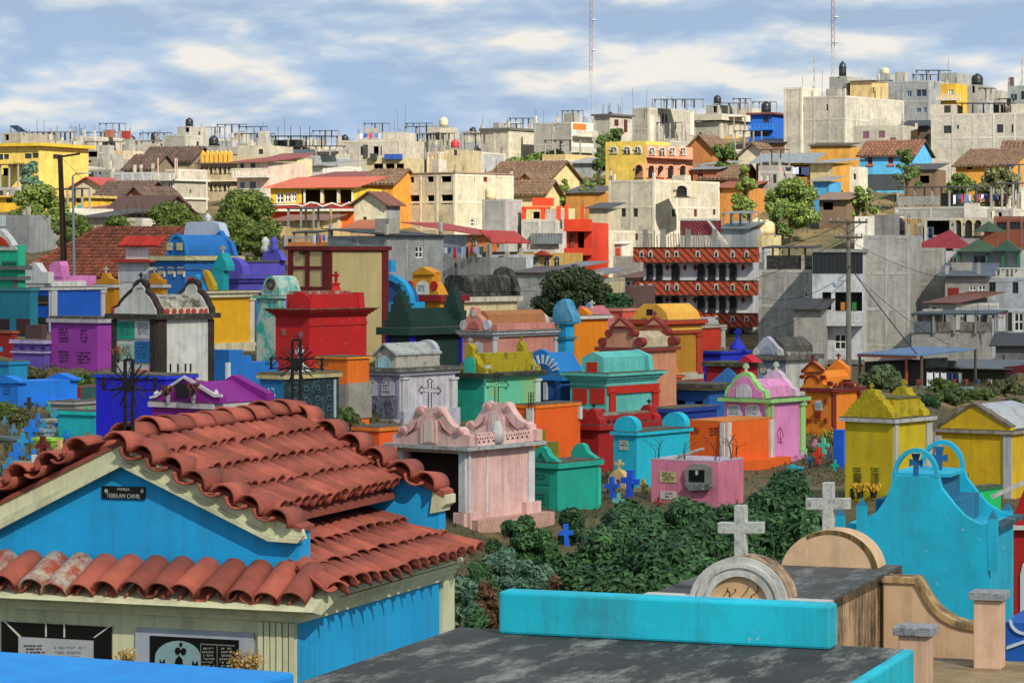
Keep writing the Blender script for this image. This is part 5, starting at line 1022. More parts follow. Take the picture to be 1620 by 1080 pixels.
    wpost(1141, 1147.5, 668, 732, 'L', 0); wpost(1149, 1154, 668, 732, 'R', 0); wpost(1216, 1222, 664, 730, 'R', 0); scribble(t, 'L', 1092, 675, 1107, 687, 3, plain('#3a1a0c'), 2); scribble(t, 'L', 1122, 676, 1136, 690, 3, plain('#3a1a0c'), 3); t.panel('R', 1160, 729, 1236, 770, OB, 'plinth', .35)
    # pink tomb with green trim
    PK = paint('#d088ba', .18, 0, .35); GN = paint('#8fc47a', .2); WT = paint('#c6cad0', .3)
    t = tomb('pink tomb with scalloped light green trim, white plates and green pilasters', 1146, 1218, 1272, 637, 87.5, 38, PK); t.slab(631, 637, GN, .16)
    gp = [(1146, 631), (1147, 618), (1151, 611), (1157, 605), (1160, 598), (1168, 592), (1176, 588), (1182, 589), (1188, 594), (1191, 601), (1196, 606), (1200, 613), (1206, 617), (1211, 619), (1212, 631)]
    g = t.prism(gp, -.05, .2, GN, 'scalloped_gable'); cx = 1179
    t.prism([(cx + (x - cx) * .84, 631 - (631 - y) * .84) for x, y in gp], -.09, -.045, PK, 'gable_face', g); t.prism(arc(1176, 618, 12, 11) + [(1188, 631), (1164, 631)], -.12, -.08, WT, 'arched_plate', g)
    b = t.L(1179, 588, .05); m = MB(); cross_mb(m, b, .26, .17, .06, .62, .06, .02); m.build('cross', paint('#c8d8b8', .2), t.root); o = t.prism(gp, t.l - .25, t.l - .02, paint('#cdbccb', .3), 'rear_gable'); m = MB(); b = t.L(1179, 588, t.l - .2); cross_mb(m, b, .26, .17, .06, .62, .06, .02); m.build('cross', paint('#c8d8b8', .2), t.root)
    t.prism([(1153, 631), (1154, 612), (1164, 601), (1192, 601), (1203, 612), (1205, 631)], .2, t.l - .25, paint('#cf8fb8', .3), 'vault')
    for x0, x1 in ((1150, 1172), (1179, 1202)): a = t.prism(arc((x0 + x1) / 2, 646, (x1 - x0) / 2, 7) + [(x1, 660), (x0, 660)], -.04, 0, WT, 'arched_plate'); scribble(t, 'L', x0 + 3, 642, x1 - 3, 656, 4, plain('#4a5560'), int(x0), parent=a, proud=.045)
    pilaster(t, 'L', 1212.5, 1218, 637, 720, GN, .06); pilaster(t, 'R', 1218.5, 1222, 637, 720, GN, .06, False); pilaster(t, 'R', 1265, 1272, 637, 714, GN, .06); t.panel('R', 1264, 714, 1273, 732, WT, 'post_foot', .09)
    m = MB(); sp = [(1233, 676), (1230, 684), (1231, 692), (1235, 697), (1239, 690), (1238, 682), (1234, 676), (1235, 690), (1234, 700)]
    m.path([t.Rr(x, y, .008) for x, y in sp], .012, 4); m.build('painted_figure', plain('#8a3a64'), t.root); scribble(t, 'R', 1229, 697, 1240, 703, 1, plain('#8a2a50'), 5); t.panel('R', 1222, 727, 1280, 760, PK, 'plinth', .3)
    # orange-brown ornate
    OC = paint('#e08434', .15, 0, .3); BR = paint('#6c1a14', .2)
    t = tomb('apricot tomb with maroon scrollwork, maroon cornice and little crosses', 1274, 1315, 1362, 620, 97, 38, OC); t.slab(615, 620, BR, .14)
    gp = [(1264, 615), (1269, 610), (1273, 604), (1272, 590), (1269, 590), (1269, 584), (1284, 571), (1300, 584), (1300, 590), (1299, 604), (1306, 609), (1313, 615)]
    g = t.prism(gp, -.04, .2, OC, 'gable'); o = t.copyback(g, t.l - .3)
    tr = t.prism([(1267, 586), (1284, 570), (1302, 585), (1302, 588), (1284, 574), (1270, 588), (1300, 588), (1300, 590), (1267, 590)], -.09, .02, BR, 'gable_trim', g); t.prism(hull_ring(arc(1283, 606, 12, 13) , arc(1283, 606, 10, 11)) , -.08, -.035, BR, 'arch_trim', g)
    for x, y, r_ in ((1268, 596, 3.5), (1301, 597, 3.8), (1312, 607, 4.2)): t.prism(arc(x, y, r_, r_, 0, 360, 12)[:-1], -.09, .0, BR, 'scroll', g)
    t.prism([(1276, 615), (1277, 597), (1284, 587), (1298, 587), (1303, 597), (1304, 615)], .2, t.l - .3, OC, 'vault'); topcross(t, 1284, 571, 561, .05, BR, .05, .85); topcross(t, 1284, 571, 561, t.l - .2, BR, .05, .85)
    ur = MB(); p = t.Rr(1340, 615, -.02); ur.lathe([(.1, 0), (.22, .08), (.26, .2), (.14, .28), (.2, .32)], p, 10); ur.build('urn', BR, t.root)
    for k in range(5): p = t.Rr(1322 + k * 9, 615, -.02); MB().lathe([(.09, 0), (.12, .08), (.03, .2)], p, 6).build('crest', BR, t.root)
    pilaster(t, 'R', 1315, 1321, 621, 690, BR, .06); pilaster(t, 'R', 1356, 1362, 621, 640, BR, .06)
    a = t.prism([(1288, 637), (1291, 633), (1297, 634), (1302, 637), (1300, 649), (1290, 648)], -.05, 0, paint('#b8c4c8', .3), 'plaque'); scribble(t, 'L', 1290, 637, 1300, 646, 3, plain('#4a6478'), 4, parent=a, proud=.055)
    for x in (1279, 1306):
        for y in (639, 670): p = t.L(x, y, -.06); MB().lathe([(.03, 0), (.06, .13), (.07, .18)], p, 8).build('flower_pot', paint('#7c2a1c', .2), t.root)
    t.panel('L', 1290, 651, 1299, 660, paint('#7a2418', .2), 'shelf_box', .1); scribble(t, 'L', 1288, 663, 1301, 671, 2, plain('#4a1a10'), 6)
    # yellow tombs
    YL = paint('#c2ae12', .2, 0, .35); YM = mossy('#b8a414', '#77701c', .5, .7, 3); WC = paint('#b4b6b4', .4)
    t = tomb('lemon yellow tomb with white pilasters and mossy stepped gables', 1337, 1413, 1473, 669, 72, 38, YL); t.slab(663, 669, WC, .12); t.slab(661.5, 663, mossy('#4c4a2c', '#8c8a60', .5, .7, 4), .1, 'ledge_moss')
    gp = [(1335, 662), (1336, 652), (1341, 650), (1342, 645), (1346, 643), (1347, 638), (1352, 636), (1354, 631), (1361, 629), (1363, 622), (1367, 620), (1368, 616), (1384, 617), (1385, 624), (1390, 628), (1391, 632), (1396, 633), (1398, 640), (1403, 643), (1405, 650), (1410, 653), (1412, 662)]
    g = t.prism(gp, -.02, .3, YM, 'stepped_gable'); t.copyback(g, t.l - .35); MB().box(-t.w/2 + .3, t.w/2 - .15, -t.l/2 + .3, t.l/2 - .3, t.z(662), t.z(633)).build('parapet_block', YM, t.root); MB().box(-t.w/2 + .28, t.w/2 - .13, -t.l/2 + .35, t.l/2 - .35, t.z(633), t.z(630)).build('roof_slab', mossy('#6a6a3a', '#3c3c24', .45, .65, 4), t.root)
    topcross(t, 1376, 617, 606, .1, YM, .05, .7); topcross(t, 1376, 617, 604, t.l - .2, YM, .05, .7); pilaster(t, 'R', 1414, 1419, 669, 790, WC, .05, False); pilaster(t, 'R', 1464, 1473, 669, 790, WC, .05, False)
    for x in (1349, 1377): scribble(t, 'L', x, 739, x + 14, 746, 3, plain('#2a2408'), x); t.panel('L', x + 1, 747, x + 14, 768, stained('#8c7c14', '#3a3410', .42, .6, sc=6, stretch=(3, 3, .6)), 'stain', .006)
    t.panel('L', 1346, 772, 1352, 789, plain('#14120c'), 'niche', .02)
    for x in (1361, 1382): b = t.L(x, 788, -.14); m = MB().lathe([(.07, 0), (.09, .12), (.1, .18)], b, 8); m.build('flower_can', plain('#1c2a1c'), t.root)
    flowers(1360, 786, 71.4, 'yellow marigolds in the left can at the lemon yellow tomb', ('#d8a010', '#e8c040'), .22, .34, 40, 7); flowers(1381, 786, 71.4, 'yellow marigolds in the right can at the lemon yellow tomb', ('#d8a010', '#e8c040'), .22, .34, 40, 8)
    YB = paint('#ccaa1c', .22, 0, .4); t = tomb('ochre yellow tomb with pointed gable, white pilasters and white vault behind', 1480, 1601, 1665, 687, 74, 33, YB); t.slab(682, 687, paint('#98948a', .5), .1)
    g = t.prism([(1480, 682), (1482, 674), (1538, 638), (1593, 672), (1599, 675), (1599, 682)], -.02, .25, YB, 'gable'); t.prism([(1478, 675), (1538, 636), (1600, 674), (1597, 677), (1538, 641), (1481, 678)], -.06, .26, mossy('#7c7464', '#3c382c', .45, .65, 4), 'gable_edge', g)
    t.prism([(1490, 682), (1510, 648), (1535, 640), (1562, 648), (1590, 682)], .3, t.l, mossy('#b0b6bc', '#70767c', .5, .75, 2.5), 'vault'); pilaster(t, 'L', 1480, 1490, 688, 800, paint('#b4bac4', .25), .05, False); pilaster(t, 'L', 1588, 1601, 688, 800, paint('#b4bac4', .25), .05, False)
    t = tomb('bright green small tomb between the scroll tomb and ochre tomb', 1521, 1540, 1563, 778, 60, 38, paint('#10b060', .15), dep=1.2); t.slab(773, 778, paint('#2c6a4c', .3), .02); wpost(1524, 1529, 770, 776, 'L', .3)
    # teal and pink near ones
    TG = paint('#119c8a', .18, 0, .4); TD = paint('#0c7c6c', .3); t = tomb('sea-green tomb with small wavy gables at both ends', 843, 882, 949, 741, 72, 38, TG); t.slab(733, 741, TG, .08); t.slab(731.5, 733, stained('#5c6a5c', '#8a948a', .5, .68), .06)
    gp = [(843, 733), (843, 720), (848, 711), (853, 707), (858, 706), (864, 710), (867, 718), (873, 724), (880, 728), (884, 733)]; g = t.prism(gp, -.04, .15, TG, 'wavy_gable'); t.copyback(g, t.l - .2); t.prism(hull_ring([(845, 731), (855, 713), (866, 731)], [(848, 731), (855, 717), (863, 731)]), -.08, -.035, TD, 'chevron', g)
    t.panel('L', 844, 744, 870, 767, TD, 'grave_plate', .02); t.panel('L', 844, 770, 870, 806, TD, 'grave_plate', .02); scribble(t, 'L', 846, 749, 866, 760, 3, plain('#06342e'), 2, proud=.026); scribble(t, 'L', 847, 780, 864, 800, 4, plain('#06342e'), 3, proud=.026); pilaster(t, 'R', 944, 949, 741, 812, paint('#35bba4', .2), .04, False)
    PB = paint('#c87a92', .25, 0, .4); t = tomb('dusty pink box tomb with grey stone niche and bare rods on top', 1030, 1136, 1176, 731, 74, 30, PB); MB().box(-t.w/2, t.w/2, -t.l/2, t.l/2, t.H - .01, t.H + .03).build('top', paint('#b8a8b8', .4), t.root)
    a = t.panel('L', 1044, 745, 1070, 763, paint('#b9b384', .4), 'grave_plate', .02); scribble(t, 'L', 1046, 747, 1068, 760, 4, plain('#2a281c'), 5, parent=a, proud=.026); a = t.panel('L', 1045, 776, 1070, 790, paint('#b9b9b2', .3), 'grave_plate', .02); scribble(t, 'L', 1052, 778, 1066, 788, 2, plain('#2a281c'), 6, parent=a, proud=.026)
    a = t.prism([(1083, 772), (1085, 762), (1082, 750), (1086, 738), (1095, 733), (1115, 734), (1125, 738), (1126, 770), (1118, 776), (1090, 777)], -.09, 0, concrete('#76756a', 0), 'stone_niche', label='grey stone niche with a small black picture'); t.prism([(1090, 761), (1090, 743), (1114, 743), (1114, 762)], -.11, -.085, plain('#090a0a', .3), 'picture', a); t.prism([(1100, 751), (1100, 744), (1104, 744), (1104, 751)], -.115, -.108, plain('#a9b2b2'), 'portrait', a); t.prism([(1083, 766), (1125, 765), (1123, 774), (1090, 776)], -.16, -.09, stained('#5c6468', '#b0b4b0', .52, .6, sc=6), 'niche_shelf', a)
    rd = random.Random(4); m = MB()
    for (x, a_) in ((1037, .3), (1080, .3), (1130, .4), (1138, 1.2), (1172, .9)):
        p = t.L(x if x < 1136 else 1130, 729, .12 + (a_ if x > 1136 else 0))
        for k in range(4): q = p + Vector((rd.uniform(-.06, .06), rd.uniform(-.06, .06), 0)); r1 = q + Vector((rd.uniform(-.08, .08), 0, rd.uniform(.25, .45))); m.tube(q - Vector((0, 0, .06)), r1, .009, .008, 4); m.tube(r1, r1 + Vector((rd.uniform(-.35, .35), rd.uniform(-.2, .2), rd.uniform(.1, .3))), .008, .007, 4)
    m.build('starter_bars', plain('#2c2220', .9), t.root, kind='stuff'); MB().prism([t.L(1058, 728, .1), t.L(1095, 713, .5), t.L(1095, 710, .5), t.L(1058, 724, .1)], (0.05, .12, 0)).build('loose_beam', concrete('#9c988c', 0), t.root)
    # pink mausoleum
    PI = paint('#dbb5b0', .34, 0, .4, dcol='#6a5a4a'); PW = paint('#c9cdd0', .3); GS = mossy('#a8aeae', '#55584f', .52, .72, 4)
    t = T('pink_mausoleum', 'pale pink mausoleum with scrolled gables, lattice parapet and open black doorway', 'tomb', 628, 738, 843, 712, 67, 38); t.walls(PI, [('L', 639, 713, 728, 826, 'o')]); MB().box(-t.w/2 + .05, t.w/2 - .1, -t.l/2 + .5, -t.l/2 + .54, .02, t.H - .02).build('dark_backing', stained('#1c0d0a', '#3a1a12', .5, .6, sc=8, stretch=(4, 1, .2)), t.root)  # dark streaked sheet across the inside, set back behind the open doorway
    t.slab(706, 712, GS, .24, 'roof_slab'); pilaster(t, 'L', 628, 638, 713, 830, PW, .06, False); pilaster(t, 'L', 728, 738, 713, 810, PW, .06, False); pilaster(t, 'R', 739, 742, 713, 815, PW, .06, False); pilaster(t, 'R', 834, 843, 709, 798, PW, .06, False); t.panel('R', 769, 712, 771, 810, PW, 'joint', .02)
    for f, a, b, y in (('L', 722, 739, 810), ('R', 738, 752, 810), ('R', 826, 850, 794)): t.panel(f, a, y, b, 850, PI, 'plinth_block', .12)
    t.panel('R', 740, 822, 862, 860, mossy('#c69c8e', '#8a7a6a', .5, .7, 3), 'plinth', .3)
    gp = [(621, 706), (621, 686), (629, 685), (630, 677), (634, 673), (640, 674), (646, 670), (651, 662), (655, 655), (656, 649), (660, 643), (666, 641), (673, 645), (686, 645), (692, 643), (699, 646), (701, 653), (706, 661), (712, 669), (720, 676), (727, 675), (733, 680), (734, 687), (743, 688), (743, 706)]
    g = t.prism(gp, -.16, .06, PI, 'scrolled_gable')
    for x, y, r_ in ((662, 650, 6), (694, 652, 6), (636, 680, 5.5), (724, 682, 6)):
        v = t.prism(arc(x, y, r_, r_, 0, 360, 18)[:-1], -.21, -.15, PI, 'volute', g); t.prism(arc(x, y, r_ * .55, r_ * .55, 0, 360, 14)[:-1], -.235, -.2, paint('#c28a84', .2), 'volute_eye', g); 
    t.prism([(665, 701), (665, 672), (671, 657), (686, 657), (690, 672), (690, 701)], -.2, -.155, PI, 'niche_frame', g); t.prism(arc(677.5, 670, 7, 7) + [(684.5, 699), (670.5, 699)], -.215, -.195, paint('#d9c4bc', .2), 'niche', g)
    for sg, bx in ((-1, 660), (1, 695)):
        for k in range(5): t.prism([(bx, 664 + k*3), (bx + sg*(6 + k*3.2), 680 + k*1.6), (bx + sg*(5 + k*3.2), 681.5 + k*1.6), (bx - sg*.3, 666 + k*3)], -.185, -.155, paint('#b98680', .2), 'feather_rib', g)
    o = t.copyback(g, t.l + .02)
    pr = MB().box(t.w/2 + .0, t.w/2 + .12, -t.l/2 + .25, t.l/2 - .1, t.z(706) + .002, t.z(686)).build('lattice_parapet', PI, t.root)
    for x0 in (747, 800):
        for k in range(5):
            x = x0 + k * 7.6; y = 702 - (x - 747) * .125
            t.prismR([(x, y), (x + 4.5, y - .6), (x + 2.2, y - 4)], .1, .125, plain('#1c1416'), 'lattice_hole', pr); t.prismR([(x, y - 9), (x + 2, y - 6), (x, y - 5)], .1, .125, plain('#1c1416'), 'lattice_hole', pr); t.prismR([(x + 4, y - 10), (x + 6, y - 6), (x + 4, y - 6)], .1, .125, plain('#1c1416'), 'lattice_hole', pr); t.prismR([(x, y - 13.5), (x + 4, y - 14), (x + 4, y - 12.5)], .1, .125, plain('#1c1416'), 'lattice_hole', pr)
    p = t.Rr(787, 700, .1); MB().lathe([(.14, 0), (.15, .25), (.11, .4), (.05, .52)], p, 10).build('pinnacle', paint('#c6c8c6', .3), t.root, smooth=True)
    for (x, y0, y1, a) in ((680, 646, 598, -.05), (680, 646, 595, t.l)):
        b = t.L(x, y0, a); h = (y0 - y1) / F * (67 + a); m = MB(); wv = h * .07; am = h * .34; zc = h * .6; C = lambda u, z: b + Vector((u, 0, z))
        for sx in (-1, 1): m.tube(C(sx*wv, -.05), C(sx*wv, zc - wv), .011, .011, 4); m.tube(C(sx*wv, zc + wv), C(sx*wv, h*.9), .011, .011, 4); m.tube(C(sx*wv, zc - wv), C(sx*am, zc - wv), .011, .011, 4); m.tube(C(sx*wv, zc + wv), C(sx*am, zc + wv), .011, .011, 4); m.path([C(sx*am, zc - wv), C(sx*am, zc - 2*wv), C(sx*(am + 2*wv), zc), C(sx*am, zc + 2*wv), C(sx*am, zc + wv)], .011, 4)
        m.path([C(-wv, h*.9), C(-2*wv, h*.9), C(0, h), C(2*wv, h*.9), C(wv, h*.9)], .011, 4)
        for k in range(9): z = h * .9 * k / 9; m.path([C(-wv, z), C(wv, z + h * .05)], .006, 3)
        m.build('iron_cross', plain('#15130f', .6), t.root)
    t = tomb('olive stepped tomb between the pink mausoleum and orange box', 848, 862, 884, 700, 74, 40, mossy('#7c7c1c', '#5c4c1c', .45, .65)); MB().box(-t.w/2 + .1, t.w/2 - .3, -t.l/2, t.l/2 - .3, t.H, t.H + .3).build('step', mossy('#7c7c1c', '#5c4c1c', .45, .65), t.root)
    t = tomb('blue low grave block with red end by the orange box', 1236, 1244, 1262, 705, 90, 38, paint('#a02a1c', .2), paint('#1a5ac0', .2), dep=.8)
    t = tomb('royal blue grave block beside the lemon yellow tomb', 1318, 1334, 1350, 692, 84, 38, paint('#1f5fd0', .2), dep=1.4); MB().box(-t.w/2, t.w/2, -t.l/2, -t.l/2 + .4, t.H, t.H + .22).build('head', paint('#1f5fd0', .2), t.root)
    flowers(1306, 702, 93.5, 'yellow flowers in a dark tub before the apricot tomb', ('#d8b820', '#8a9a20'), .5, .5, 40, 9)
    t = T('flower_tub', 'dark green flower tub before the apricot tomb', 'tub', 1290, 1312, 1325, 698, 93, 38, dep=.8); MB().lathe([(t.w*.4, 0), (t.w*.55, t.H * .9), (t.w*.6, t.H)], (0, 0, 0), 14).build('tub', plain('#141c16'), t.root)
near_mid()
# ---------------------------------------------------------------- small grave crosses
def grave_crosses():
    def gc(x, yt, yb, c, label, group=None, gx=None, fl=0.0):
        d = hit(x, yb, 30, 130)
        if d is None: return
        h = (yb - yt) / F * d * 1.25; p = P(x, yb, d); rz = -R(random.uniform(15, 38)); o = MB(); t = h * .2
        cross_mb(o, (0, 0, -.15), h + .15, h * .66, t, .68, t, fl); ob = o.build('grave_cross', paint(c, .3, .1)); ob.location = p; ob.rotation_euler = (R(random.uniform(-4, 4)), R(random.uniform(-5, 5)), rz); tag(ob, label, 'cross', group)
    B = '#1f7fe6'; g = 'blue crosses on the left slope'; lb = 'plain bright blue wooden grave cross on the left slope'
    for x, a, b in ((49, 671, 699), (96, 664, 690), (28, 709, 738), (61, 658, 674), (106, 684, 700), (52, 716, 738)): gc(x, a, b, B, lb, g)
    for x, a, b in ((20, 675, 692), (8, 661, 674), (8, 750, 772)): gc(x, a, b, '#5c8aa6', 'faded grey-blue grave cross on the left slope', 'faded crosses on the left slope')
    for x, a, b in ((36, 690, 712), (15, 730, 756), (88, 650, 668), (120, 672, 692), (112, 655, 670), (70, 668, 684)): gc(x, a, b, random.choice((B, '#2a90c8', '#3aa0d8')), 'light blue small grave cross half hidden in weeds on the left slope', 'small light blue crosses on the left slope')
    gc(80, 640, 656, '#2cb8a4', 'turquoise grave cross below the light blue tomb'); gc(138, 648, 668, '#2cc45c', 'bright green grave cross beside the royal blue tomb'); gc(29, 650, 668, '#d8941c', 'orange grave cross among the left bushes'); gc(45, 633, 652, '#2a2a30', 'dark iron-grey grave cross below the light blue tomb')
    gc(68, 697, 725, '#6a0c0c', 'dark maroon grave cross on the lime green slab'); gc(97, 702, 728, '#d2b07c', 'tan wooden grave cross beside the maroon one'); gc(137, 687, 704, '#d2b07c', 'tan wooden grave cross at the tiled roof edge'); gc(56, 726, 754, '#cfd2ce', 'white grave cross above the left tiled rake')
    gc(1290, 698, 712, '#d694b4', 'small pink grave cross on the right slope'); gc(1304, 698, 720, '#5cc8a4', 'mint green grave cross on the right slope'); gc(1294, 713, 734, '#d0402c', 'small red grave cross on the right slope'); gc(1281, 724, 738, '#2a6aa0', 'steel blue grave cross beside the pink tomb foot'); gc(1320, 731, 746, '#1fa88c', 'teal grave cross near the lemon yellow tomb'); gc(1330, 708, 722, '#c04a34', 'brick red grave cross near the lemon yellow tomb'); gc(1312, 716, 728, '#38506a', 'slate grave cross between the small red and brick crosses')
    gc(995, 752, 788, '#1b56d0', 'deep blue tall grave cross beside the pink box tomb'); gc(969, 761, 790, '#2a5ec8', 'deep blue grave cross with pale foot beside the cream arch'); gc(978, 785, 808, '#5aa49a', 'pale teal small grave cross in front of the pink box tomb'); gc(897, 835, 862, '#1b6ae0', 'vivid blue grave cross among the dark green shrubs'); gc(916, 826, 848, '#26384c', 'dark slate grave cross behind the vivid blue one'); gc(852, 859, 880, '#22a49a', 'turquoise grave cross sunk in the shrubs'); gc(822, 846, 866, '#1c4e9a', 'navy grave cross nearly hidden in shrubs by the pink mausoleum'); gc(1190, 808, 832, '#28a8e8', 'sky-blue grave cross beside the white stone cross'); gc(1018, 762, 782, '#b8a45c', 'ochre grave cross left of the pink box tomb'); gc(1254, 739, 760, '#24b4c4', 'cyan grave cross by the orange box plinth')
    gc(1040, 790, 806, '#7a2a22', 'rust red grave cross at the pink box foot')
    t = T('arched_headstone', 'cream grave headstone with rounded arch and cross on top', 'headstone', 962, 985, 992, 757, 76, 36, dep=.3); m = paint('#cdb27c', .25)
    t.prism([(962, 772), (962, 756), (966, 748), (973, 743), (980, 744), (986, 750), (989, 757), (989, 772), (982, 772), (982, 762), (978, 757), (974, 760), (973, 772)], -.02, .2, m, 'arch'); topcross(t, 978, 745, 727, .06, m, 0, .9)
    for (x, y, c, w, lb) in ((75, 706, '#9ad04c', 22, 'lime green grave slab under the maroon cross'), (62, 692, '#7f9aa8', 24, 'pale grey-blue mound slab among the crosses'), (85, 676, '#b9b6a6', 18, 'whitish stone slab among the blue crosses'), (10, 705, '#4f6468', 24, 'mossy grey headstone block at the left'), (1010, 752, '#8c1c22', 26, 'dark red grave block with pale top beside the cyan tomb'), (1258, 750, '#18a8bc', 12, 'cyan grave block at the orange plinth'), (35, 745, '#8a8676', 30, 'grey stone slab above the tiled rake')):
        d = hit(x, y, 30, 130); t = T('grave_slab', lb, 'grave', x - w, x + w * .3, x + w, y - 8, d, 36, sink=.1); t.walls(paint(c, .35), ()); MB().box(-t.w/2 - .03, t.w/2 + .03, -t.l/2 - .03, t.l/2 + .03, t.H, t.H + .06).build('top', paint(c, .4, 0, .5), t.root)
grave_crosses()
# ================================================================ THE TOWN ON THE HILL
T.SH = False
C1, C2, C3, C4 = '#9b978a', '#86847a', '#a9a08a', '#74746e'
def bld(label, xl, xc, xr, ytop, d, th, col, wins=(), frame=None, kind='c', side=None, dep=None, par=None, bars=0, name='house', flat=True, blocks=.5, cat='house', dirt=.45, fm=None, sink=1.0):
    t = T(name, label, cat, xl, xc, xr, ytop, d, th, dep=dep, sink=sink)
    m = concrete(col, blocks, dirt) if kind == 'c' else paint(col, .35, 0, .4, fine=1.4)
    if kind == 'c' and len(wins) <= 2 and d > 225:
        q = random.Random(int(xl * 3 + ytop)); u = F / d; wins = list(wins)
        for f, a, b in (('L', xl, xc), ('R', xc, xr)):
            if b - a > 3.5 * u:
                for k in range(q.choice((1, 2, 3))): x = q.uniform(a + u * .6, b - 1.8 * u) if f == 'L' else q.uniform(a + u * .5, b - u); y = ytop + u * q.choice((.8, 3.4, 3.6)); wins.append((f, x, y, x + u * (1.0 if f == 'L' else .7), y + u * 1.1, q.choice('ddowb')))
    ms = None if side is None else (concrete(side, blocks, dirt) if kind in 'cx' else paint(side, .35, 0, .4, fine=1.4))
    t.walls(m, wins, matR=ms)
    if frame: t.frame(*frame, fm or concrete(col, 0, dirt, 1.06))
    if par: t.parapet(m, par)
    if bars: t.rebars(bars, 1.3, int(xl) + 1)
    q = random.Random(int(xl * 7 + ytop))
    if kind == 'c' and t.w > 3:
        for k in range(q.randrange(3, 7)):
            x = q.choice((-t.w/2 + .02, t.w/2 - .26, q.uniform(-t.w/2 + .02, t.w/2 - .26))); y = q.choice((-t.l/2 + .02, t.l/2 - .26)); h = q.uniform(.3, 1.1); c = MB().box(x, x + .24, y, y + .24, t.H, t.H + h).build('column_stub', concrete(C3, 0), t.root)
            m_ = MB()
            for u in (.05, .19): m_.tube((x + u, y + .12, t.H + h - .02), (x + u + q.uniform(-.05, .05), y + .12, t.H + h + q.uniform(.3, .9)), .016, .016, 4)
            m_.build('starter_bars', plain('#4a3428', .9), c, kind='stuff')
        if q.random() < .6: x, y = q.uniform(-t.w/2 + .3, t.w/2 - 1.5), q.uniform(-t.l/4, t.l/2 - 1.5); MB().box(x, x + q.uniform(.8, 1.8), y, y + 1.2, t.H, t.H + q.uniform(.6, 1.8)).build('roof_hut', concrete(q.choice((C1, C2, C3)), .4), t.root)
    return t
def tank(x, y, d, label, r=.5, h=1.05, col='#1c1f22'):
    """round plastic water tank, foot at the pixel"""
    e = empty('water_tank', P(x, y, d)); tag(e, label, 'water tank', 'water tanks on the roofs'); m = MB().lathe([(r, 0), (r*1.02, h*.3), (r, h*.34), (r*1.02, h*.62), (r, h*.7), (r*.75, h*.92), (r*.3, h)], (0, 0, 0), 14); m.build('tank_body', plain(col, .4), e, smooth=True)
    MB().lathe([(r*.28, h*.98), (r*.28, h*1.08)], (0, 0, 0), 10).build('lid', plain(col, .5), e); MB().box(-r*1.1, r*1.1, -r*1.1, r*1.1, -.12, 0).build('stand', concrete(C4, 0), e)
def canopy(t, x0, x1, y, yb, mat, dep=3.0, posts=3, off=.3, name='canopy', slope=.15):
    """sheet roof on thin posts standing on the flat roof of t"""
    A, B = t.L(x0, y, off), t.L(x1, y, off); zb = t.L(x0, yb, off).z; m = MB()
    m.prism([A, B, B + Vector((0, dep, slope)), A + Vector((0, dep, slope))], (0, 0, .1)); c = m.build(name, mat, t.root)
    for i in range(posts):
        for k in (0.1, dep - .15): p = A.lerp(B, (i + .02) / (posts - 1) * .97); MB().box(p.x, p.x + .14, p.y + k, p.y + k + .14, zb - .1, p.z + slope * k / dep + .02).build('post', concrete(C2, 0), c)
    return c
def balcony(t, face, x0, y0, x1, y1, mat, proud=.9, rail=None, name='balcony'):
    """slab with a solid or balustered front; y0 rail top, y1 slab underside"""
    h = (y1 - y0); b = t.panel(face, x0, y1 - h * .22, x1, y1, mat, name, proud)
    if rail is None: 
        p, q = t.pt(face, x0, y0), t.pt(face, x1, y1 - h * .22); m = MB()
        if face == 'L': m.box(p.x, q.x, -t.l/2 - proud, -t.l/2 - proud + .1, q.z, p.z); m.box(p.x, p.x + .1, -t.l/2 - proud + .1, -t.l/2, q.z, p.z); m.box(q.x - .1, q.x, -t.l/2 - proud + .1, -t.l/2, q.z, p.z)
        else: m.box(t.w/2 + proud - .1, t.w/2 + proud, p.y, q.y, q.z, p.z); m.box(t.w/2, t.w/2 + proud - .1, p.y, p.y + .1, q.z, p.z)
        m.build('parapet', mat, b)
    else:
        p, q = t.pt(face, x0, y0), t.pt(face, x1, y1 - h * .22); n = max(4, int(abs((q.x - p.x) if face == 'L' else (q.y - p.y)) / .32)); m = MB(); z0, z1 = q.z, p.z
        if face == 'L':
            for i in range(n + 1): x = p.x + (q.x - p.x) * i / n; m.box(x - .06, x + .06, -t.l/2 - proud, -t.l/2 - proud + .12, z0, z1 - .1)
            m.build('balusters', rail, b, kind='stuff'); MB().box(p.x - .08, q.x + .08, -t.l/2 - proud - .02, -t.l/2 - proud + .14, z1 - .1, z1).build('handrail', rail, b)
        else:
            for i in range(n + 1): y = p.y + (q.y - p.y) * i / n; m.box(t.w/2 + proud - .12, t.w/2 + proud, y - .06, y + .06, z0, z1 - .1)
            m.build('balusters', rail, b, kind='stuff'); MB().box(t.w/2 + proud - .14, t.w/2 + proud + .02, p.y - .08, q.y + .08, z1 - .1, z1).build('handrail', rail, b)
    return b
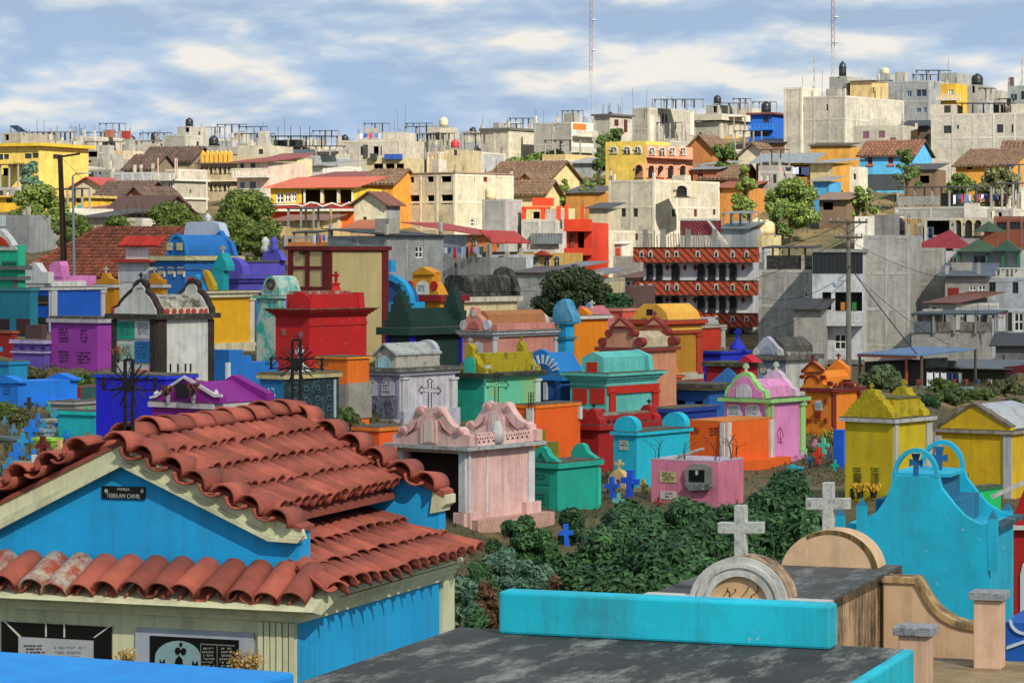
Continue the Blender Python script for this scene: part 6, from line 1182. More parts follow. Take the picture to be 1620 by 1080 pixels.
def archwin(t, face, x0, y0, x1, y1, rim, pane=None, proud=.1, name='arched_window', bars=True):
    """round-headed opening: rim, pane (glass, or flat dark colour standing in for the shaded inside) and glazing bars"""
    cx, rx = (x0 + x1) / 2, (x1 - x0) / 2; ry = min(rx * 1.05, (y1 - y0) * .5); k = .72
    out = arc(cx, y0 + ry, rx, ry, n=10) + [(x1, y1), (x0, y1)]; inn = arc(cx, y0 + ry, rx * k, ry * k, n=10) + [(cx + rx * k, y1), (cx - rx * k, y1)]
    f = t.prism if face == 'L' else (lambda p, a, b, m, n, par=None: t.prismR(p, -a, -b, m, n, par))
    o = f(hull_ring(out, inn), -proud, .0, rim, name); f(inn, -.03, .0, pane or glassm(), 'pane', o)
    if bars: f([(cx - .35, y1), (cx + .35, y1), (cx + .35, y0 + ry * .3), (cx - .35, y0 + ry * .3)], -proud * .8, -.03, rim, 'glazing_bar', o); f([(cx - rx * k, (y0 + y1) / 2 + .4), (cx + rx * k, (y0 + y1) / 2 + .4), (cx + rx * k, (y0 + y1) / 2 - .4), (cx - rx * k, (y0 + y1) / 2 - .4)], -proud * .7, -.03, rim, 'glazing_bar', o)
    return o
_gn = [0]
def laundry(x0, y0, x1, y1, d, cols, where, seed=1, th=20):
    """washing on a line between two pixels"""
    A, B = P(x0, y0, d), P(x1, y1, d); r = random.Random(seed); n = len(cols); ln = MB().tube(A, B, .012, .012, 4).build('clothes_line', plain('#55534c')); tag(ln, 'thin clothes line ' + where, 'clothes line')
    for i, (c, nm) in enumerate(cols):
        w = (B - A).length / n * r.uniform(.5, .92); h = r.uniform(.35, .95); p = A.lerp(B, (i + r.uniform(.02, .2)) / n); dr = (B - A).normalized(); m = MB(); q = []
        for a in range(5):
            for b in range(4): q.append(p + dr * (w * a / 4) + Vector((0, .05 * math.sin(a * 1.9 + i) * (b / 3), -h * b / 3 * r.uniform(.8, 1) - .06 * math.sin(a * .8))))
        m.add([v - A for v in q], [(a*4+b, a*4+b+1, (a+1)*4+b+1, (a+1)*4+b) for a in range(4) for b in range(3)]); o = m.build('garment', plain(c, .9), fix=False); o.location = A
        md = o.modifiers.new('thick', 'SOLIDIFY'); md.thickness = .02
        tag(o, '%s garment hanging on the line %s' % (nm, where), 'garment', 'washing ' + where)
MIX = [('#c8ccd2', 'white'), ('#2a4a8c', 'dark blue'), ('#b8283c', 'red'), ('#4a6aa8', 'mid blue'), ('#9aa8c0', 'pale blue'), ('#2a2a30', 'black'), ('#7a3a5c', 'purple')]
WHT = paint('#c9c6ba', .35, 0, .35); TR = tilem('#6c5542', .3, .6, '#3a3028'); TRD = tilem('#54423a', .3, .6, '#2c2520')
def town_left():
    YW = '#d2b864'
    t = bld('yellow painted house with flat eaves and dark windows on the left hill', -60, 62, 99, 230, 282, 24, YW, [('L', -6, 244, 5, 253), ('L', 6, 244, 14, 252), ('L', 39, 243, 50, 251), ('L', 51, 242, 61, 250), ('R', 84, 244, 95, 252), ('L', 4, 266, 14, 278, 'o')], kind='p', dep=9); t.slab(226, 231, paint('#c9a83c', .3), .5, 'eave')
    for k in range(6): t.panel('L', 22 + k*3, 257, 23.2 + k*3, 264, plain('#6a5a20'), 'vent_slot', .03)
    u = bld('small grey rooftop room with sloped solar panel on the yellow house', 3, 32, 38, 210, 285, 24, C2, [('L', 8, 213, 14, 222, 'o')], dep=5)
    MB().prism([u.L(14, 209, .5), u.L(26, 209, .5), u.L(33, 197 + 12, 2), u.L(20, 209, 2)], (0, 0, .05)).build('panel_base', plain('#555555'), u.root)
    A, B = u.L(15, 199, .4), u.L(28, 199, .4); MB().prism([A, B, B + Vector((1.0, 0, -.65)), A + Vector((1.0, 0, -.65))], (0, .1, .05)).build('solar_panel', plain('#22304a', .2), u.root)
    for x in (16, 29): p = u.L(x, 199, .4); MB().box(p.x, p.x + .1, p.y, p.y + .1, u.H - .02, p.z).build('strut', plain('#777777'), u.root)
    t = bld('grey roof terrace with bare concrete pergola behind the yellow house', 38, 80, 96, 221, 290, 24, C1, dep=6, bars=3); canopy(t, 40, 92, 210, 221, concrete('#5c4a40', 0), 3.4, 7, .2, 'pergola')
    # grey stack of houses
    t = bld('pale concrete house with long window slots left on the skyline', 109, 150, 209, 216, 372, 26, C3, [('L', 111, 229, 122, 232, 'o'), ('L', 124, 229, 132, 232, 'o'), ('R', 170, 222, 180, 232, 'o')], (3, 4, 2), bars=8)
    for x, c in ((166, '#8a5a48'), (192, '#8a2c28')): p = t.Rr(x, 214, -.5); MB().box(p.x, p.x + .9, p.y, p.y + .9, t.H, t.H + 1).build('roof_drum', plain(c), t.root)
    t = bld('grey house with dark open veranda and flat sheet canopy', 112, 160, 198, 237, 345, 26, C2, [('L', 135, 240, 158, 248, 'o')], dep=8); canopy(t, 133, 190, 225, 237, metal('#3c4048', .2), 4, 4); t.panel('L', 160, 237, 161, 249, concrete(C3, 0), 'post', .1)
    t = bld('cream concrete house with plain parapet under the tiled roof', 160, 196, 222, 238, 340, 26, '#b8a47c', dep=7); t.panel('L', 162, 240, 195, 247, paint('#c2ab72', .3), 'painted_band', .04)
    t = bld('narrow grey house with small square window among the stack', 110, 160, 172, 250, 330, 24, C2, [('L', 139, 251, 144, 257, 'o'), ('L', 114, 253, 126, 257, 'o')], (3, 0, 2), dep=7)
    t = bld('grey concrete house with wide dark window above the red shed roof', 112, 176, 188, 268, 312, 22, C4, [('L', 131, 270, 148, 280), ('L', 151, 270, 160, 278, 'b')], (4, 0, 1), dep=7)
    t = bld('grey block tower with stair head on the left skyline', 257, 293, 321, 213, 368, 32, C1, [('R', 311, 224, 315, 231, 'o')], (2, 2, 2)); u = bld('square stair room on top of the grey block tower', 280, 300, 308, 200, 370, 32, C1, [('L', 293, 202, 299, 209, 'o')], dep=4); tank(299.5, 200, 371, 'black water tank on the grey stair room'); t = bld('low concrete house with awning beside the block tower', 220, 250, 262, 227, 372, 30, C3, dep=6); canopy(t, 221, 258, 224, 228, metal('#4a4038', .5), 3, 3)
    tank(338, 231, 352, 'black water tank behind the crenellated yellow parapet', .6, 1.2); bld('small grey parapet house carrying the black tank', 321, 345, 352, 231, 354, 25, C2, dep=5)
    t = bld('long old house under a brown tiled roof on the left hill', 222, 300, 320, 255, 325, 14, '#8a7a68', dep=8, kind='p'); t.gable(TRD, paint('#8a7a68'), 1.7, 'x', .4, tiles=1.5)
    t = bld('second old brown tiled roof below the long one', 196, 240, 250, 268, 305, 16, '#7a6a58', dep=7, kind='p'); t.gable(TRD, paint('#7a6a58'), 1.6, 'x', .3, tiles=1.5)
    t = bld('grey framed block wall house left of the white narrow house', 176, 243, 248, 272, 292, 18, '#8d9196', frame=(5, 0, 2), dep=7)
    t = bld('narrow white house with balcony parapet and small arched windows', 243, 277, 326, 284, 276, 34, '#c2c1ba', [('R', 300, 300, 303, 306, 'o')], kind='p', side='#9c968a'); t.panel('L', 244, 275, 276, 286, WHT, 'parapet', .6)
    for x0, y0 in ((252, 289), (266, 288), (253, 317), (267, 316)): archwin(t, 'L', x0, y0, x0 + 7, y0 + 15, WHT)
    t.slab(283, 286, WHT, .3); t.slab(312, 315, WHT, .2); u = bld('concrete back block with posts behind the white narrow house', 262, 282, 328, 267, 282, 34, C3, frame=(2, 3, 2), bars=5)
    t = bld('three-storey arcaded house with yellow crenellated parapet', 317, 368, 384, 246, 296, 22, '#a5977c', kind='p', dep=8); BL = plain('#17140f'); YP = paint('#cfa24a', .3)
    t.slab(257, 259, paint('#6a5a48', .3), .5); t.slab(285, 287, paint('#c9c0ac', .3), .5)
    for k in range(7):
        x = 320 + k * 7.2; t.prism([(x - 2.6, 258), (x - 2.6, 243), (x, 238), (x + 2.6, 243), (x + 2.6, 258)], -.25, .1, YP, 'merlon')
        archwin(t, 'L', x - 2.4, 262, x + 2.4, 274, paint('#b8ac94', .3), BL, .12, 'arch_opening', False); archwin(t, 'L', x - 2.4, 290, x + 2.4, 301, paint('#b8ac94', .3), BL, .12, 'arch_opening', False)
    t = bld('pinkish white house with stacked balconies and blue windows', 375, 425, 440, 256, 286, 24, '#c9b4a4', [('L', 397, 258, 404, 268), ('L', 380, 259, 386, 268), ('L', 395, 287, 405, 299, 'b'), ('L', 380, 288, 387, 298, 'b')], kind='p', dep=8); balcony(t, 'L', 376, 267, 428, 281, WHT, 1.0, WHT); balcony(t, 'L', 376, 299, 428, 311, WHT, 1.0, WHT); t.shed(metal('#8a3a30', .3), .8, .5)
    for x in (408, 420): archwin(t, 'L', x, 315, x + 8, 330, paint('#7a3a34', .2), BL)
    u = bld('cream plastered side wall house behind the balconies', 425, 470, 494, 250, 296, 22, '#c9bb98', kind='p'); u.shed(metal('#7d4038', .4), .6, .3)
    t = bld('tall cream-grey upper room with small window above the balconies', 376, 426, 440, 230, 320, 22, '#b0a688', [('L', 409, 236, 416, 244, 'd')], dep=6)
    t = bld('half-built house with two black sheet-metal canopies', 427, 500, 524, 246, 330, 22, '#8d9294', frame=(3, 1, 2), dep=9); canopy(t, 405, 506, 216, 232, metal('#22252a', .2), 5, 5, 1.5); canopy(t, 430, 523, 232, 246, metal('#2a2d32', .2), 4, 5, .2); t.panel('L', 437, 237, 497, 245, metal('#5a6a7c', .2), 'sheet_wall', .05)
    u = bld('white upper room under the black canopies', 432, 468, 480, 221, 336, 22, '#b9b6ae', [('L', 440, 223, 453, 234), ('L', 459, 223, 467, 232)], kind='p', dep=4)
    for x in (413, 440, 460, 475, 490): p = t.L(x, 216, 3); MB().tube((p.x, p.y, t.H), (p.x, p.y, p.z + 1.2), .05, .04, 4).build('bare_post', plain('#3a3a3a'), t.root)
    t = bld('grey house with wide blue tarpaulin and open arcade', 536, 634, 640, 221, 340, 20, C3, [('L', 543, 239, 549, 247, 'w'), ('L', 543, 269, 549, 273)], (4, 0, 2), dep=9, bars=4); t.panel('L', 574, 229, 582, 252, stained('#4c4a44', '#2a2822', .4, .6), 'dark_patch', .006)  # upright dark mottled patch on the left wall
    u = bld('low concrete room on the roof with brown tank', 606, 634, 640, 209, 344, 20, C3, dep=5); laundry(568, 211, 606, 210, 342, MIX[:5], 'on the roof of the grey blue-tarp house', 3)
    v = bld('open arcaded ground floor with white pillars under the blue tarpaulin', 580, 640, 646, 256, 322, 20, '#b4a684', [('L', 591, 259, 606, 273, 'o'), ('L', 610, 259, 624, 273, 'o'), ('L', 627, 259, 639, 272, 'o')], kind='p', dep=6); v.panel('L', 610, 244, 637, 252, metal('#2a52a8', .1), 'blue_tarpaulin', .4); v.panel('L', 588, 243, 597, 253, plain('#3a3a34'), 'barrel', .5); v.parapet(paint('#b4a684', .3), .5)
    t = bld('grey framed house with covered terrace and pale cistern', 635, 690, 711, 229, 352, 26, C2, [('L', 681, 224, 686, 229)], (3, 1, 2), bars=5); canopy(t, 636, 683, 213, 230, metal('#34383c', .2), 4, 4); u = bld('upper block room with cistern on the framed house', 676, 696, 710, 200, 356, 26, C3, dep=5); tank(702, 200, 354, 'pale cement cistern on the upper block room', .55, 1.1, '#b9ad92'); canopy(u, 640, 676, 201, 214, metal('#3a3d44', .2), 3, 3, 1)
    t = bld('small house with cream wall below the pale cistern', 703, 736, 742, 237, 330, 20, '#b5a888', [('L', 718, 236, 723, 246)], kind='p', dep=5); tank(720, 234, 332, 'small red tank on the cream-walled house', .5, .9, '#a82c30')
    t = bld('grey low house with blue-grey parapet near the cistern', 711, 752, 760, 224, 362, 24, '#8c9294', frame=(3, 0, 1), dep=6, bars=4)
    bld('small skyline room with bare rods right of the cistern house', 727, 742, 748, 215, 368, 24, C3, dep=4, bars=4)
    t = bld('tall cream concrete block house with visible posts', 761, 805, 846, 206, 356, 36, '#b2a88a', frame=(3, 3, 3), bars=2); t.slab(202, 206, concrete('#5a544a', 0), .2, 'roof_slab')
    # nearer left houses
    t = bld('house with long orange roof, white pillars and dark red wavy balcony', 428, 560, 566, 297, 262, 16, '#d0b03c', [('L', 437, 306, 449, 321, 'w'), ('L', 450, 305, 460, 320, 'w'), ('L', 461, 305, 469, 319, 'w'), ('L', 477, 300, 508, 324, 'o'), ('L', 512, 300, 535, 324, 'o'), ('L', 538, 300, 556, 324, 'o')], kind='p', dep=8); t.shed(metal('#c05a38', .2), 1.2, .5)
    RDP = paint('#8c2420', .2); b = balcony(t, 'L', 428, 322, 562, 334, RDP, .8); t.prism([(428, 323), (470, 322), (478, 325), (490, 319), (500, 320), (510, 325), (525, 320), (540, 325), (552, 319), (562, 324), (562, 326), (552, 321.5), (540, 327.5), (525, 322.5), (510, 327.5), (500, 322.5), (490, 321.5), (478, 327.5), (470, 324.5), (428, 325.5)], -.86, -.78, WHT, 'white_coping'); t.panel('L', 427, 331, 563, 334, WHT, 'white_band', .85)
    for x in (482, 509, 535, 558): t.panel('L', x - 1.5, 300, x + 1.5, 324, WHT, 'pillar', .1)
    t.panel('L', 431, 335, 476, 345, paint('#c8401c', .2), 'orange_wall', .05); a = t.panel('L', 497, 336, 516, 345, paint('#c2ccd0', .2), 'wall_sign', .08, label='small white sign with blue picture'); t.panel('L', 500, 338, 508, 343, plain('#2a86b8'), 'sign_mark', .09, parent=a); t.panel('L', 510, 340, 514, 344, plain('#3a9c8c'), 'sign_mark', .09, parent=a); t.panel('L', 540, 335, 562, 362, paint('#d8601c', .2), 'orange_wall', .05); t.panel('L', 534, 335, 539, 363, WHT, 'pillar', .1)
    t = bld('open tin-roofed veranda behind the orange-roofed house', 500, 580, 592, 280, 278, 18, '#5a4a3c', [('L', 512, 282, 530, 294, 'o'), ('L', 535, 282, 572, 294, 'o')], kind='p', dep=6); t.shed(metal('#7a3830', .4), .7, .6)
    t = bld('ochre house with sloping orange tile roof beside the veranda', 572, 622, 640, 291, 272, 24, '#c98a3c', kind='p', dep=6); t.gable(TR, paint('#c98a3c'), 1.4, 'x', .3, tiles=1.4)
    t = bld('white gabled house with one small window and grey side', 560, 611, 633, 322, 255, 30, '#cdc5aa', [('L', 574, 343, 580, 350)], kind='p', side='#7a7d80'); t.gable(metal('#6a4030', .6), paint('#cdc5aa', .3), 1.0, 'y', .4)
    t = bld('low cream wall house with rust tin roof below the balcony house', 432, 510, 525, 350, 243, 16, '#b8a47c', kind='p', dep=5); t.shed(metal('#7c5238', .7), .6, .4); t = bld('low house with red tile roof in front of the white gabled house', 545, 600, 615, 362, 246, 18, '#a8927a', kind='p', dep=4); t.shed(tilem('#9c5a3c', .3, .4), .8, .3)
    t = bld('orange-walled yard with small awning above the cream tomb chamber', 455, 518, 528, 383, 215, 20, '#c47a48', kind='p', dep=4, blocks=.2); canopy(t, 462, 500, 369, 384, metal('#33322e', .5), 2.5, 3); laundry(495, 370, 514, 371, 214, MIX[:4], 'under the awning of the orange yard', 5)
    t = bld('long grey concrete house with white barred window and tin roof', 519, 612, 701, 373, 206, 38, '#848a8c', [('R', 657, 389, 670, 408, 'w')], (3, 4, 1), kind='c', blocks=.15); t.shed(metal('#2c2d2e', .3), .5, .35, 'x'); t.panel('L', 520, 378, 560, 389, metal('#7d8c94', .2), 'sheet_wall', .05)
    t = bld('grey yard wall with washing and small blue-white shed', 700, 776, 812, 407, 198, 30, '#8b8c86', dep=5, blocks=.15); laundry(702, 391, 764, 389, 198, MIX + [('#8fa8d8', 'light blue'), ('#3a5a50', 'dark green')], 'over the grey yard wall', 7)
    t = bld('white washed shed with dark curtain at the yard wall', 776, 800, 818, 403, 204, 30, '#c2c8cc', [('R', 806, 414, 812, 424, 'w')], kind='p', dep=4); t.panel('L', 790, 405, 797, 425, plain('#22304c'), 'curtain', .1)
    t = bld('orange plastered house with red tin roof and white arched window', 652, 740, 790, 371, 232, 26, '#8e9aa0', (), kind='p', side='#d87a3c'); t.shed(metal('#b83a34', .15), 1.0, .7, 'x')
    archwin(t, 'R', 731 if False else 745, 374, 754, 388, WHT)
    v = bld('open porch under a bright red tin awning', 742, 820, 842, 398, 222, 24, '#6a5c48', kind='p', dep=3); A, B = v.L(756, 362, 2.5), v.L(812, 366, 2.5); C, D = v.L(838, 386, -.8), v.L(762, 384, -.8); MB().prism([v.L(758, 365, 2.5), v.L(815, 367, 2.5), v.L(839, 385, -.6), v.L(780, 386, -.6)], (0, 0, .08)).build('red_awning', metal('#c8402c', .1), v.root)
    for x in (786, 835, 770): p = v.L(x, 386, -.4); MB().box(p.x, p.x + .14, p.y, p.y + .14, v.H - .02, p.z).build('post', WHT, v.root)
    t = bld('big cream apartment house with three dark windows and unfinished top floor', 638, 720, 812, 274, 272, 38, '#b5aa84', [('L', 646, 309, 665, 324, 'o'), ('L', 676, 309, 687, 323, 'o'), ('L', 698, 308, 718, 323, 'o'), ('L', 646, 275, 655, 289, 'o'), ('L', 676, 274, 686, 288, 'o'), ('L', 698, 274, 714, 288, 'o'), ('R', 745, 346, 757, 358, 'w'), ('R', 750, 280, 754, 288, 'd'), ('R', 765, 278, 771, 288, 'r')], (4, 4, 3), blocks=.35, fm=concrete('#bfb594', 0, .4), bars=4)
    t.slab(272, 274, concrete('#8a6a48', 0), .1, 'brick_course'); tank(776, 316, 262, 'cream cement cistern on the big cream apartment side', .5, 1.2, '#c9b98c')
    t = bld('grey plastered house in front of the big cream apartment', 763, 800, 826, 315, 256, 30, '#8c8c88', frame=(2, 2, 1), blocks=.2)
    t = bld('white house behind with yellow wall near the left pole', 95, 135, 142, 312, 262, 22, '#d0a83c', [('L', 121, 314, 132, 321)], kind='p', dep=5); t.panel('L', 123, 324, 131, 336, plain('#3a9aa0'), 'door', .05); t.slab(309, 313, paint('#b8a060', .3), .3, 'eave')
    t = bld('yellow low house at the far left behind the trees', -30, 30, 40, 312, 268, 22, '#d0a83c', [('L', 10, 314, 20, 321)], kind='p', dep=5); t.slab(309, 312, paint('#b89a50', .3), .4, 'eave')
    t = bld('house with red tin roof left of the brown tile roofs', 112, 165, 176, 297, 284, 20, '#b0a692', kind='p', dep=5); t.gable(metal('#a8403a', .3), paint('#b0a692'), 1.0, 'y', .4)
    for i, (a, b, y, d, w, lb) in enumerate(((150, 230, 312, 268, '#8a5c3c', 'adobe house with sagging brown tile roof and grey sheets'), (190, 250, 322, 262, '#9a6a44', 'adobe gable house with steep dark roof'), (165, 255, 337, 250, '#8c8478', 'low house under wide rusty roof in front of the adobe houses'), (130, 180, 344, 244, '#9c9484', 'low shed with dark tin roof behind the trees'))):
        t = bld(lb, a, b - 10, b + 14, y, d, 22 + i * 3, w, kind='p', dep=6); (t.gable(TRD if i != 2 else metal('#4a3028', .6), paint(w), 1.5, 'x' if i != 1 else 'y', .4, tiles=1.3 if i != 2 else None) if i != 3 else t.shed(metal('#3c3a38', .5), .8, .4))
    for x in (250, 277, 280): m = MB().tube(P(x, 278, 275), P(x, 250, 275), .06, .06, 5).build('iron_post', plain('#c8a8a0')); tag(m, 'pale pink iron post rising from the white narrow house roof', 'post', 'pale posts on the roof')
    t = bld('bare grey block wall with open side at the far left', -20, 46, 66, 340, 228, 26, '#84898a', dep=4, blocks=.2); t.panel('L', -10, 341, 9, 358, paint('#b9c2c8', .3), 'white_patch', .02)
    # old tiled hall behind the tombs
    t = bld('old hall with wide hipped roof of dark weathered tiles and white wall', 96, 300, 330, 441, 166, 6, '#b8b6ae', kind='p', dep=11, name='tiled_hall')
    TRH = tilem('#84482f', .4, .75, '#241c18'); H = t.H; w, l = t.w/2, t.l/2; o = .8; rz = t.z(362) * 1.0; ry = 1.2
    ev = [(-w - 2.6, -l - o, H + .1), (w + o, -l - o, H + .1), (w + o, l, H + .1), (-w - 2.6, l, H + .1)]; rd = [(-w + .6, ry, rz), (w - .6, ry, rz)]
    ro = MB().add(ev + rd, [(0, 1, 5, 4), (1, 2, 5), (2, 3, 4, 5), (3, 0, 4), (3, 2, 1, 0)]).build('roof', TRH, t.root)
    m = MB(); rnd = random.Random(3); n = 52
    for i in range(n):
        x = -w - 2.6 + (2*w + 2.6 + o) * (i + .5) / n; full = 1.0 if x > -w + .6 else (x + w + 2.6) / 3.2
        if x > w - .6: full = 0.5
        nr = 14
        for j in range(nr):
            a, b = j / nr, (j + 1.1) / nr
            if a > full: break
            A = Vector((x, -l - o, H + .1)).lerp(Vector((x, ry, rz)), a); B = Vector((x, -l - o, H + .1)).lerp(Vector((x, ry, rz)), min(b, full)); m.tube(B + Vector((0, 0, .02)), A + Vector((rnd.uniform(-.03, .03), 0, .1)), .11, .14, 6)
    for j in range(10): p = [Vector(ev[0]).lerp(Vector(rd[0]), j / 10), Vector(ev[0]).lerp(Vector(rd[0]), (j + 1.08) / 10)]; m.tube(p[1] + Vector((0, 0, .06)), p[0] + Vector((0, 0, .12)), .15, .18, 6)
    for j in range(26): p = [Vector(rd[0]).lerp(Vector(rd[1]), j / 26), Vector(rd[0]).lerp(Vector(rd[1]), (j + 1.08) / 26)]; m.tube(p[1] + Vector((0, 0, .06)), p[0] + Vector((0, 0, .1)), .14, .16, 6)
    m.build('roof_tiles', TRH, ro, kind='stuff', fix=False)
town_left()
def town_mid():
    BL = plain('#15120f')
    t = bld('concrete house with white balconied side and orange room on the skyline', 845, 904, 940, 193, 352, 36, '#9c988a', [('L', 874, 197, 879, 206, 'w'), ('L', 886, 224, 890, 231, 'o'), ('R', 905, 222, 910, 233), ('R', 914, 222, 920, 232)], (3, 0, 3), side=None, bars=2); t.panel('R', 904, 193, 938, 234, paint('#cfcabc', .2), 'white_wall', .04); t.panel('R', 906, 195, 927, 206, paint('#c86a34', .2), 'orange_room', .08); balcony(t, 'R', 904, 206, 936, 218, WHT, .9, WHT); balcony(t, 'R', 904, 235, 936, 243, WHT, .9, WHT)
    t = bld('pale concrete tower house with pink upper room', 940, 966, 1000, 182, 358, 36, C3, [('R', 972, 189, 979, 200, 'r'), ('R', 987, 189, 993, 210, 'r')], (2, 0, 3), kind='c', side=None, bars=5); t.panel('R', 966, 184, 1000, 212, paint('#cf9c90', .2), 'pink_wall', .05) if False else t.slab(180, 183, concrete('#5c5048', 0), .3, 'roof_slab')
    t = bld('pale grey concrete tower with white strip and roof frame', 1001, 1026, 1098, 170, 362, 36, '#a09a86', [], (2, 4, 3), bars=4); t.panel('R', 1028, 183, 1034, 226, WHT, 'white_strip', .08); t.panel('R', 1091, 178, 1097, 214, WHT, 'white_strip', .08); u = canopy(t, 1034, 1094, 158, 170, metal('#4a4640', .3), 3, 5, 1.5)
    t = bld('concrete house with curved balcony and rooftop tank', 1098, 1140, 1196, 192, 372, 34, '#a29b84', [('L', 1105, 210, 1110, 216, 'o'), ('R', 1150, 188, 1156, 196, 'o')], (2, 3, 2)); t2 = bld('small roof room with side canopy and black tank', 1117, 1136, 1148, 166, 376, 34, '#8c8a80', [('L', 1128, 168, 1134, 178, 'o')], dep=5); tank(1135, 164, 378, 'black water tank on the small roof room'); canopy(t2, 1136, 1166, 164, 180, metal('#555048', .4), 3, 3)
    t.slab(180, 190, concrete('#b0a88c', .2), .5, 'curved_balcony'); bld('low concrete wall house right of the curved balcony', 1172, 1190, 1200, 171, 380, 30, C3, dep=5)
    t = bld('bright blue three-storey house with blue balcony rail', 1187, 1222, 1234, 181, 352, 26, '#1a5cb4', [('L', 1207, 184, 1216, 194), ('L', 1192, 208, 1198, 220), ('L', 1206, 206, 1216, 216)], kind='p', dep=8); t.slab(178, 181, metal('#7a3a30', .4), .4, 'eave'); balcony(t, 'L', 1188, 197, 1226, 206, paint('#2a70c8', .2), .8, paint('#3a80d0', .2)); balcony(t, 'L', 1188, 217, 1228, 225, paint('#1a5cb4', .2), .8); tank(1212, 178, 355, 'black water tank on the bright blue house', .6, 1.3)
    YL = '#d4b85c'; t = bld('yellow house with pink arcaded wing and white arched windows', 958, 1022, 1096, 229, 306, 34, YL, kind='p', side='#c98f74')
    MB().box(-t.w/2 + .004, t.w/2 - .004, -t.l/2 + .004, 0, t.H, t.z(223)).build('raised_parapet', paint(YL, .3), t.root); t.panel('R', 1022, 249, 1096, 254, metal('#a8503c', .2), 'tile_eave', .7)
    for x in (964, 985, 1002): archwin(t, 'L', x, 231, x + 13, 243, WHT)
    for x in (1026, 1042, 1058, 1075): archwin(t, 'R', x, 232, x + 11, 246, WHT)
    archwin(t, 'L', 1003, 259, 1018, 281, paint('#c98f74', .2), BL, .15, 'arch_opening', False)
    for x in (1024, 1039, 1055, 1074): archwin(t, 'R', x, 260, x + 13, 281, paint('#c98f74', .2), BL, .15, 'arch_opening', False)
    t = bld('huge pale concrete apartment block with few small windows', 963, 1035, 1138, 284, 287, 36, '#ada58a', [('L', 983, 330, 990, 343, 'd'), ('L', 1002, 330, 1009, 343, 'd'), ('L', 979, 367, 985, 379, 'r'), ('L', 1002, 367, 1009, 380, 'r'), ('R', 1063, 331, 1069, 343, 'd'), ('R', 1098, 331, 1103, 343, 'r'), ('R', 1128, 331, 1132, 340, 'd')], (3, 4, 4), blocks=.4, fm=concrete('#b5ad94', 0, .3))
    u = T('loggia', 'white arched loggia on the apartment block terrace', 'loggia', 1061, 1092, 1100, 288, 284, 20, dep=3, ybot=312); u.walls(paint('#c2b9a0', .3), ()); archwin(u, 'L', 1067, 291, 1090, 310, WHT, BL, .2, 'loggia_arch', False)
    t = bld('brick and tin lean-to house beside the yellow house', 1096, 1135, 1150, 268, 305, 26, '#9a5c44', [('L', 1104, 275, 1112, 290, 'o')], kind='p', dep=5); t.shed(metal('#7c8084', .4), .7, .4)
    t = bld('tile roofed adobe house above the dark round tree', 1086, 1128, 1142, 236, 330, 24, '#a06a3c', kind='p', dep=6); t.gable(TR, paint('#a06a3c'), 1.6, 'y', .4, tiles=1.4)
    t = bld('pair of brown tile roofs right of the yellow house', 1110, 1170, 1186, 282, 304, 24, '#a5703c', kind='p', dep=6); t.gable(TR, paint('#a5703c'), 1.4, 'x', .4, tiles=1.4); t = bld('low ochre shed with red roof under the tile roofs', 1130, 1185, 1196, 297, 296, 24, '#b07a3c', kind='p', dep=5); t.shed(metal('#8c4a34', .5), .8, .4)
    t = bld('long house with old brown tile roof and cream gable', 772, 870, 917, 282, 312, 26, '#cdbf92', kind='p'); t.gable(TR, paint('#cdbf92', .3), 1.9, 'x', .4, tiles=1.4)
    t = bld('lower cream house with sagging tile roof in front of the long one', 768, 860, 898, 306, 292, 20, '#c9b98a', kind='p', dep=5); t.gable(TR, paint('#c9b98a', .3), 1.3, 'x', .5, tiles=1.4); t = bld('small gabled ochre dormer house between the tile roofs', 818, 846, 862, 290, 300, 26, '#c08a4c', kind='p', dep=4); t.gable(TR, paint('#c08a4c'), 1.0, 'y', .3, tiles=1.3)
    t = bld('grey tin-roofed shed behind the cream gable', 905, 945, 962, 258, 330, 24, '#8c8f90', kind='p', dep=5); t.shed(metal('#8d9296', .2), .8, .4); t = bld('low adobe wall house with dark tin roof right of the tile roofs', 895, 950, 962, 305, 298, 20, '#a8783c', kind='p', dep=5); t.shed(metal('#4a4c50', .3), .8, .3)
    OR = paint('#d8482c', .15)
    t = bld('unfinished orange house with red-orange posts and grey lower floor', 825, 882, 900, 347, 256, 22, '#a09c90', frame=(3, 1, 1), kind='c', dep=7, blocks=.25)
    for x0, y0, x1, y1 in ((825, 328, 830, 347), (855, 328, 860, 347), (880, 326, 885, 347), (893, 324, 897, 347), (842, 313, 874, 326), (826, 327, 868, 331)): t.prism([(x0, y1), (x0, y0), (x1, y0), (x1, y1)], .1, .5, OR, 'orange_beam')
    t.panel('L', 842, 369, 890, 386, metal('#6c7478', .2), 'tin_sheet', .4); u = bld('narrow cream upper wall behind the orange posts', 838, 885, 905, 329, 262, 22, '#c2b58c', [('L', 843, 335, 854, 346, 'o'), ('L', 874, 335, 880, 346, 'o')], kind='p', dep=4)
    t = bld('vivid red-orange balcony house with arched door', 896, 936, 942, 352, 246, 16, '#cc3c24', [('L', 914, 367, 924, 394, 'o'), ('L', 914, 404, 925, 425, 'o')], kind='p', dep=6); balcony(t, 'L', 896, 347, 937, 366, OR, .9); archwin(t, 'L', 899, 368, 908, 391, paint('#8c4a34', .2), BL); balcony(t, 'L', 896, 392, 937, 404, OR, .8); archwin(t, 'L', 896, 409, 908, 426, paint('#8c4a34', .2), BL); p = t.panel('L', 919, 326, 924, 347, OR, 'post', .1)
    t = bld('stone block ruin wall between the orange house and apartment block', 932, 962, 970, 330, 272, 20, '#a69a76', dep=4); t.shed(metal('#3a3c3e', .3), .6, .4)
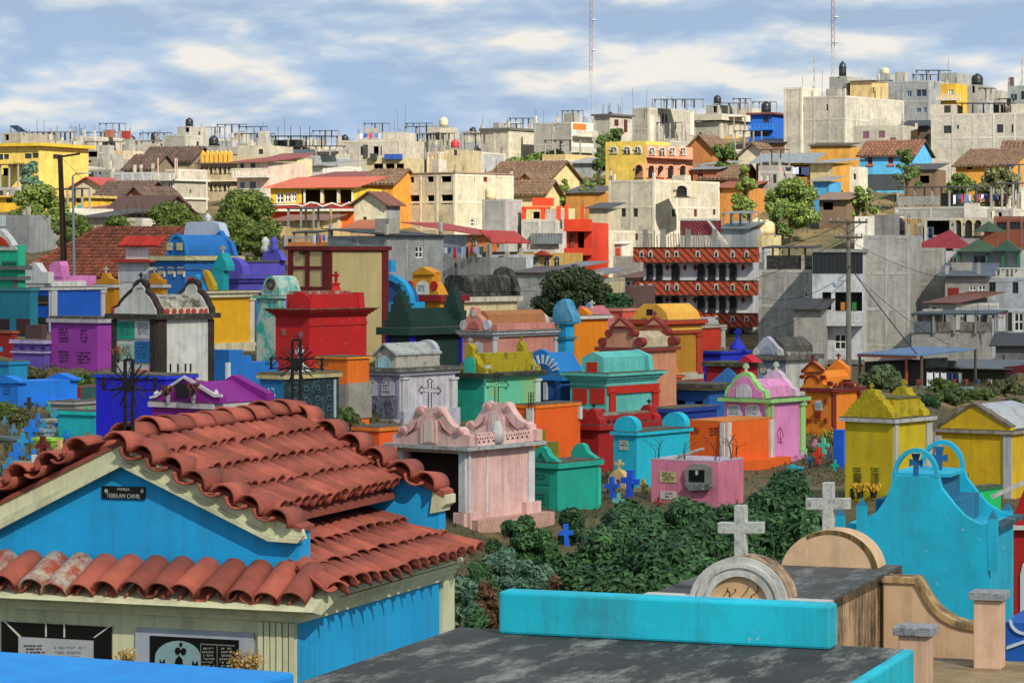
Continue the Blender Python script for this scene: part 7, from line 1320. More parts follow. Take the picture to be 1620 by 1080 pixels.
    t = bld('cream concrete side house below the ruin wall', 925, 964, 985, 364, 262, 26, '#b5ab8c', frame=(2, 1, 1), dep=6); t.panel('L', 939, 390, 963, 418, stained('#3a3c40', '#55585c', .5, .66), 'tarred_panel', .1); a = bld('white water shed with orange door on the yard', 972, 984, 990, 386, 252, 26, '#c8c6bc', kind='p', dep=2); a.panel('L', 974, 392, 982, 404, paint('#a8482c', .2), 'door', .04); a.shed(WHT, .2, .2)
    t = bld('pale peach house with ornate white arched windows and orange gable', 818, 886, 900, 400, 214, 18, '#d8ac5c', kind='p', dep=6)
    for x in (828, 844, 861, 877): archwin(t, 'L', x - 1, 404, x + 9, 422, WHT)
    t.prism([(843, 403), (856, 396), (872, 404)], -.6, .4, metal('#b84a30', .2), 'orange_gable')
    t = bld('low grey walls under tin sheets behind the lichen vault', 812, 858, 874, 432, 190, 24, '#8a8a86', dep=5, blocks=.2); t.shed(metal('#5c4c48', .5), .4, .3); t.panel('L', 815, 436, 850, 460, concrete('#94948e', 0), 'wall_panel', .03)
    t = bld('grey retaining wall house left of the balconied house', 970, 1016, 1024, 405, 246, 20, '#9c9888', dep=5, frame=(2, 0, 1)); t = bld('brick and block yard wall at the foot of the balconied house', 960, 1018, 1030, 452, 220, 20, '#6a4a40', dep=3)
    # balconied house
    ST = stripes('#b84c28', '#5a2014', 1.7); WL = paint('#c2c6cc', .25)
    t = bld('white four-storey house with red diagonal-striped balconies and arched windows', 1018, 1190, 1202, 392, 226, 14, '#d8dade', kind='p', dep=9, name='balconied_house')
    for (y0, y1, xa, xb) in ((392, 415, 1006, 1201), (444, 467, 1008, 1201), (495, 517, 1010, 1201)):
        b = t.panel('L', xa, y0, xb, y1, ST, 'striped_balcony', 1.1); t.panel('L', xa, y0 - 1, xb, y0 + .6, plain('#3a1a14'), 'coping', 1.16, parent=b)
        for k, x in enumerate((1012, 1026, 1053, 1067, 1101, 1130, 1156, 1178)): w_ = t.prism(arc(x + 3, y0 + 9, 3.6, 5, n=6) + [(x + 6.6, y1 - 8), (x - .6, y1 - 8)], -1.18, -1.1, WHT, 'white_niche', b); t.prism(arc(x + 3, y0 + 9.5, 1.8, 3, n=6) + [(x + 4.8, y1 - 9), (x + 1.2, y1 - 9)], -1.2, -1.18, BL, 'niche_slit', b)
    for y in (417, 468, 519):
        for x, w_ in ((1021, 12), (1036, 12), (1060, 15), (1101, 14), (1118, 14), (1136, 12), (1152, 13)): archwin(t, 'L', x, y, x + w_, y + 26, paint('#3c3c44', .2), BL, .15, 'arched_door', False)
        for x in (1052, 1080, 1096, 1172): t.prism([(x, y + 6), (x + 3.5, y + 1), (x + 7, y + 6), (x + 3.5, y + 12)], -.05, 0, paint('#7a2018', .2), 'diamond')
    m = MB(); r = random.Random(9)
    for k in range(26): x = 1018 + k * 4.4; p = t.L(x, 391, .3 + r.random() * 2.4); m.tube((p.x, p.y, t.H - .05), (p.x + r.uniform(-.1, .1), p.y, t.H + r.uniform(.9, 1.6)), .045, .04, 5)
    m.build('bamboo_stakes', plain('#8c7f68', .9), t.root, kind='stuff')
    for x in (1020, 1048, 1088, 1130): p = t.L(x, 391, .3); MB().box(p.x - .18, p.x + .18, p.y, p.y + .36, t.H, t.H + 1.5).build('concrete_post', concrete(C2, 0), t.root)
    t2 = bld('roof house with dark red lattice wall and white stair rail', 1076, 1140, 1160, 372, 236, 16, '#b8b4aa', kind='p', dep=5); t2.panel('L', 1077, 349, 1138, 370, stripes('#5c1420', '#8c3a44', 3), 'red_lattice', .06)
    MB().box(-t2.w/2, t2.w/2, -t2.l/2 + .002, -t2.l/2 + .2, t2.H, t2.z(348)).build('lattice_wall', paint('#6a1c24', .2), t2.root); t2.panel('L', 1075, 346, 1139, 349, WHT, 'handrail', .12); t2.prism([(1118, 349), (1122, 349), (1152, 386), (1148, 386)], -.5, -.3, WHT, 'stair_rail')
    t = bld('grey-blue plastered house beside the roof lattice with tin roof', 1140, 1180, 1190, 362, 240, 18, '#8f979c', kind='p', dep=6); t.shed(metal('#7a8488', .3), .7, .4); canopy(t, 1142, 1188, 338, 352, metal('#8c959a', .2), 3, 4); u = bld('cream cistern block with two round cement tanks', 1180, 1205, 1224, 372, 244, 30, '#c2b48a', kind='p', dep=4); tank(1197, 372, 246, 'left round cement tank on the cream block', .75, 1.4, '#c8b88a'); tank(1212, 371, 247, 'right round cement tank on the cream block', .75, 1.2, '#c8b88a')
town_mid()
def town_right():
    BL = plain('#15120f')
    t = bld('massive pale concrete building with post-and-beam grid on the right skyline', 1240, 1337, 1430, 151, 334, 36, '#a8a28e', [('L', 1267, 168, 1272, 177, 'd'), ('L', 1307, 165, 1311, 175, 'd'), ('R', 1362, 166, 1364, 170, 'o')], (5, 5, 5), blocks=.3, bars=8)
    u = bld('raised corner room of the massive building', 1240, 1268, 1278, 138, 337, 36, '#b5ae96', [('L', 1266, 143, 1272, 151, 'o')], dep=5, frame=(2, 1, 1)); v = bld('stair head with black chimney tank on the massive building', 1312, 1340, 1352, 121, 346, 36, '#8c8c86', dep=6); tank(1333, 121, 347, 'tall black tank on the stair head', .45, 1.7)
    v = bld('cream roof room on the massive building', 1345, 1380, 1386, 128, 344, 30, '#bfa878', [('R', 1381, 138, 1384, 148, 'o')], kind='p', dep=5); v.shed(metal('#4c463c', .4), .3, .3)
    t = bld('lower concrete wing with three purple-shuttered windows', 1350, 1429, 1436, 198, 322, 24, '#a19c88', [('L', 1365, 208, 1375, 219, 'p'), ('L', 1390, 207, 1400, 218, 'p'), ('L', 1408, 218, 1417, 228, 'p')], dep=6, blocks=.4)
    t = bld('grey apartment tower with blue windows behind', 1388, 1470, 1524, 127, 372, 32, '#83898c', [('L', 1435, 144, 1442, 153, 'b'), ('L', 1449, 142, 1466, 153, 'b'), ('L', 1450, 171, 1457, 178, 'b'), ('L', 1461, 170, 1466, 178, 'b'), ('R', 1494, 140, 1502, 150, 'w')], (3, 3, 3), bars=8, blocks=.3); canopy(t, 1448, 1488, 112, 127, metal('#3a3230', .2), 3.5, 3, 1); u = bld('upper left room of the grey tower with round cistern', 1387, 1408, 1416, 118, 380, 30, '#8f9292', dep=5); tank(1400, 118, 382, 'pale round cistern on the grey tower', .6, .9, '#b5ab8c'); u = bld('far grey block behind the tower canopy', 1490, 1515, 1525, 115, 392, 30, '#8a8e88', dep=6)
    t = bld('small yellow balcony house tucked by the grey tower', 1488, 1512, 1522, 132, 362, 26, '#c9a23c', [('L', 1500, 142, 1508, 150, 'w')], kind='p', dep=5); balcony(t, 'L', 1484, 150, 1521, 159, WHT, .8, WHT)
    t = bld('grey block room with black tank at its roof', 1521, 1556, 1567, 135, 368, 26, '#8c8c84', [('L', 1538, 136, 1542, 147, 'o')], dep=5); tank(1546, 135, 370, 'big black water tank on the grey block room', .75, 1.4)
    t = bld('teal-windowed grey house at the right edge of the skyline', 1594, 1640, 1660, 135, 380, 26, '#7f8a8a', [('L', 1598, 149, 1609, 159, 'b')], dep=6); canopy(t, 1560, 1600, 157, 164, metal('#33302c', .3), 4, 3, -2); p = t.L(1597, 135, .3); MB().box(p.x, p.x + .5, p.y, p.y + .5, t.H, t.H + 1.2).build('chimney', paint('#5a4a48', .3), t.root)
    t = bld('broad concrete house with barred windows and ragged roof terrace at right', 1473, 1640, 1690, 178, 318, 18, '#a09b8a', [('L', 1493, 199, 1505, 211), ('L', 1577, 197, 1587, 210), ('L', 1600, 197, 1606, 210), ('L', 1514, 198, 1517, 204, 'o')], (6, 0, 4), dep=9, blocks=.4, bars=4)
    for (a, b, y) in ((1472, 1512, 163), (1600, 1640, 164)): MB().box(t.L(a, y).x, t.L(b, y).x, -t.l/2 + .003, -t.l/2 + 4, t.H, t.z(y)).build('roof_room', concrete('#a8a088', .4), t.root)
    t.panel('L', 1494, 167, 1504, 178, plain('#2a2420'), 'dark_opening', .03); canopy(t, 1512, 1600, 164, 178, metal('#33322e', .4), 4, 6, .3); bld('dark tin shack between the concrete blocks', 1431, 1468, 1474, 199, 330, 20, '#4a4238', [('L', 1440, 206, 1455, 214, 'o')], kind='p', dep=4).shed(metal('#22242a', .3), .8, .6); laundry(1440, 207, 1456, 208, 326, [('#7a3a78', 'purple'), ('#c8a040', 'yellow'), ('#b03030', 'red')], 'by the dark tin shack', 4)
    t = bld('sky-blue cottage with brown tile roof and red window frames', 1360, 1446, 1474, 245, 306, 26, '#5aa8d8', [('L', 1373, 249, 1380, 260, 'r'), ('L', 1405, 248, 1413, 259, 'r')], kind='p'); t.gable(tilem('#74503c', .3, .5), paint('#5aa8d8', .2), 1.6, 'x', .35, tiles=1.4); t.panel('L', 1360, 276, 1446, 300, paint('#3c444c', .3), 'dark_base', .05)
    for a, b in ((1371, 1382), (1403, 1415)): t.panel('L', a, 260, b, 263, paint('#a85a4c', .2), 'sill', .08)
    t = bld('ochre adobe house with wide tile roofs at the right edge', 1512, 1600, 1650, 262, 300, 24, '#bf8a3c', [('L', 1530, 262, 1538, 268, 'o')], kind='p'); t.gable(TR, paint('#bf8a3c', .3), 1.9, 'x', .4, tiles=1.4); u = bld('white-walled tile roofed house behind the ochre one', 1585, 1640, 1680, 248, 312, 20, '#c9bd9c', kind='p', dep=5); u.gable(TR, paint('#c9bd9c'), 1.8, 'x', .4, tiles=1.4); u = bld('crumbling stone hut with tin roof between cottage and adobe', 1430, 1480, 1500, 268, 296, 24, '#6a5644', [('L', 1455, 278, 1470, 290, 'o')], kind='p', dep=4); u.shed(metal('#3a3a3c', .4), .7, .3)
    t = bld('ochre adobe wall shed above the tin roof', 1282, 1346, 1352, 230, 318, 20, '#b98a40', kind='p', dep=4); t.shed(metal('#3c342c', .5), .4, .3); t = bld('tin-roofed house with open washing porch', 1196, 1282, 1300, 258, 304, 20, '#a5783c', [('L', 1198, 262, 1236, 280, 'o'), ('L', 1244, 262, 1280, 280, 'o')], kind='p', dep=4); t.shed(metal('#7c868c', .2), 1.2, .6); laundry(1200, 264, 1280, 264, 301, [('#c8ccd2', 'white'), ('#22304a', 'navy'), ('#b02c30', 'red'), ('#1c2230', 'black'), ('#aab2c8', 'pale grey'), ('#2c3a5c', 'dark blue')], 'in the tin-roofed porch', 6)
    t = bld('small white and ochre room beside the washing porch', 1282, 1318, 1358, 258, 302, 36, '#c9b78a', kind='p', side='#b5843c'); t.shed(metal('#848d92', .2), .6, .5); bld('little white shed with blue lintel beside the sky-blue cottage', 1344, 1358, 1364, 264, 298, 26, '#c9c3b0', [('L', 1350, 275, 1354, 284, 'o')], kind='p', dep=3)
    t = bld('white gabled house with brown roof left of the washing porch', 1168, 1215, 1235, 248, 318, 30, '#cbc2aa', kind='p'); t.gable(TR, paint('#cbc2aa', .3), 1.5, 'y', .4, tiles=1.3); t = bld('dark timber shed with blue tarp above the tile roofs', 1195, 1240, 1250, 226, 338, 22, '#7a5a38', kind='p', dep=5); t.shed(metal('#2c2e34', .3), .7, .4)
    t = bld('blue-walled hut with rusty sheet roof on the slope', 1286, 1312, 1340, 287, 286, 30, '#4a92c0', kind='p', dep=3); t.shed(metal('#8a8478', .6), .6, .4); t = bld('wooden shack with brown plank roof on the dry slope', 1296, 1340, 1352, 316, 278, 24, '#6c5a48', [('L', 1302, 320, 1318, 332, 'o')], kind='p', dep=4); t.shed(metal('#7c6650', .6), .8, .5)
    t = bld('grey terrace house with washing line under a flat sheet roof', 1416, 1530, 1640, 326, 262, 40, '#97968c', frame=(3, 3, 1), blocks=.35, dep=8); c = canopy(t, 1417, 1530, 297, 326, metal('#3c3a36', .4), 5, 5, .2); t.panel('L', 1420, 311, 1486, 324, concrete('#8e8d84', .5), 'parapet_wall', .02); laundry(1508, 308, 1594, 306, 260, MIX * 2, 'under the terrace sheet roof', 8)
    t = bld('concrete house with arched openings and wooden door on the right', 1416, 1560, 1640, 344, 246, 16, '#8f8c80', [('L', 1463, 348, 1502, 372, 'o')], frame=(4, 0, 1), kind='c', dep=7, blocks=.3); t.panel('L', 1425, 346, 1460, 372, paint('#8c7654', .3), 'plank_door', .06)
    for x in (1508, 1525, 1540): archwin(t, 'L', x, 346, x + 15, 373, paint('#b5a886', .3), BL, .2, 'arch_opening', False)
    u = bld('raw brick house with green and dark panes at the right edge', 1572, 1640, 1660, 342, 240, 16, '#8c5038', [('L', 1574, 351, 1592, 364), ('L', 1597, 351, 1620, 363)], dep=6, kind='p', frame=(4, 0, 2)); t = bld('white low wall house with dark tank yard above the pole', 1352, 1418, 1426, 342, 262, 18, '#c2c2ba', kind='p', dep=4); tank(1410, 372, 240, 'big dark blue-black water tank behind the concrete wall', 1.15, 1.6, '#10141c')
    # nearer right: shaded houses
    WW = '#cdd2d6'; t = bld('white three-storey house with solid balcony and dark barred top', 1285, 1365, 1368, 395, 205, 12, WW, [('L', 1301, 462, 1315, 490, 'o'), ('L', 1321, 462, 1364, 492, 'o'), ('L', 1320, 528, 1339, 553, 'w')], kind='p', dep=7); t.panel('L', 1286, 400, 1365, 432, plain('#1c2024'), 'dark_grille', .06); t.slab(394, 399, concrete('#8a8a84', 0), .2, 'roof_slab')
    for k in range(12): t.panel('L', 1288 + k * 6.5, 401, 1288.8 + k * 6.5, 431, plain('#3a4046'), 'bar', .09)
    balcony(t, 'L', 1287, 494, 1366, 515, paint(WW, .3), 1.0); t.panel('L', 1286, 568, 1368, 576, concrete('#6c6c68', 0), 'step', .8)
    for x, c in ((1330, '#c07820'), (1348, '#2a7a34')): t.panel('L', x, 478, x + 7, 491, plain(c), 'hung_cloth', .02)
    t = bld('tall raw concrete house side with stained panels', 1366, 1440, 1446, 372, 206, 14, '#a8a79b', frame=(3, 0, 4), dep=8, blocks=.3, dirt=.65, bars=3); t = bld('stained concrete block wing beside the tall house', 1440, 1494, 1502, 392, 214, 14, '#a5a498', frame=(2, 0, 4), dep=8, blocks=.3, dirt=.65)
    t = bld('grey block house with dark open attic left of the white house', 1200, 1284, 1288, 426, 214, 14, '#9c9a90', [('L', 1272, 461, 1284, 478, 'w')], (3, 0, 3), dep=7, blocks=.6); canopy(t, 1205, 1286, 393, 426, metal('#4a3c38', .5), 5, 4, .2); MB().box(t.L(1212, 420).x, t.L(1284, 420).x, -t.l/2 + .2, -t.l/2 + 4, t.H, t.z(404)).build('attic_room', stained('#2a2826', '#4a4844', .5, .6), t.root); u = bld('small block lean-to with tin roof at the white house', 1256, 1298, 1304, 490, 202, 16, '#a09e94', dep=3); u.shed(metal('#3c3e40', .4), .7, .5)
    t = bld('white house with long balustraded balcony under red and green roofs', 1495, 1640, 1650, 396, 214, 12, '#ccd0d2', [('L', 1502, 407, 1514, 424, 'w'), ('L', 1540, 404, 1560, 424, 'b')], kind='p', dep=8); balcony(t, 'L', 1494, 423, 1640, 441, WHT, 1.2, WHT); H = t.z(394); w, l = t.w/2, t.l/2
    for x in (1516, 1560, 1586, 1610): t.panel('L', x, 400, x + 4, 424, paint('#2c6a50', .2), 'green_post', 1.1)
    A, B = t.L(1438, 393, -.2), t.L(1536, 393, -.2); ap = t.L(1503, 363, 2.5); MB().add([A, B, B + Vector((0, 6, 0)), A + Vector((0, 6, 0)), ap], [(0, 1, 4), (1, 2, 4), (2, 3, 4), (3, 0, 4), (3, 2, 1, 0)]).build('red_roof', metal('#96242c', .1), t.root)
    for (x0, x1, xa, ya, yb) in ((1512, 1585, 1548, 378, 398), (1570, 1616, 1592, 379, 397)):
        A, B = t.L(x0, yb, -1.4), t.L(x1, yb, -1.4); ap = t.L(xa, ya, .5); MB().add([A, B, B + Vector((0, 4.5, 0)), A + Vector((0, 4.5, 0)), ap, ap + Vector((0, 2, 0))], [(0, 1, 4), (1, 2, 5, 4), (2, 3, 5), (3, 0, 4, 5), (3, 2, 1, 0)]).build('green_roof', metal('#3f5a3c' if x0 < 1550 else '#1f4c34', .15), t.root)
    MB().box(t.L(1553, 366).x, t.L(1575, 366).x, 0, 1.6, t.H, t.z(366)).build('chimney_room', paint('#8a4a30', .3), t.root); ap = t.L(1564, 358, 4); MB().lathe([(1.3, 0), (.05, .8)], (ap.x, .8, t.z(366)), 4).build('chimney_cap', metal('#3f5a3c', .1), t.root)
    t = bld('house with metal-roofed lean-to, red door and barred windows', 1495, 1562, 1570, 437, 207, 14, '#9a988c', [('L', 1533, 452, 1545, 466, 'w'), ('L', 1547, 451, 1560, 466, 'w')], dep=5); t.shed(metal('#5c6a78', .3), .9, .5); t.panel('L', 1500, 455, 1517, 489, paint('#8a2422', .4), 'red_door', .05); t = bld('white plastered house with two dark windows under the balustrade', 1563, 1640, 1650, 440, 208, 12, '#a9b0b6', [('L', 1565, 446, 1575, 464), ('L', 1602, 446, 1611, 464)], kind='p', dep=5)
    t = bld('white shop front with red lettering and dark doors', 1560, 1640, 1650, 490, 202, 12, '#b0b8be', [('L', 1594, 494, 1601, 524), ('L', 1604, 494, 1620, 524, 'w')], kind='p', dep=4); a = t.panel('L', 1574, 491, 1592, 524, paint('#c0c6ca', .2), 'sign_panel', .08); text(t, 'L', 1583, 501.5, 4.2, 'CALLE 1', plain('#a81c20'), a, .1, .8); t.panel('L', 1570, 490, 1593, 497, plain('#7a1c24'), 'sign_band', .1); t.panel('L', 1560, 491, 1573, 502, plain('#1c2a48'), 'blue_board', .09)
    t = bld('grey block house with long dark corrugated lean-to roof', 1442, 1548, 1578, 525, 190, 20, '#9c9a8e', dep=5, blocks=.7); canopy(t, 1441, 1578, 498, 525, metal('#3e4a54', .2), 4, 5, -.3); t.panel('L', 1443, 508, 1482, 526, metal('#6a7680', .2), 'sheet_wall', .1); t.panel('L', 1484, 509, 1504, 525, stained('#6a665c', '#85827a', .5, .6), 'plank_wall', .08); t.panel('L', 1520, 509, 1570, 525, stained('#7a766c', '#5a564c', .5, .6), 'plank_wall', .08); u = bld('grey cement wall house at the far right foot of the shop', 1575, 1640, 1650, 548, 182, 14, '#6c6e70', kind='p', dep=4); u.shed(metal('#2a2c2e', .3), .7, .4); u.prism([(1585, 578), (1588, 560), (1591, 578)], -.04, 0, plain('#16171a'), 'mural_mark'); u.prism([(1610, 578), (1612, 566), (1616, 578)], -.04, 0, plain('#16171a'), 'mural_mark')
    t = bld('open shack with blue tin roof, orange post and washing', 1368, 1440, 1548, 574, 170, 42, '#3a3834', kind='p', dep=5); A, B, C, D = t.L(1356, 561, -.6), t.L(1449, 565, -.6), None, None  # solid walls painted dark stand in for the shade inside the open shack
    wp = lambda x, y, d: t.inv @ (P(x, y, d) - t.loc); q = [wp(1356, 561, 172), wp(1450, 564, 164), wp(1546, 553, 171), wp(1452, 549, 180)]; MB().prism(q, (0, 0, .07)).build('blue_roof', metal('#5c7fa6', .25), t.root); MB().prism([wp(1356, 561, 172), wp(1450, 564, 164), wp(1450, 567, 164), wp(1356, 564, 172)], (0, .05, 0)).build('orange_fascia', plain('#b0502c'), t.root)
    for (x, y, d, c) in ((1434, 564, 165.5, '#b04a2c'), (1458, 563, 165, '#6a5a48'), (1360, 561, 172, '#6a5a48'), (1543, 553, 171, '#5c5448')): p = wp(x, y, d); MB().box(p.x - .06, p.x + .06, p.y - .06, p.y + .06, 0, p.z).build('post', plain(c), t.root)
    t.panel('R', 1460, 567, 1495, 580, stained('#6c7068', '#8c9086', .5, .6), 'sheet_wall', .2); laundry(1466, 588, 1498, 589, 163, [('#d8dce2', 'white'), ('#d8dce2', 'bright white'), ('#d0d4e0', 'off-white')], 'under the blue tin roof, white end', 2); laundry(1498, 589, 1522, 589, 163, [('#22305c', 'navy'), ('#2c4484', 'blue'), ('#1c2440', 'dark navy'), ('#8a90a0', 'grey')], 'under the blue tin roof, dark end', 3)
    t = bld('low whitewashed yard wall with pots below the washing', 1440, 1540, 1560, 612, 158, 10, '#8c98a8', kind='p', dep=.4); r = random.Random(6)
    for k in range(9): x = 1452 + k * 19; d = 160 if x < 1545 else 166; p = P(x, 607, d); o = MB().lathe([(.1, 0), (.15, .22), (.16, .25)], (0, 0, 0), 9).build('flower_pot', plain(r.choice(('#8a3a28', '#3a5a7a', '#6a5038', '#b8bcc0')), .7)); o.location = p; tag(o, '%s pot standing in the yard behind the whitewashed wall' % ('small' if k % 2 else 'wide'), 'pot', 'pots in the yard')
    t = bld('lean-to with tin sheet and maroon awning at the yard', 1510, 1590, 1640, 584, 172, 24, '#4a463c', kind='p', dep=3); t.shed(metal('#5c666c', .3), .4, .6); t.prism([(1588, 580), (1640, 576), (1640, 590), (1590, 590)], -.5, -.3, paint('#5c1420', .2), 'maroon_awning')
town_right()
# ---------------------------------------------------------------- small filler houses deep in the town, each on its own plot
def filler():
    r = random.Random(21); cols = ('#a6a190', '#8d8b82', '#bab29a', '#98948a', '#cbbf9c', '#969ca0', '#c2c0b8', '#c0a878'); use = ('grey block', 'dark grey concrete', 'cream concrete', 'stained concrete', 'buff plastered', 'blue-grey cement', 'whitewashed', 'ochre plastered')
    spots = [(105, 262, 322), (150, 236, 378), (205, 228, 385), (236, 236, 392), (345, 236, 385), (392, 226, 392), (520, 240, 362), (505, 262, 312), (600, 240, 372), (752, 240, 350), (835, 235, 372), (880, 252, 334), (930, 210, 380), (985, 250, 322), (1050, 222, 356), (1150, 212, 372), (1180, 236, 346), (1232, 196, 372), (1222, 270, 300), (1425, 216, 330), (1445, 160, 392), (1560, 168, 352), (1590, 172, 366), (480, 372, 238), (870, 430, 206), (930, 440, 214), (1000, 440, 238), (1590, 330, 256), (1420, 402, 232), (1500, 480, 200), (60, 258, 312), (20, 296, 280),
      (125, 222, 400), (170, 220, 405), (240, 222, 402), (330, 226, 405), (360, 222, 398), (470, 226, 402), (510, 232, 395), (550, 226, 398), (590, 220, 404), (655, 220, 402), (700, 222, 396), (745, 214, 405), (800, 222, 388), (820, 212, 402), (900, 200, 404), (960, 190, 410), (1075, 190, 402), (1170, 180, 415), (1205, 186, 405), (1460, 142, 415), (1480, 128, 420), (1540, 150, 405), (1580, 150, 412), (1610, 150, 402), (690, 240, 345), (400, 240, 352), (830, 262, 330), (1090, 212, 376), (1120, 262, 312), (1600, 296, 284), (160, 330, 256), (100, 340, 246), (215, 345, 238)]
    WH = ('behind the yellow house', 'beside the grey stack', 'among the left skyline blocks', 'near the arcaded house', 'by the black-canopied house', 'near the blue tarpaulin', 'around the cistern house', 'by the cream apartment', 'near the pink tower', 'behind the yellow arches', 'by the bright blue house', 'near the massive building', 'on the right slope'); DN = ((395, 'on the far ridge'), (360, 'high on the hill'), (330, 'in the upper rows'), (300, 'in the middle rows'), (270, 'in the lower rows'), (0, 'at the foot of the hill')); seen = {}
    for (x, y, d) in spots:
        i = r.randrange(8); w = r.uniform(28, 48) * 340 / max(d, 260); st = r.choice(('flat parapet', 'tin roof', 'bare rods', 'bare rods') if d < 380 else ('flat parapet', 'bare rods', 'bare rods')); lb = '%s house, %s, %s, %s' % (use[i], st, next(n for k, n in DN if d >= k), WH[min(12, int(x / 125))])
        fx, wl = r.uniform(.1, .35), []; s_ = 45 * 270 / d * .95
        for fl in range(2):
            for c in range(r.choice((1, 2, 3))): a = x - w * .42 + c * w * .22; wl.append(('L', a, y + 6 + fl * s_, a + w * .11, y + 6 + fl * s_ + s_ * .36, r.choice('ddow')))
        t = bld(lb, x - w / 2, x + w * fx, x + w / 2 + 4, y, d, r.uniform(22, 36), cols[i], wl, (2, 2, 2) if st != 'tile roof' else None, kind='c' if i in (0, 1, 2, 3, 5) else 'p', dep=7, bars=5 if st == 'bare rods' else 0, par=.6 if st == 'flat parapet' else None, fm=concrete(r.choice(('#b0aa98', '#9c988c')), 0, .3)); t.root['group'] = 'small houses packed on the hillside'
        if st == 'tin roof': t.shed(metal(r.choice(('#5c5a56', '#7a4a3c', '#84888a', '#a85a40')), .5), .7, .4)
        if st == 'tile roof': t.gable(TR, concrete(cols[i]), 1.3, 'x', .4, tiles=1.4)
        if st != 'tin roof' and r.random() < .55: canopy(t, x - w * .45, x + w * fx * .9, y - 2.7 * F / d * .8, y, metal(r.choice(('#26282a', '#3a2e28', '#33383e')), .3), 3.5, 3, .3)
        elif d > 330 and r.random() < .4: tank(x + r.uniform(-6, 6), y, d + 3, 'black tank on the %s house %s, %s' % (use[i], next(n for k, n in DN if d >= k), WH[min(12, int(x / 125))]), .5, 1.1)
filler()
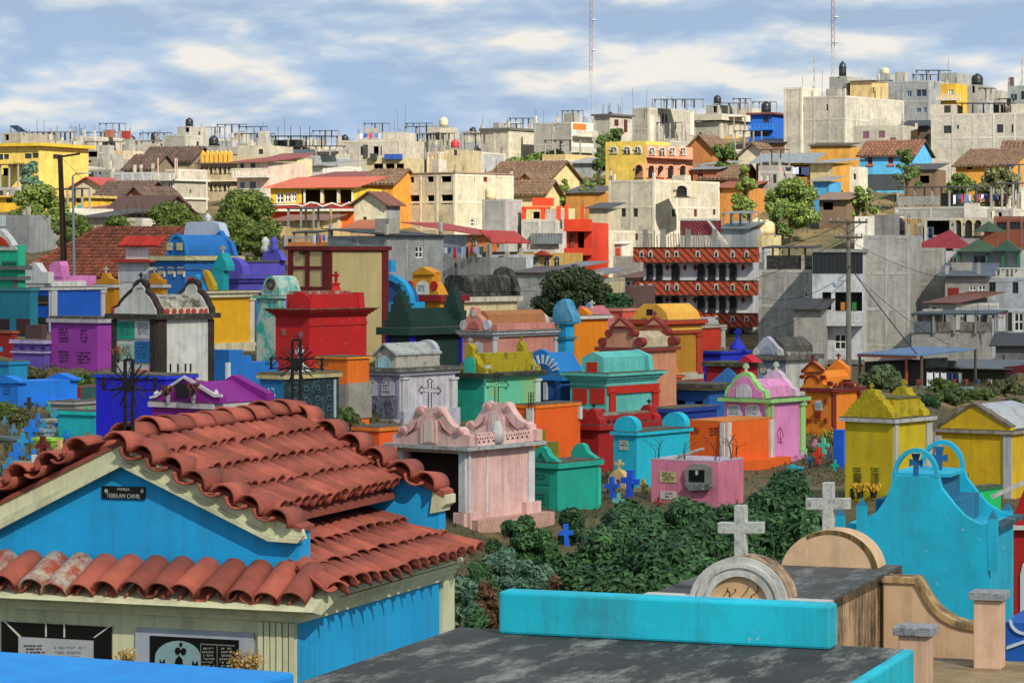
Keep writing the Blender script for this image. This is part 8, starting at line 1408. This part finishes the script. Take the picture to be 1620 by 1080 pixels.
# ================================================================ POLES, MASTS, VEGETATION, CLOUD
def poles():
    b = hit(97, 456, 90, 200) or 130; d = 128; g = P(97, 460, d); e = empty('wooden_pole', (g.x, d, gz(g.x, d) - .3)); tag(e, 'leaning dark wooden utility pole in front of the old tiled hall', 'utility pole')
    top = P(95, 245, d) - e.location; wood = stained('#2c1c12', '#6a4426', .55, .7, sc=3, stretch=(4, 4, .5)); MB().tube((0.05, 0, 0), (P(101, 405, d) - e.location), .17, .15, 9).tube(P(101, 405, d) - e.location, top, .15, .11, 9).build('pole', wood, e); MB().tube(top + Vector((-.1, 0, -.1)), top + Vector((.9, 0, .05)), .05, .05, 5).build('arm', wood, e)
    d = 127; e = empty('metal_pole', (P(118, 450, d).x, d, gz(P(118, 450, d).x, d) - .3)); tag(e, 'slim grey-blue metal lamp pole in front of the old tiled hall', 'lamp pole'); tp = P(115, 279, d) - e.location
    MB().tube((0, 0, 0), tp, .075, .045, 8).build('pole', plain('#6f7f88', .5), e); a = P(134, 274, d) - e.location; MB().path([tp, tp + Vector((.15, 0, .12)), a], .03, 6).build('arm', plain('#6f7f88', .5), e); MB().lathe([(.03, 0), (.09, -.03), (.11, -.07), (.03, -.08)], a + Vector((.1, 0, .05)), 10, 2.0).build('lamp_head', plain('#b8bcc0', .4), e)
    d = 185; x = P(1343, 575, d).x; e = empty('utility_pole', (x, d, gz(x, d) - .4)); tag(e, 'tall concrete utility pole with double crossarms and street lamp', 'utility pole'); tp = P(1342, 347, d) - e.location; CP = concrete('#6a6a5c', 0, .4)
    MB().tube((0, 0, 0), tp, .2, .13, 10).build('pole', CP, e)
    for y, w in ((352, 30), (376, 22)):
        c = P(1342, y, d) - e.location; s = d / F; MB().box(c.x - w * s, c.x + w * s, c.y - .2, c.y - .08, c.z - .06, c.z + .08).build('crossarm', plain('#4c463c', .8), e)
        for k in (-1, -.6, .6, 1): MB().lathe([(.05, 0), (.08, .08), (.05, .2)], (c.x + k * w * s * .95, c.y - .14, c.z + .08), 7).build('insulator', plain('#8a8f90', .3), e)
        for k in (-1, 1): MB().tube((c.x + k * w * s * .7, c.y - .15, c.z), (c.x, c.y - .15, c.z - .7), .03, .03, 4).build('brace', plain('#4c463c', .8), e)
    a = P(1322, 446, d) - e.location; c = P(1342, 446, d) - e.location; MB().path([c, a + Vector((.3, 0, .1)), a], .035, 6).build('lamp_arm', plain('#8a9298', .5), e); MB().lathe([(.1, .1), (.2, -.05), (.17, -.3), (.06, -.34)], a, 10).build('lamp_head', plain('#a8b8c4', .3), e)
    def wire(p0, p1, sag, label, r=.022):
        m = MB(); A, B = Vector(p0), Vector(p1); q = [A.lerp(B, k / 14) - Vector((0, 0, sag * 4 * (k / 14) * (1 - k / 14))) for k in range(15)]; m.path([v - A for v in q], r, 4); o = m.build('power_cable', plain('#1c1c1c', .6)); o.location = A; tag(o, label, 'cable')
    for (a, b, s, lb, r) in (((1343, 420, 185), (1452, 562, 166), .1, 'taut guy wire from the concrete pole to the blue tin roof', .035), ((1343, 425, 185), (1500, 545, 190), .4, 'service cable from the concrete pole to the grey block house', .02), ((1346, 382, 185), (1640, 440, 190), 1.2, 'long cable from the concrete pole over the balustraded house', .02), ((1338, 352, 185), (1000, 400, 225), 1.5, 'upper cable from the concrete pole to the balconied house', .02), ((1338, 376, 185), (1030, 470, 224), 1.0, 'lower cable from the concrete pole to the balconied house', .02), ((1340, 432, 185), (1200, 470, 212), .8, 'cable from the concrete pole to the block house', .02), ((1340, 440, 185), (1220, 520, 208), .6, 'lowest cable from the concrete pole to the block house', .02), ((98, 250, 128), (455, 460, 104.5), 1.0, 'thin cable from the wooden pole to the cream chamber', .01), ((98, 430, 128), (-60, 415, 140), .3, 'thin cable from the wooden pole to the left', .012), ((700, 465, 118), (860, 445, 150), .3, 'thin cable across the lichen vault', .012)): wire(P(*a), P(*b), s, lb, r)
    for (x, y0, d, hpx, lb) in ((934, 195, 470, 215, 'tall red and white lattice radio mast left of the pink tower'), (1317, 125, 440, 140, 'tall lattice radio mast behind the massive concrete building'), (1288, 150, 436, 62, 'short thin antenna mast on the massive concrete building'), (1617, 140, 420, 50, 'small antenna mast at the right edge')):
        b = P(x, y0, d); e = empty('radio_mast', (b.x, d, gz(b.x, d) - .3)); tag(e, lb, 'mast'); H = P(x, y0 - hpx, d).z - e.location.z; w = .32 if hpx > 100 else .12; cs = [Vector((w * math.cos(a), w * math.sin(a), 0)) for a in (0, 2.09, 4.19)]; n = int(H / 4)
        for k in range(n):
            m = MB(); z0, z1 = H * k / n, H * (k + 1) / n
            for c in cs: m.tube(c + Vector((0, 0, z0)), c + Vector((0, 0, z1)), .05, .05, 4)
            for j in range(4):
                za, zb = z0 + (z1 - z0) * j / 4, z0 + (z1 - z0) * (j + 1) / 4
                for i in range(3): m.tube(cs[i] + Vector((0, 0, za)), cs[(i + 1) % 3] + Vector((0, 0, zb)), .028, .028, 3)
            m.build('mast_section', plain('#8a5a52' if (k // 3) % 2 else '#9c9a98', .6), e)
        if hpx > 100:
            for k in (.62, .8): MB().lathe([(.05, 0), (.5, .1), (.5, .2), (.05, .3)], (.5, -.3, H * k), 10).build('dish', plain('#b8bcc0'), e)
    r = random.Random(4); 
    for (x, y, d) in ((60, 210, 290), (70, 212, 290), (630, 196, 350), (640, 195, 350), (415, 212, 330), (450, 207, 330), (625, 205, 345), (1002, 168, 362), (1022, 168, 362), (1055, 170, 362), (985, 180, 358), (1300, 140, 338), (1268, 138, 338), (1500, 115, 380), (860, 192, 352), (775, 204, 356)):
        o = MB().tube((0, 0, -1.2), (r.uniform(-.2, .2), 0, r.uniform(1.2, 2.4)), .035, .03, 4).build('antenna_rod', plain('#4a4440')); o.location = P(x, y, d); tag(o, 'thin bare antenna rod standing on a skyline roof', 'antenna', 'antenna rods on the skyline roofs')
poles()

LF = {}
def leaf_mesh(seed, blobs, n, size, flat=1.0, palm=False):
    r = random.Random(seed); m = MB(); vs, fs = m.v, m.f
    tot = sum(b[3] ** 2 for b in blobs)
    for (x, y, z, rad, sq) in blobs:
        k = int(n * rad ** 2 / tot)
        for i in range(k):
            v = Vector((r.gauss(0, 1), r.gauss(0, 1), r.gauss(0, 1))).normalized(); rr = rad * (r.random() ** .35) * r.uniform(.8, 1.1); c = Vector((x, y, z)) + Vector((v.x, v.y, v.z * sq)) * rr
            nn = (v + Vector((r.uniform(-.8, .8), r.uniform(-.8, .8), r.uniform(-.2, 1.0)))).normalized(); u = nn.orthogonal().normalized(); u = (Matrix.Rotation(r.uniform(0, 6.28), 3, nn) @ u); w = nn.cross(u); s = size * r.uniform(.45, 1.45)
            if palm:
                for q in range(6):
                    a = q / 6 * 6.28 + r.uniform(-.2, .2); dr = u * math.cos(a) + w * math.sin(a); sd = nn.cross(dr); o = len(vs); tip = c + dr * s + nn * (-.35 * s)
                    vs += [tuple(c + dr * .1 * s), tuple(c + dr * s * .55 + sd * s * .16), tuple(tip), tuple(c + dr * s * .55 - sd * s * .16)]; fs.append((o, o+1, o+2, o+3))
            else:
                o = len(vs); vs += [tuple(c - u * s), tuple(c + w * s * .45), tuple(c + u * s), tuple(c - w * s * .45)]; fs.append((o, o+1, o+2, o+3))
    return m
def blobs(r, w, d, h, z0, n, rad):
    out = []
    for i in range(n):
        a = r.uniform(0, 6.28); q = r.random() ** .5; z = r.random(); k = 1 - .6 * z * z
        out.append((math.cos(a) * q * w * k, math.sin(a) * q * d * k, z0 + z * h, rad * r.uniform(.65, 1.25), r.uniform(.7, .95)))
    return out
def plant(name, cat, label, x, yb, yt, wpx, d, cols, n, size, seed, trunk=.25, group=None, palm=False, nb=16, depth=.8, rad=.27, tr=.2):
    nb = int(nb * 1.9); wpx *= 1.06
    """tree or shrub whose foot stands on the ground at distance d; width and top from pixels"""
    r = random.Random(seed); X = (x - CX) / F * d; g = gz(X, d); top = (HY - yt) / F * d - g; w = wpx / 2 / F * d
    e = empty(name, (X, d, g - .1)); tag(e, label, cat, group); H = top; z0 = H * trunk; cr = H - z0; rd = max(.12, rad * min(w, cr))
    bl = blobs(r, max(.05, w - rd * .35), max(.05, w * depth - rd * .4), max(.05, cr - rd * .9), z0 + rd * .5, nb, rd)
    tk = MB(); rt = max(.025, H * .022); ends = r.sample(bl, min(len(bl), 7)); fork = Vector((r.uniform(-.05, .05) * H, 0, z0 * .9 + .05 * H)); tk.tube((0, 0, -.2), fork, rt * 1.3, rt, 7)
    for b in ends: mid = fork.lerp(Vector(b[:3]), .5) + Vector((0, 0, .05 * H)); tk.tube(fork, mid, rt * .6, rt * .4, 5); tk.tube(mid, b[:3], rt * .4, rt * .15, 5)
    tk.build('trunk' if cat == 'tree' else 'stems', plain('#4a3a2a', .9), e, fix=False); leaf_mesh(seed, bl, n if palm else int(n * 2.6), size * (1 if palm else .68), palm=palm).build('crown' if cat == 'tree' else 'leaves', leafm(*cols, tr), e, fix=False); return e
G1 = ('#3c5a1c', '#93a048'); G2 = ('#2c4a1c', '#6a8238'); G3 = ('#163420', '#3f6c38'); G4 = ('#173a20', '#4a7a3e'); G5 = ('#3f6024', '#8a9c46'); G6 = ('#2c5040', '#6c9274'); GD = ('#241c12', '#5c4a30')
def greenery():
    T_ = lambda *a, **k: plant('leafy_tree', 'tree', *a, **k)
    T_('broad yellow-green tree behind the old hall at the left pole', 60, 0, 293, 100, 232, G1, 7000, .24, 1, nb=26); T_('low rounded tree right of the left pole', 118, 0, 332, 62, 222, G1, 4000, .22, 2, nb=16); T_('dark slim tree in front of the yellow house', 47, 0, 254, 42, 262, G6, 3500, .22, 3, nb=16); T_('pale low tree tops behind the hall ridge', 185, 0, 342, 60, 226, G5, 3500, .22, 4, nb=14); T_('wide green tree behind the hall ridge near the blue vault', 272, 0, 320, 100, 226, G1, 6500, .23, 5, nb=26); T_('tall dense tree beside the blue vault tomb', 385, 0, 299, 112, 205, G1, 12000, .22, 6, nb=34); T_('lower flank of dense foliage right of the blue vault', 408, 0, 350, 80, 196, G1, 6000, .2, 7, nb=20)
    T_('dark spreading tree in front of the peach house', 905, 0, 425, 130, 176, ('#22301c', '#4a5a2c'), 9000, .19, 8, nb=28); T_('low dark bushes right of the spreading tree', 975, 0, 462, 70, 172, G3, 3500, .18, 9, nb=14)
    T_('green tree on the skyline beside the yellow house', 970, 0, 203, 50, 322, G2, 4000, .26, 10, nb=16); T_('second green tree touching the yellow house gable', 952, 0, 215, 30, 318, G2, 3000, .26, 11, nb=10, trunk=.1); T_('low hedge-like trees beneath the skyline concrete house', 860, 0, 238, 120, 338, G5, 5000, .26, 12, nb=26, trunk=.1); T_('dark round tree right of the yellow house', 1146, 0, 222, 52, 308, G2, 4500, .26, 13, nb=18); T_('light green upright tree on the slope', 1180, 0, 258, 44, 288, G5, 4000, .24, 14, nb=16); T_('big pale green tree on the slope below the washing porch', 1252, 0, 279, 92, 272, G5, 8000, .24, 15, nb=26); T_('dark small bushy tree beneath the pale tree', 1228, 0, 322, 50, 262, G2, 3000, .22, 16, nb=12, trunk=.1); T_('feathery tree in front of the sky-blue cottage', 1432, 0, 234, 46, 290, G2, 1800, .2, 17, nb=10, trunk=.4); T_('green bushy tree over the terrace sheet roof', 1520, 0, 272, 60, 276, G2, 4500, .25, 18, nb=18); T_('olive tree over the terrace at the right', 1580, 0, 265, 80, 282, ('#4a5030', '#7c8050'), 5000, .25, 19, nb=20)
    T_('small green tree beside the tile roofs at the cream gable', 930, 0, 276, 36, 300, G5, 2500, .24, 22, nb=10, trunk=.1); T_('low green bush on the dry slope by the blue hut', 1365, 0, 290, 44, 280, G5, 2500, .22, 23, nb=12, trunk=.05); T_('green bush on the cream gable roof edge', 890, 0, 281, 30, 300, G5, 1800, .24, 24, nb=8, trunk=.1)
    S_ = lambda *a, **k: plant('shrub', 'shrub', *a, **k)
    S_('leafy shrub with pale tips before the shaded shack', 1395, 0, 576, 66, 150, ('#33502c', '#7c8c5c'), 4500, .16, 30, nb=18, trunk=.1); S_('feathery yellow-green shrub by the whitewashed yard wall', 1506, 0, 612, 56, 128, ('#33502c', '#6c8440'), 3500, .14, 31, nb=14, trunk=.05); S_('dark shrub behind the lemon yellow tomb', 1460, 0, 620, 50, 122, G3, 2500, .14, 32, nb=12, trunk=.05)
    for i, (x, yt, w, d, lb) in enumerate(((1548, 612, 60, 136, 'mixed shrub beside the whitewashed yard wall end'), (1592, 596, 66, 142, 'spiky yard plant under the maroon awning'), (1602, 628, 60, 128, 'low shrub behind the ochre tomb vault'), (1440, 640, 46, 118, 'dark low shrub right of the lemon tomb gable'), (1570, 640, 60, 120, 'green shrub behind the ochre gable'), (1330, 640, 50, 118, 'shrub behind the apricot tomb'), (1490, 596, 44, 150, 'potted greenery at the yard wall'), (1420, 600, 40, 146, 'dark shrub at the orange post'))): S_(lb, x, 0, yt, w, d, (G2, ('#3a4a2a', '#7c8450'), G3)[i % 3], 2200, .13, 140 + i, nb=12, trunk=.05)
    # cassava-leaved shrubs in the hollow
    k = 0
    for (x, yt, w, d, c, lb) in ((1000, 795, 130, 60, G3, 'big dark green shrub in the hollow before the pink box tomb'), (1080, 788, 130, 61, G4, 'big dark green shrub against the pink box tomb'), (1130, 800, 100, 58, G3, 'dark shrub behind the left white stone cross'), (950, 830, 110, 56, G4, 'dark shrub below the vivid blue cross'), (1040, 850, 150, 51, G3, 'dark shrub mass behind the turquoise upstand'), (1180, 860, 120, 50, G4, 'dark shrub between the white stone crosses'), (1220, 775, 90, 62, G3, 'dark shrub by the orange plinth'), (1255, 742, 100, 66, G3, 'tall dark leafy shrub in front of the pink tomb foot'), (1245, 810, 110, 58, G4, 'dark shrub behind the right white stone cross'), (905, 880, 90, 51, G3, 'dark shrub low in the hollow left of the mass'), (1120, 880, 120, 48, G4, 'dark low shrub close behind the vaulted tomb'), (1300, 850, 80, 48, G3, 'dark shrub at the scroll tomb side'), (960, 900, 120, 48, G3, 'low dark shrub just behind the upstand'), (1160, 805, 100, 60, G4, 'dark shrub right of the left white stone cross'), (1200, 830, 110, 55, G3, 'dark shrub filling the gap between the stone crosses'), (1010, 830, 120, 56, G4, 'dark shrub heart of the hollow'), (1090, 840, 130, 55, G3, 'dark shrub left of the white stone cross'), (1275, 790, 80, 56, G4, 'dark shrub between the stone cross and lemon tomb'), (990, 870, 120, 52, G4, 'dark shrub low in the middle of the hollow'), (1060, 890, 120, 48, G4, 'dark shrub just left of the white arch')):
        k += 1; S_(lb, x, 0, yt, w * 1.15, d, c, 3200, .2, 50 + k, palm=True, nb=18, trunk=.08, depth=.9, tr=.12)
    for (x, yt, w, d, c, n, lb) in ((828, 805, 100, 60, G4, 3500, 'bushy green shrub at the foot of the pink mausoleum'), (790, 862, 90, 52, G6, 3500, 'grey-green shrub right of the tiled side roof'), (850, 875, 90, 50, G6, 3500, 'grey-green shrub with fine leaves before the turquoise cross'), (730, 905, 60, 44, G6, 2500, 'grey-green shrub at the blue tomb corner'), (755, 880, 60, 50, G4, 2500, 'green shrub beside the tiled skirt roof'), (905, 800, 44, 66, G3, 1500, 'small dark shrub at the sea-green tomb corner'), (745, 960, 70, 40, G4, 2500, 'green low plants at the slab edge')): k += 1; S_(lb, x, 0, yt, w * 1.1, d, c, n * 2, .09, 50 + k, nb=16, trunk=.05)
    for (x, yt, w, d, lb) in ((770, 912, 70, 46, 'dry brown bush right of the blue tomb wall'), (880, 905, 70, 48, 'dry brown bush behind the upstand'), (835, 925, 60, 45, 'dry reddish bush at the upstand corner')): k += 1; S_(lb, x, 0, yt, w, d, ('#4a3220', '#7a5c38'), 2500, .07, 50 + k, nb=14, trunk=.05)
    for (x, yt, w, d, lb) in ((8, 628, 40, 66, 'dark bush at the left below the light blue tomb'), (30, 640, 30, 63, 'dark bush behind the orange cross'), (540, 640, 60, 82, 'green bush left of the lavender mausoleum'), (556, 655, 40, 78, 'flowering bush at the tiled rear gable'), (130, 585, 60, 82, 'low bush below the purple block'), (50, 575, 60, 84, 'low bush before the violet tomb'), (1320, 690, 50, 92, 'low bush among the right slope crosses'), (1285, 705, 30, 90, 'little bush beside the pink tomb foot')): k += 1; S_(lb, x, 0, yt, w, d, G2 if k % 2 else ('#3a4424', '#6a6c3c'), 1800, .09, 50 + k, nb=12, trunk=.05)
    # grass tufts
    r = random.Random(11); m = MB(); n = 0
    for (x0, x1, y0, y1, cnt) in ((0, 160, 575, 780, 1500), (330, 620, 545, 700, 900), (700, 1040, 740, 960, 1100), (1230, 1345, 660, 770, 900), (1160, 1420, 280, 370, 700), (560, 600, 640, 670, 150), (600, 1340, 580, 840, 1500), (820, 960, 240, 262, 200), (1440, 1620, 600, 660, 300)):
        for i in range(cnt):
            x, y = r.uniform(x0, x1), r.uniform(y0, y1); d = hit(x, y, 36, 360)
            if not d: continue
            p = P(x, y, d); p.z = gz(p.x, d); s = r.uniform(.07, .19) * (1 if d < 150 else 3.0)
            for q in range(6):
                a = r.uniform(0, 6.28); t = p + Vector((math.cos(a) * s * .5, math.sin(a) * s * .5, s * r.uniform(.6, 1.1))); u = Vector((-math.sin(a), math.cos(a), 0)) * s * .07; m.add([p - u, p + u, t], [(0, 1, 2)])
    o = m.build('grass', leafm('#333c1e', '#6e6a3c', .2), fix=False); o['kind'] = 'stuff'; o['label'] = 'patchy dry grass and weeds between the graves'
greenery()
def cloud():
    """thin cloud between the sun and the cemetery: it softens the sun over the graves and leaves the hill in full light"""
    off = SUNV * (620.0 / SUNV.z); r = random.Random(8); ph = [r.uniform(0, 6.28) for _ in range(9)]; nx, ny = 90, 70; vs = []; fs = []
    wob = lambda x, y: math.sin(x / 31 + ph[0]) * math.sin(y / 27 + ph[1]) + .6 * math.sin(x / 13 + ph[2] + y / 19) * math.sin(y / 11 + ph[3]) + .4 * math.sin(x / 7 + ph[4]) * math.sin(y / 6 + ph[5])
    for sg in (1, -1):
        for j in range(ny + 1):
            for i in range(nx + 1):
                gx = -320 + 640 * i / nx; ed = 238 + gx * .11 + 5 * math.sin(gx / 17 + ph[6]) + 3 * math.sin(gx / 7 + ph[7]); gy = -280 + (ed + 280) * (j / ny)
                e = min(1, min(i, nx - i) / 8, min(j, ny - j) / 5); h = (10 + 16 * abs(wob(gx, gy))) * math.sqrt(max(e, 0)) * (1 if sg > 0 else .45)
                vs.append(tuple(Vector((gx, gy, sg * h)) + off))
    n = (nx + 1) * (ny + 1)
    for j in range(ny):
        for i in range(nx): a = j * (nx + 1) + i; q = (a, a + 1, a + nx + 2, a + nx + 1); fs += [q, tuple(n + k for k in reversed(q))]
    me = bpy.data.meshes.new('cloud'); me.from_pydata(vs, [], fs); m, N, L, b = _base('cloud_white'); b.inputs['Base Color'].default_value = (.85, .85, .87, 1); b.inputs['Roughness'].default_value = 1
    t = N.new('ShaderNodeBsdfTransparent'); ms = N.new('ShaderNodeMixShader'); ms.inputs[0].default_value = .6; L(b.outputs[0], ms.inputs[1]); L(t.outputs[0], ms.inputs[2]); L(ms.outputs[0], N['Material Output'].inputs[0]); me.materials.append(m)
    for p in me.polygons: p.use_smooth = True
    o = bpy.data.objects.new('cloud', me); COL.objects.link(o); o['kind'] = 'structure'
cloud()
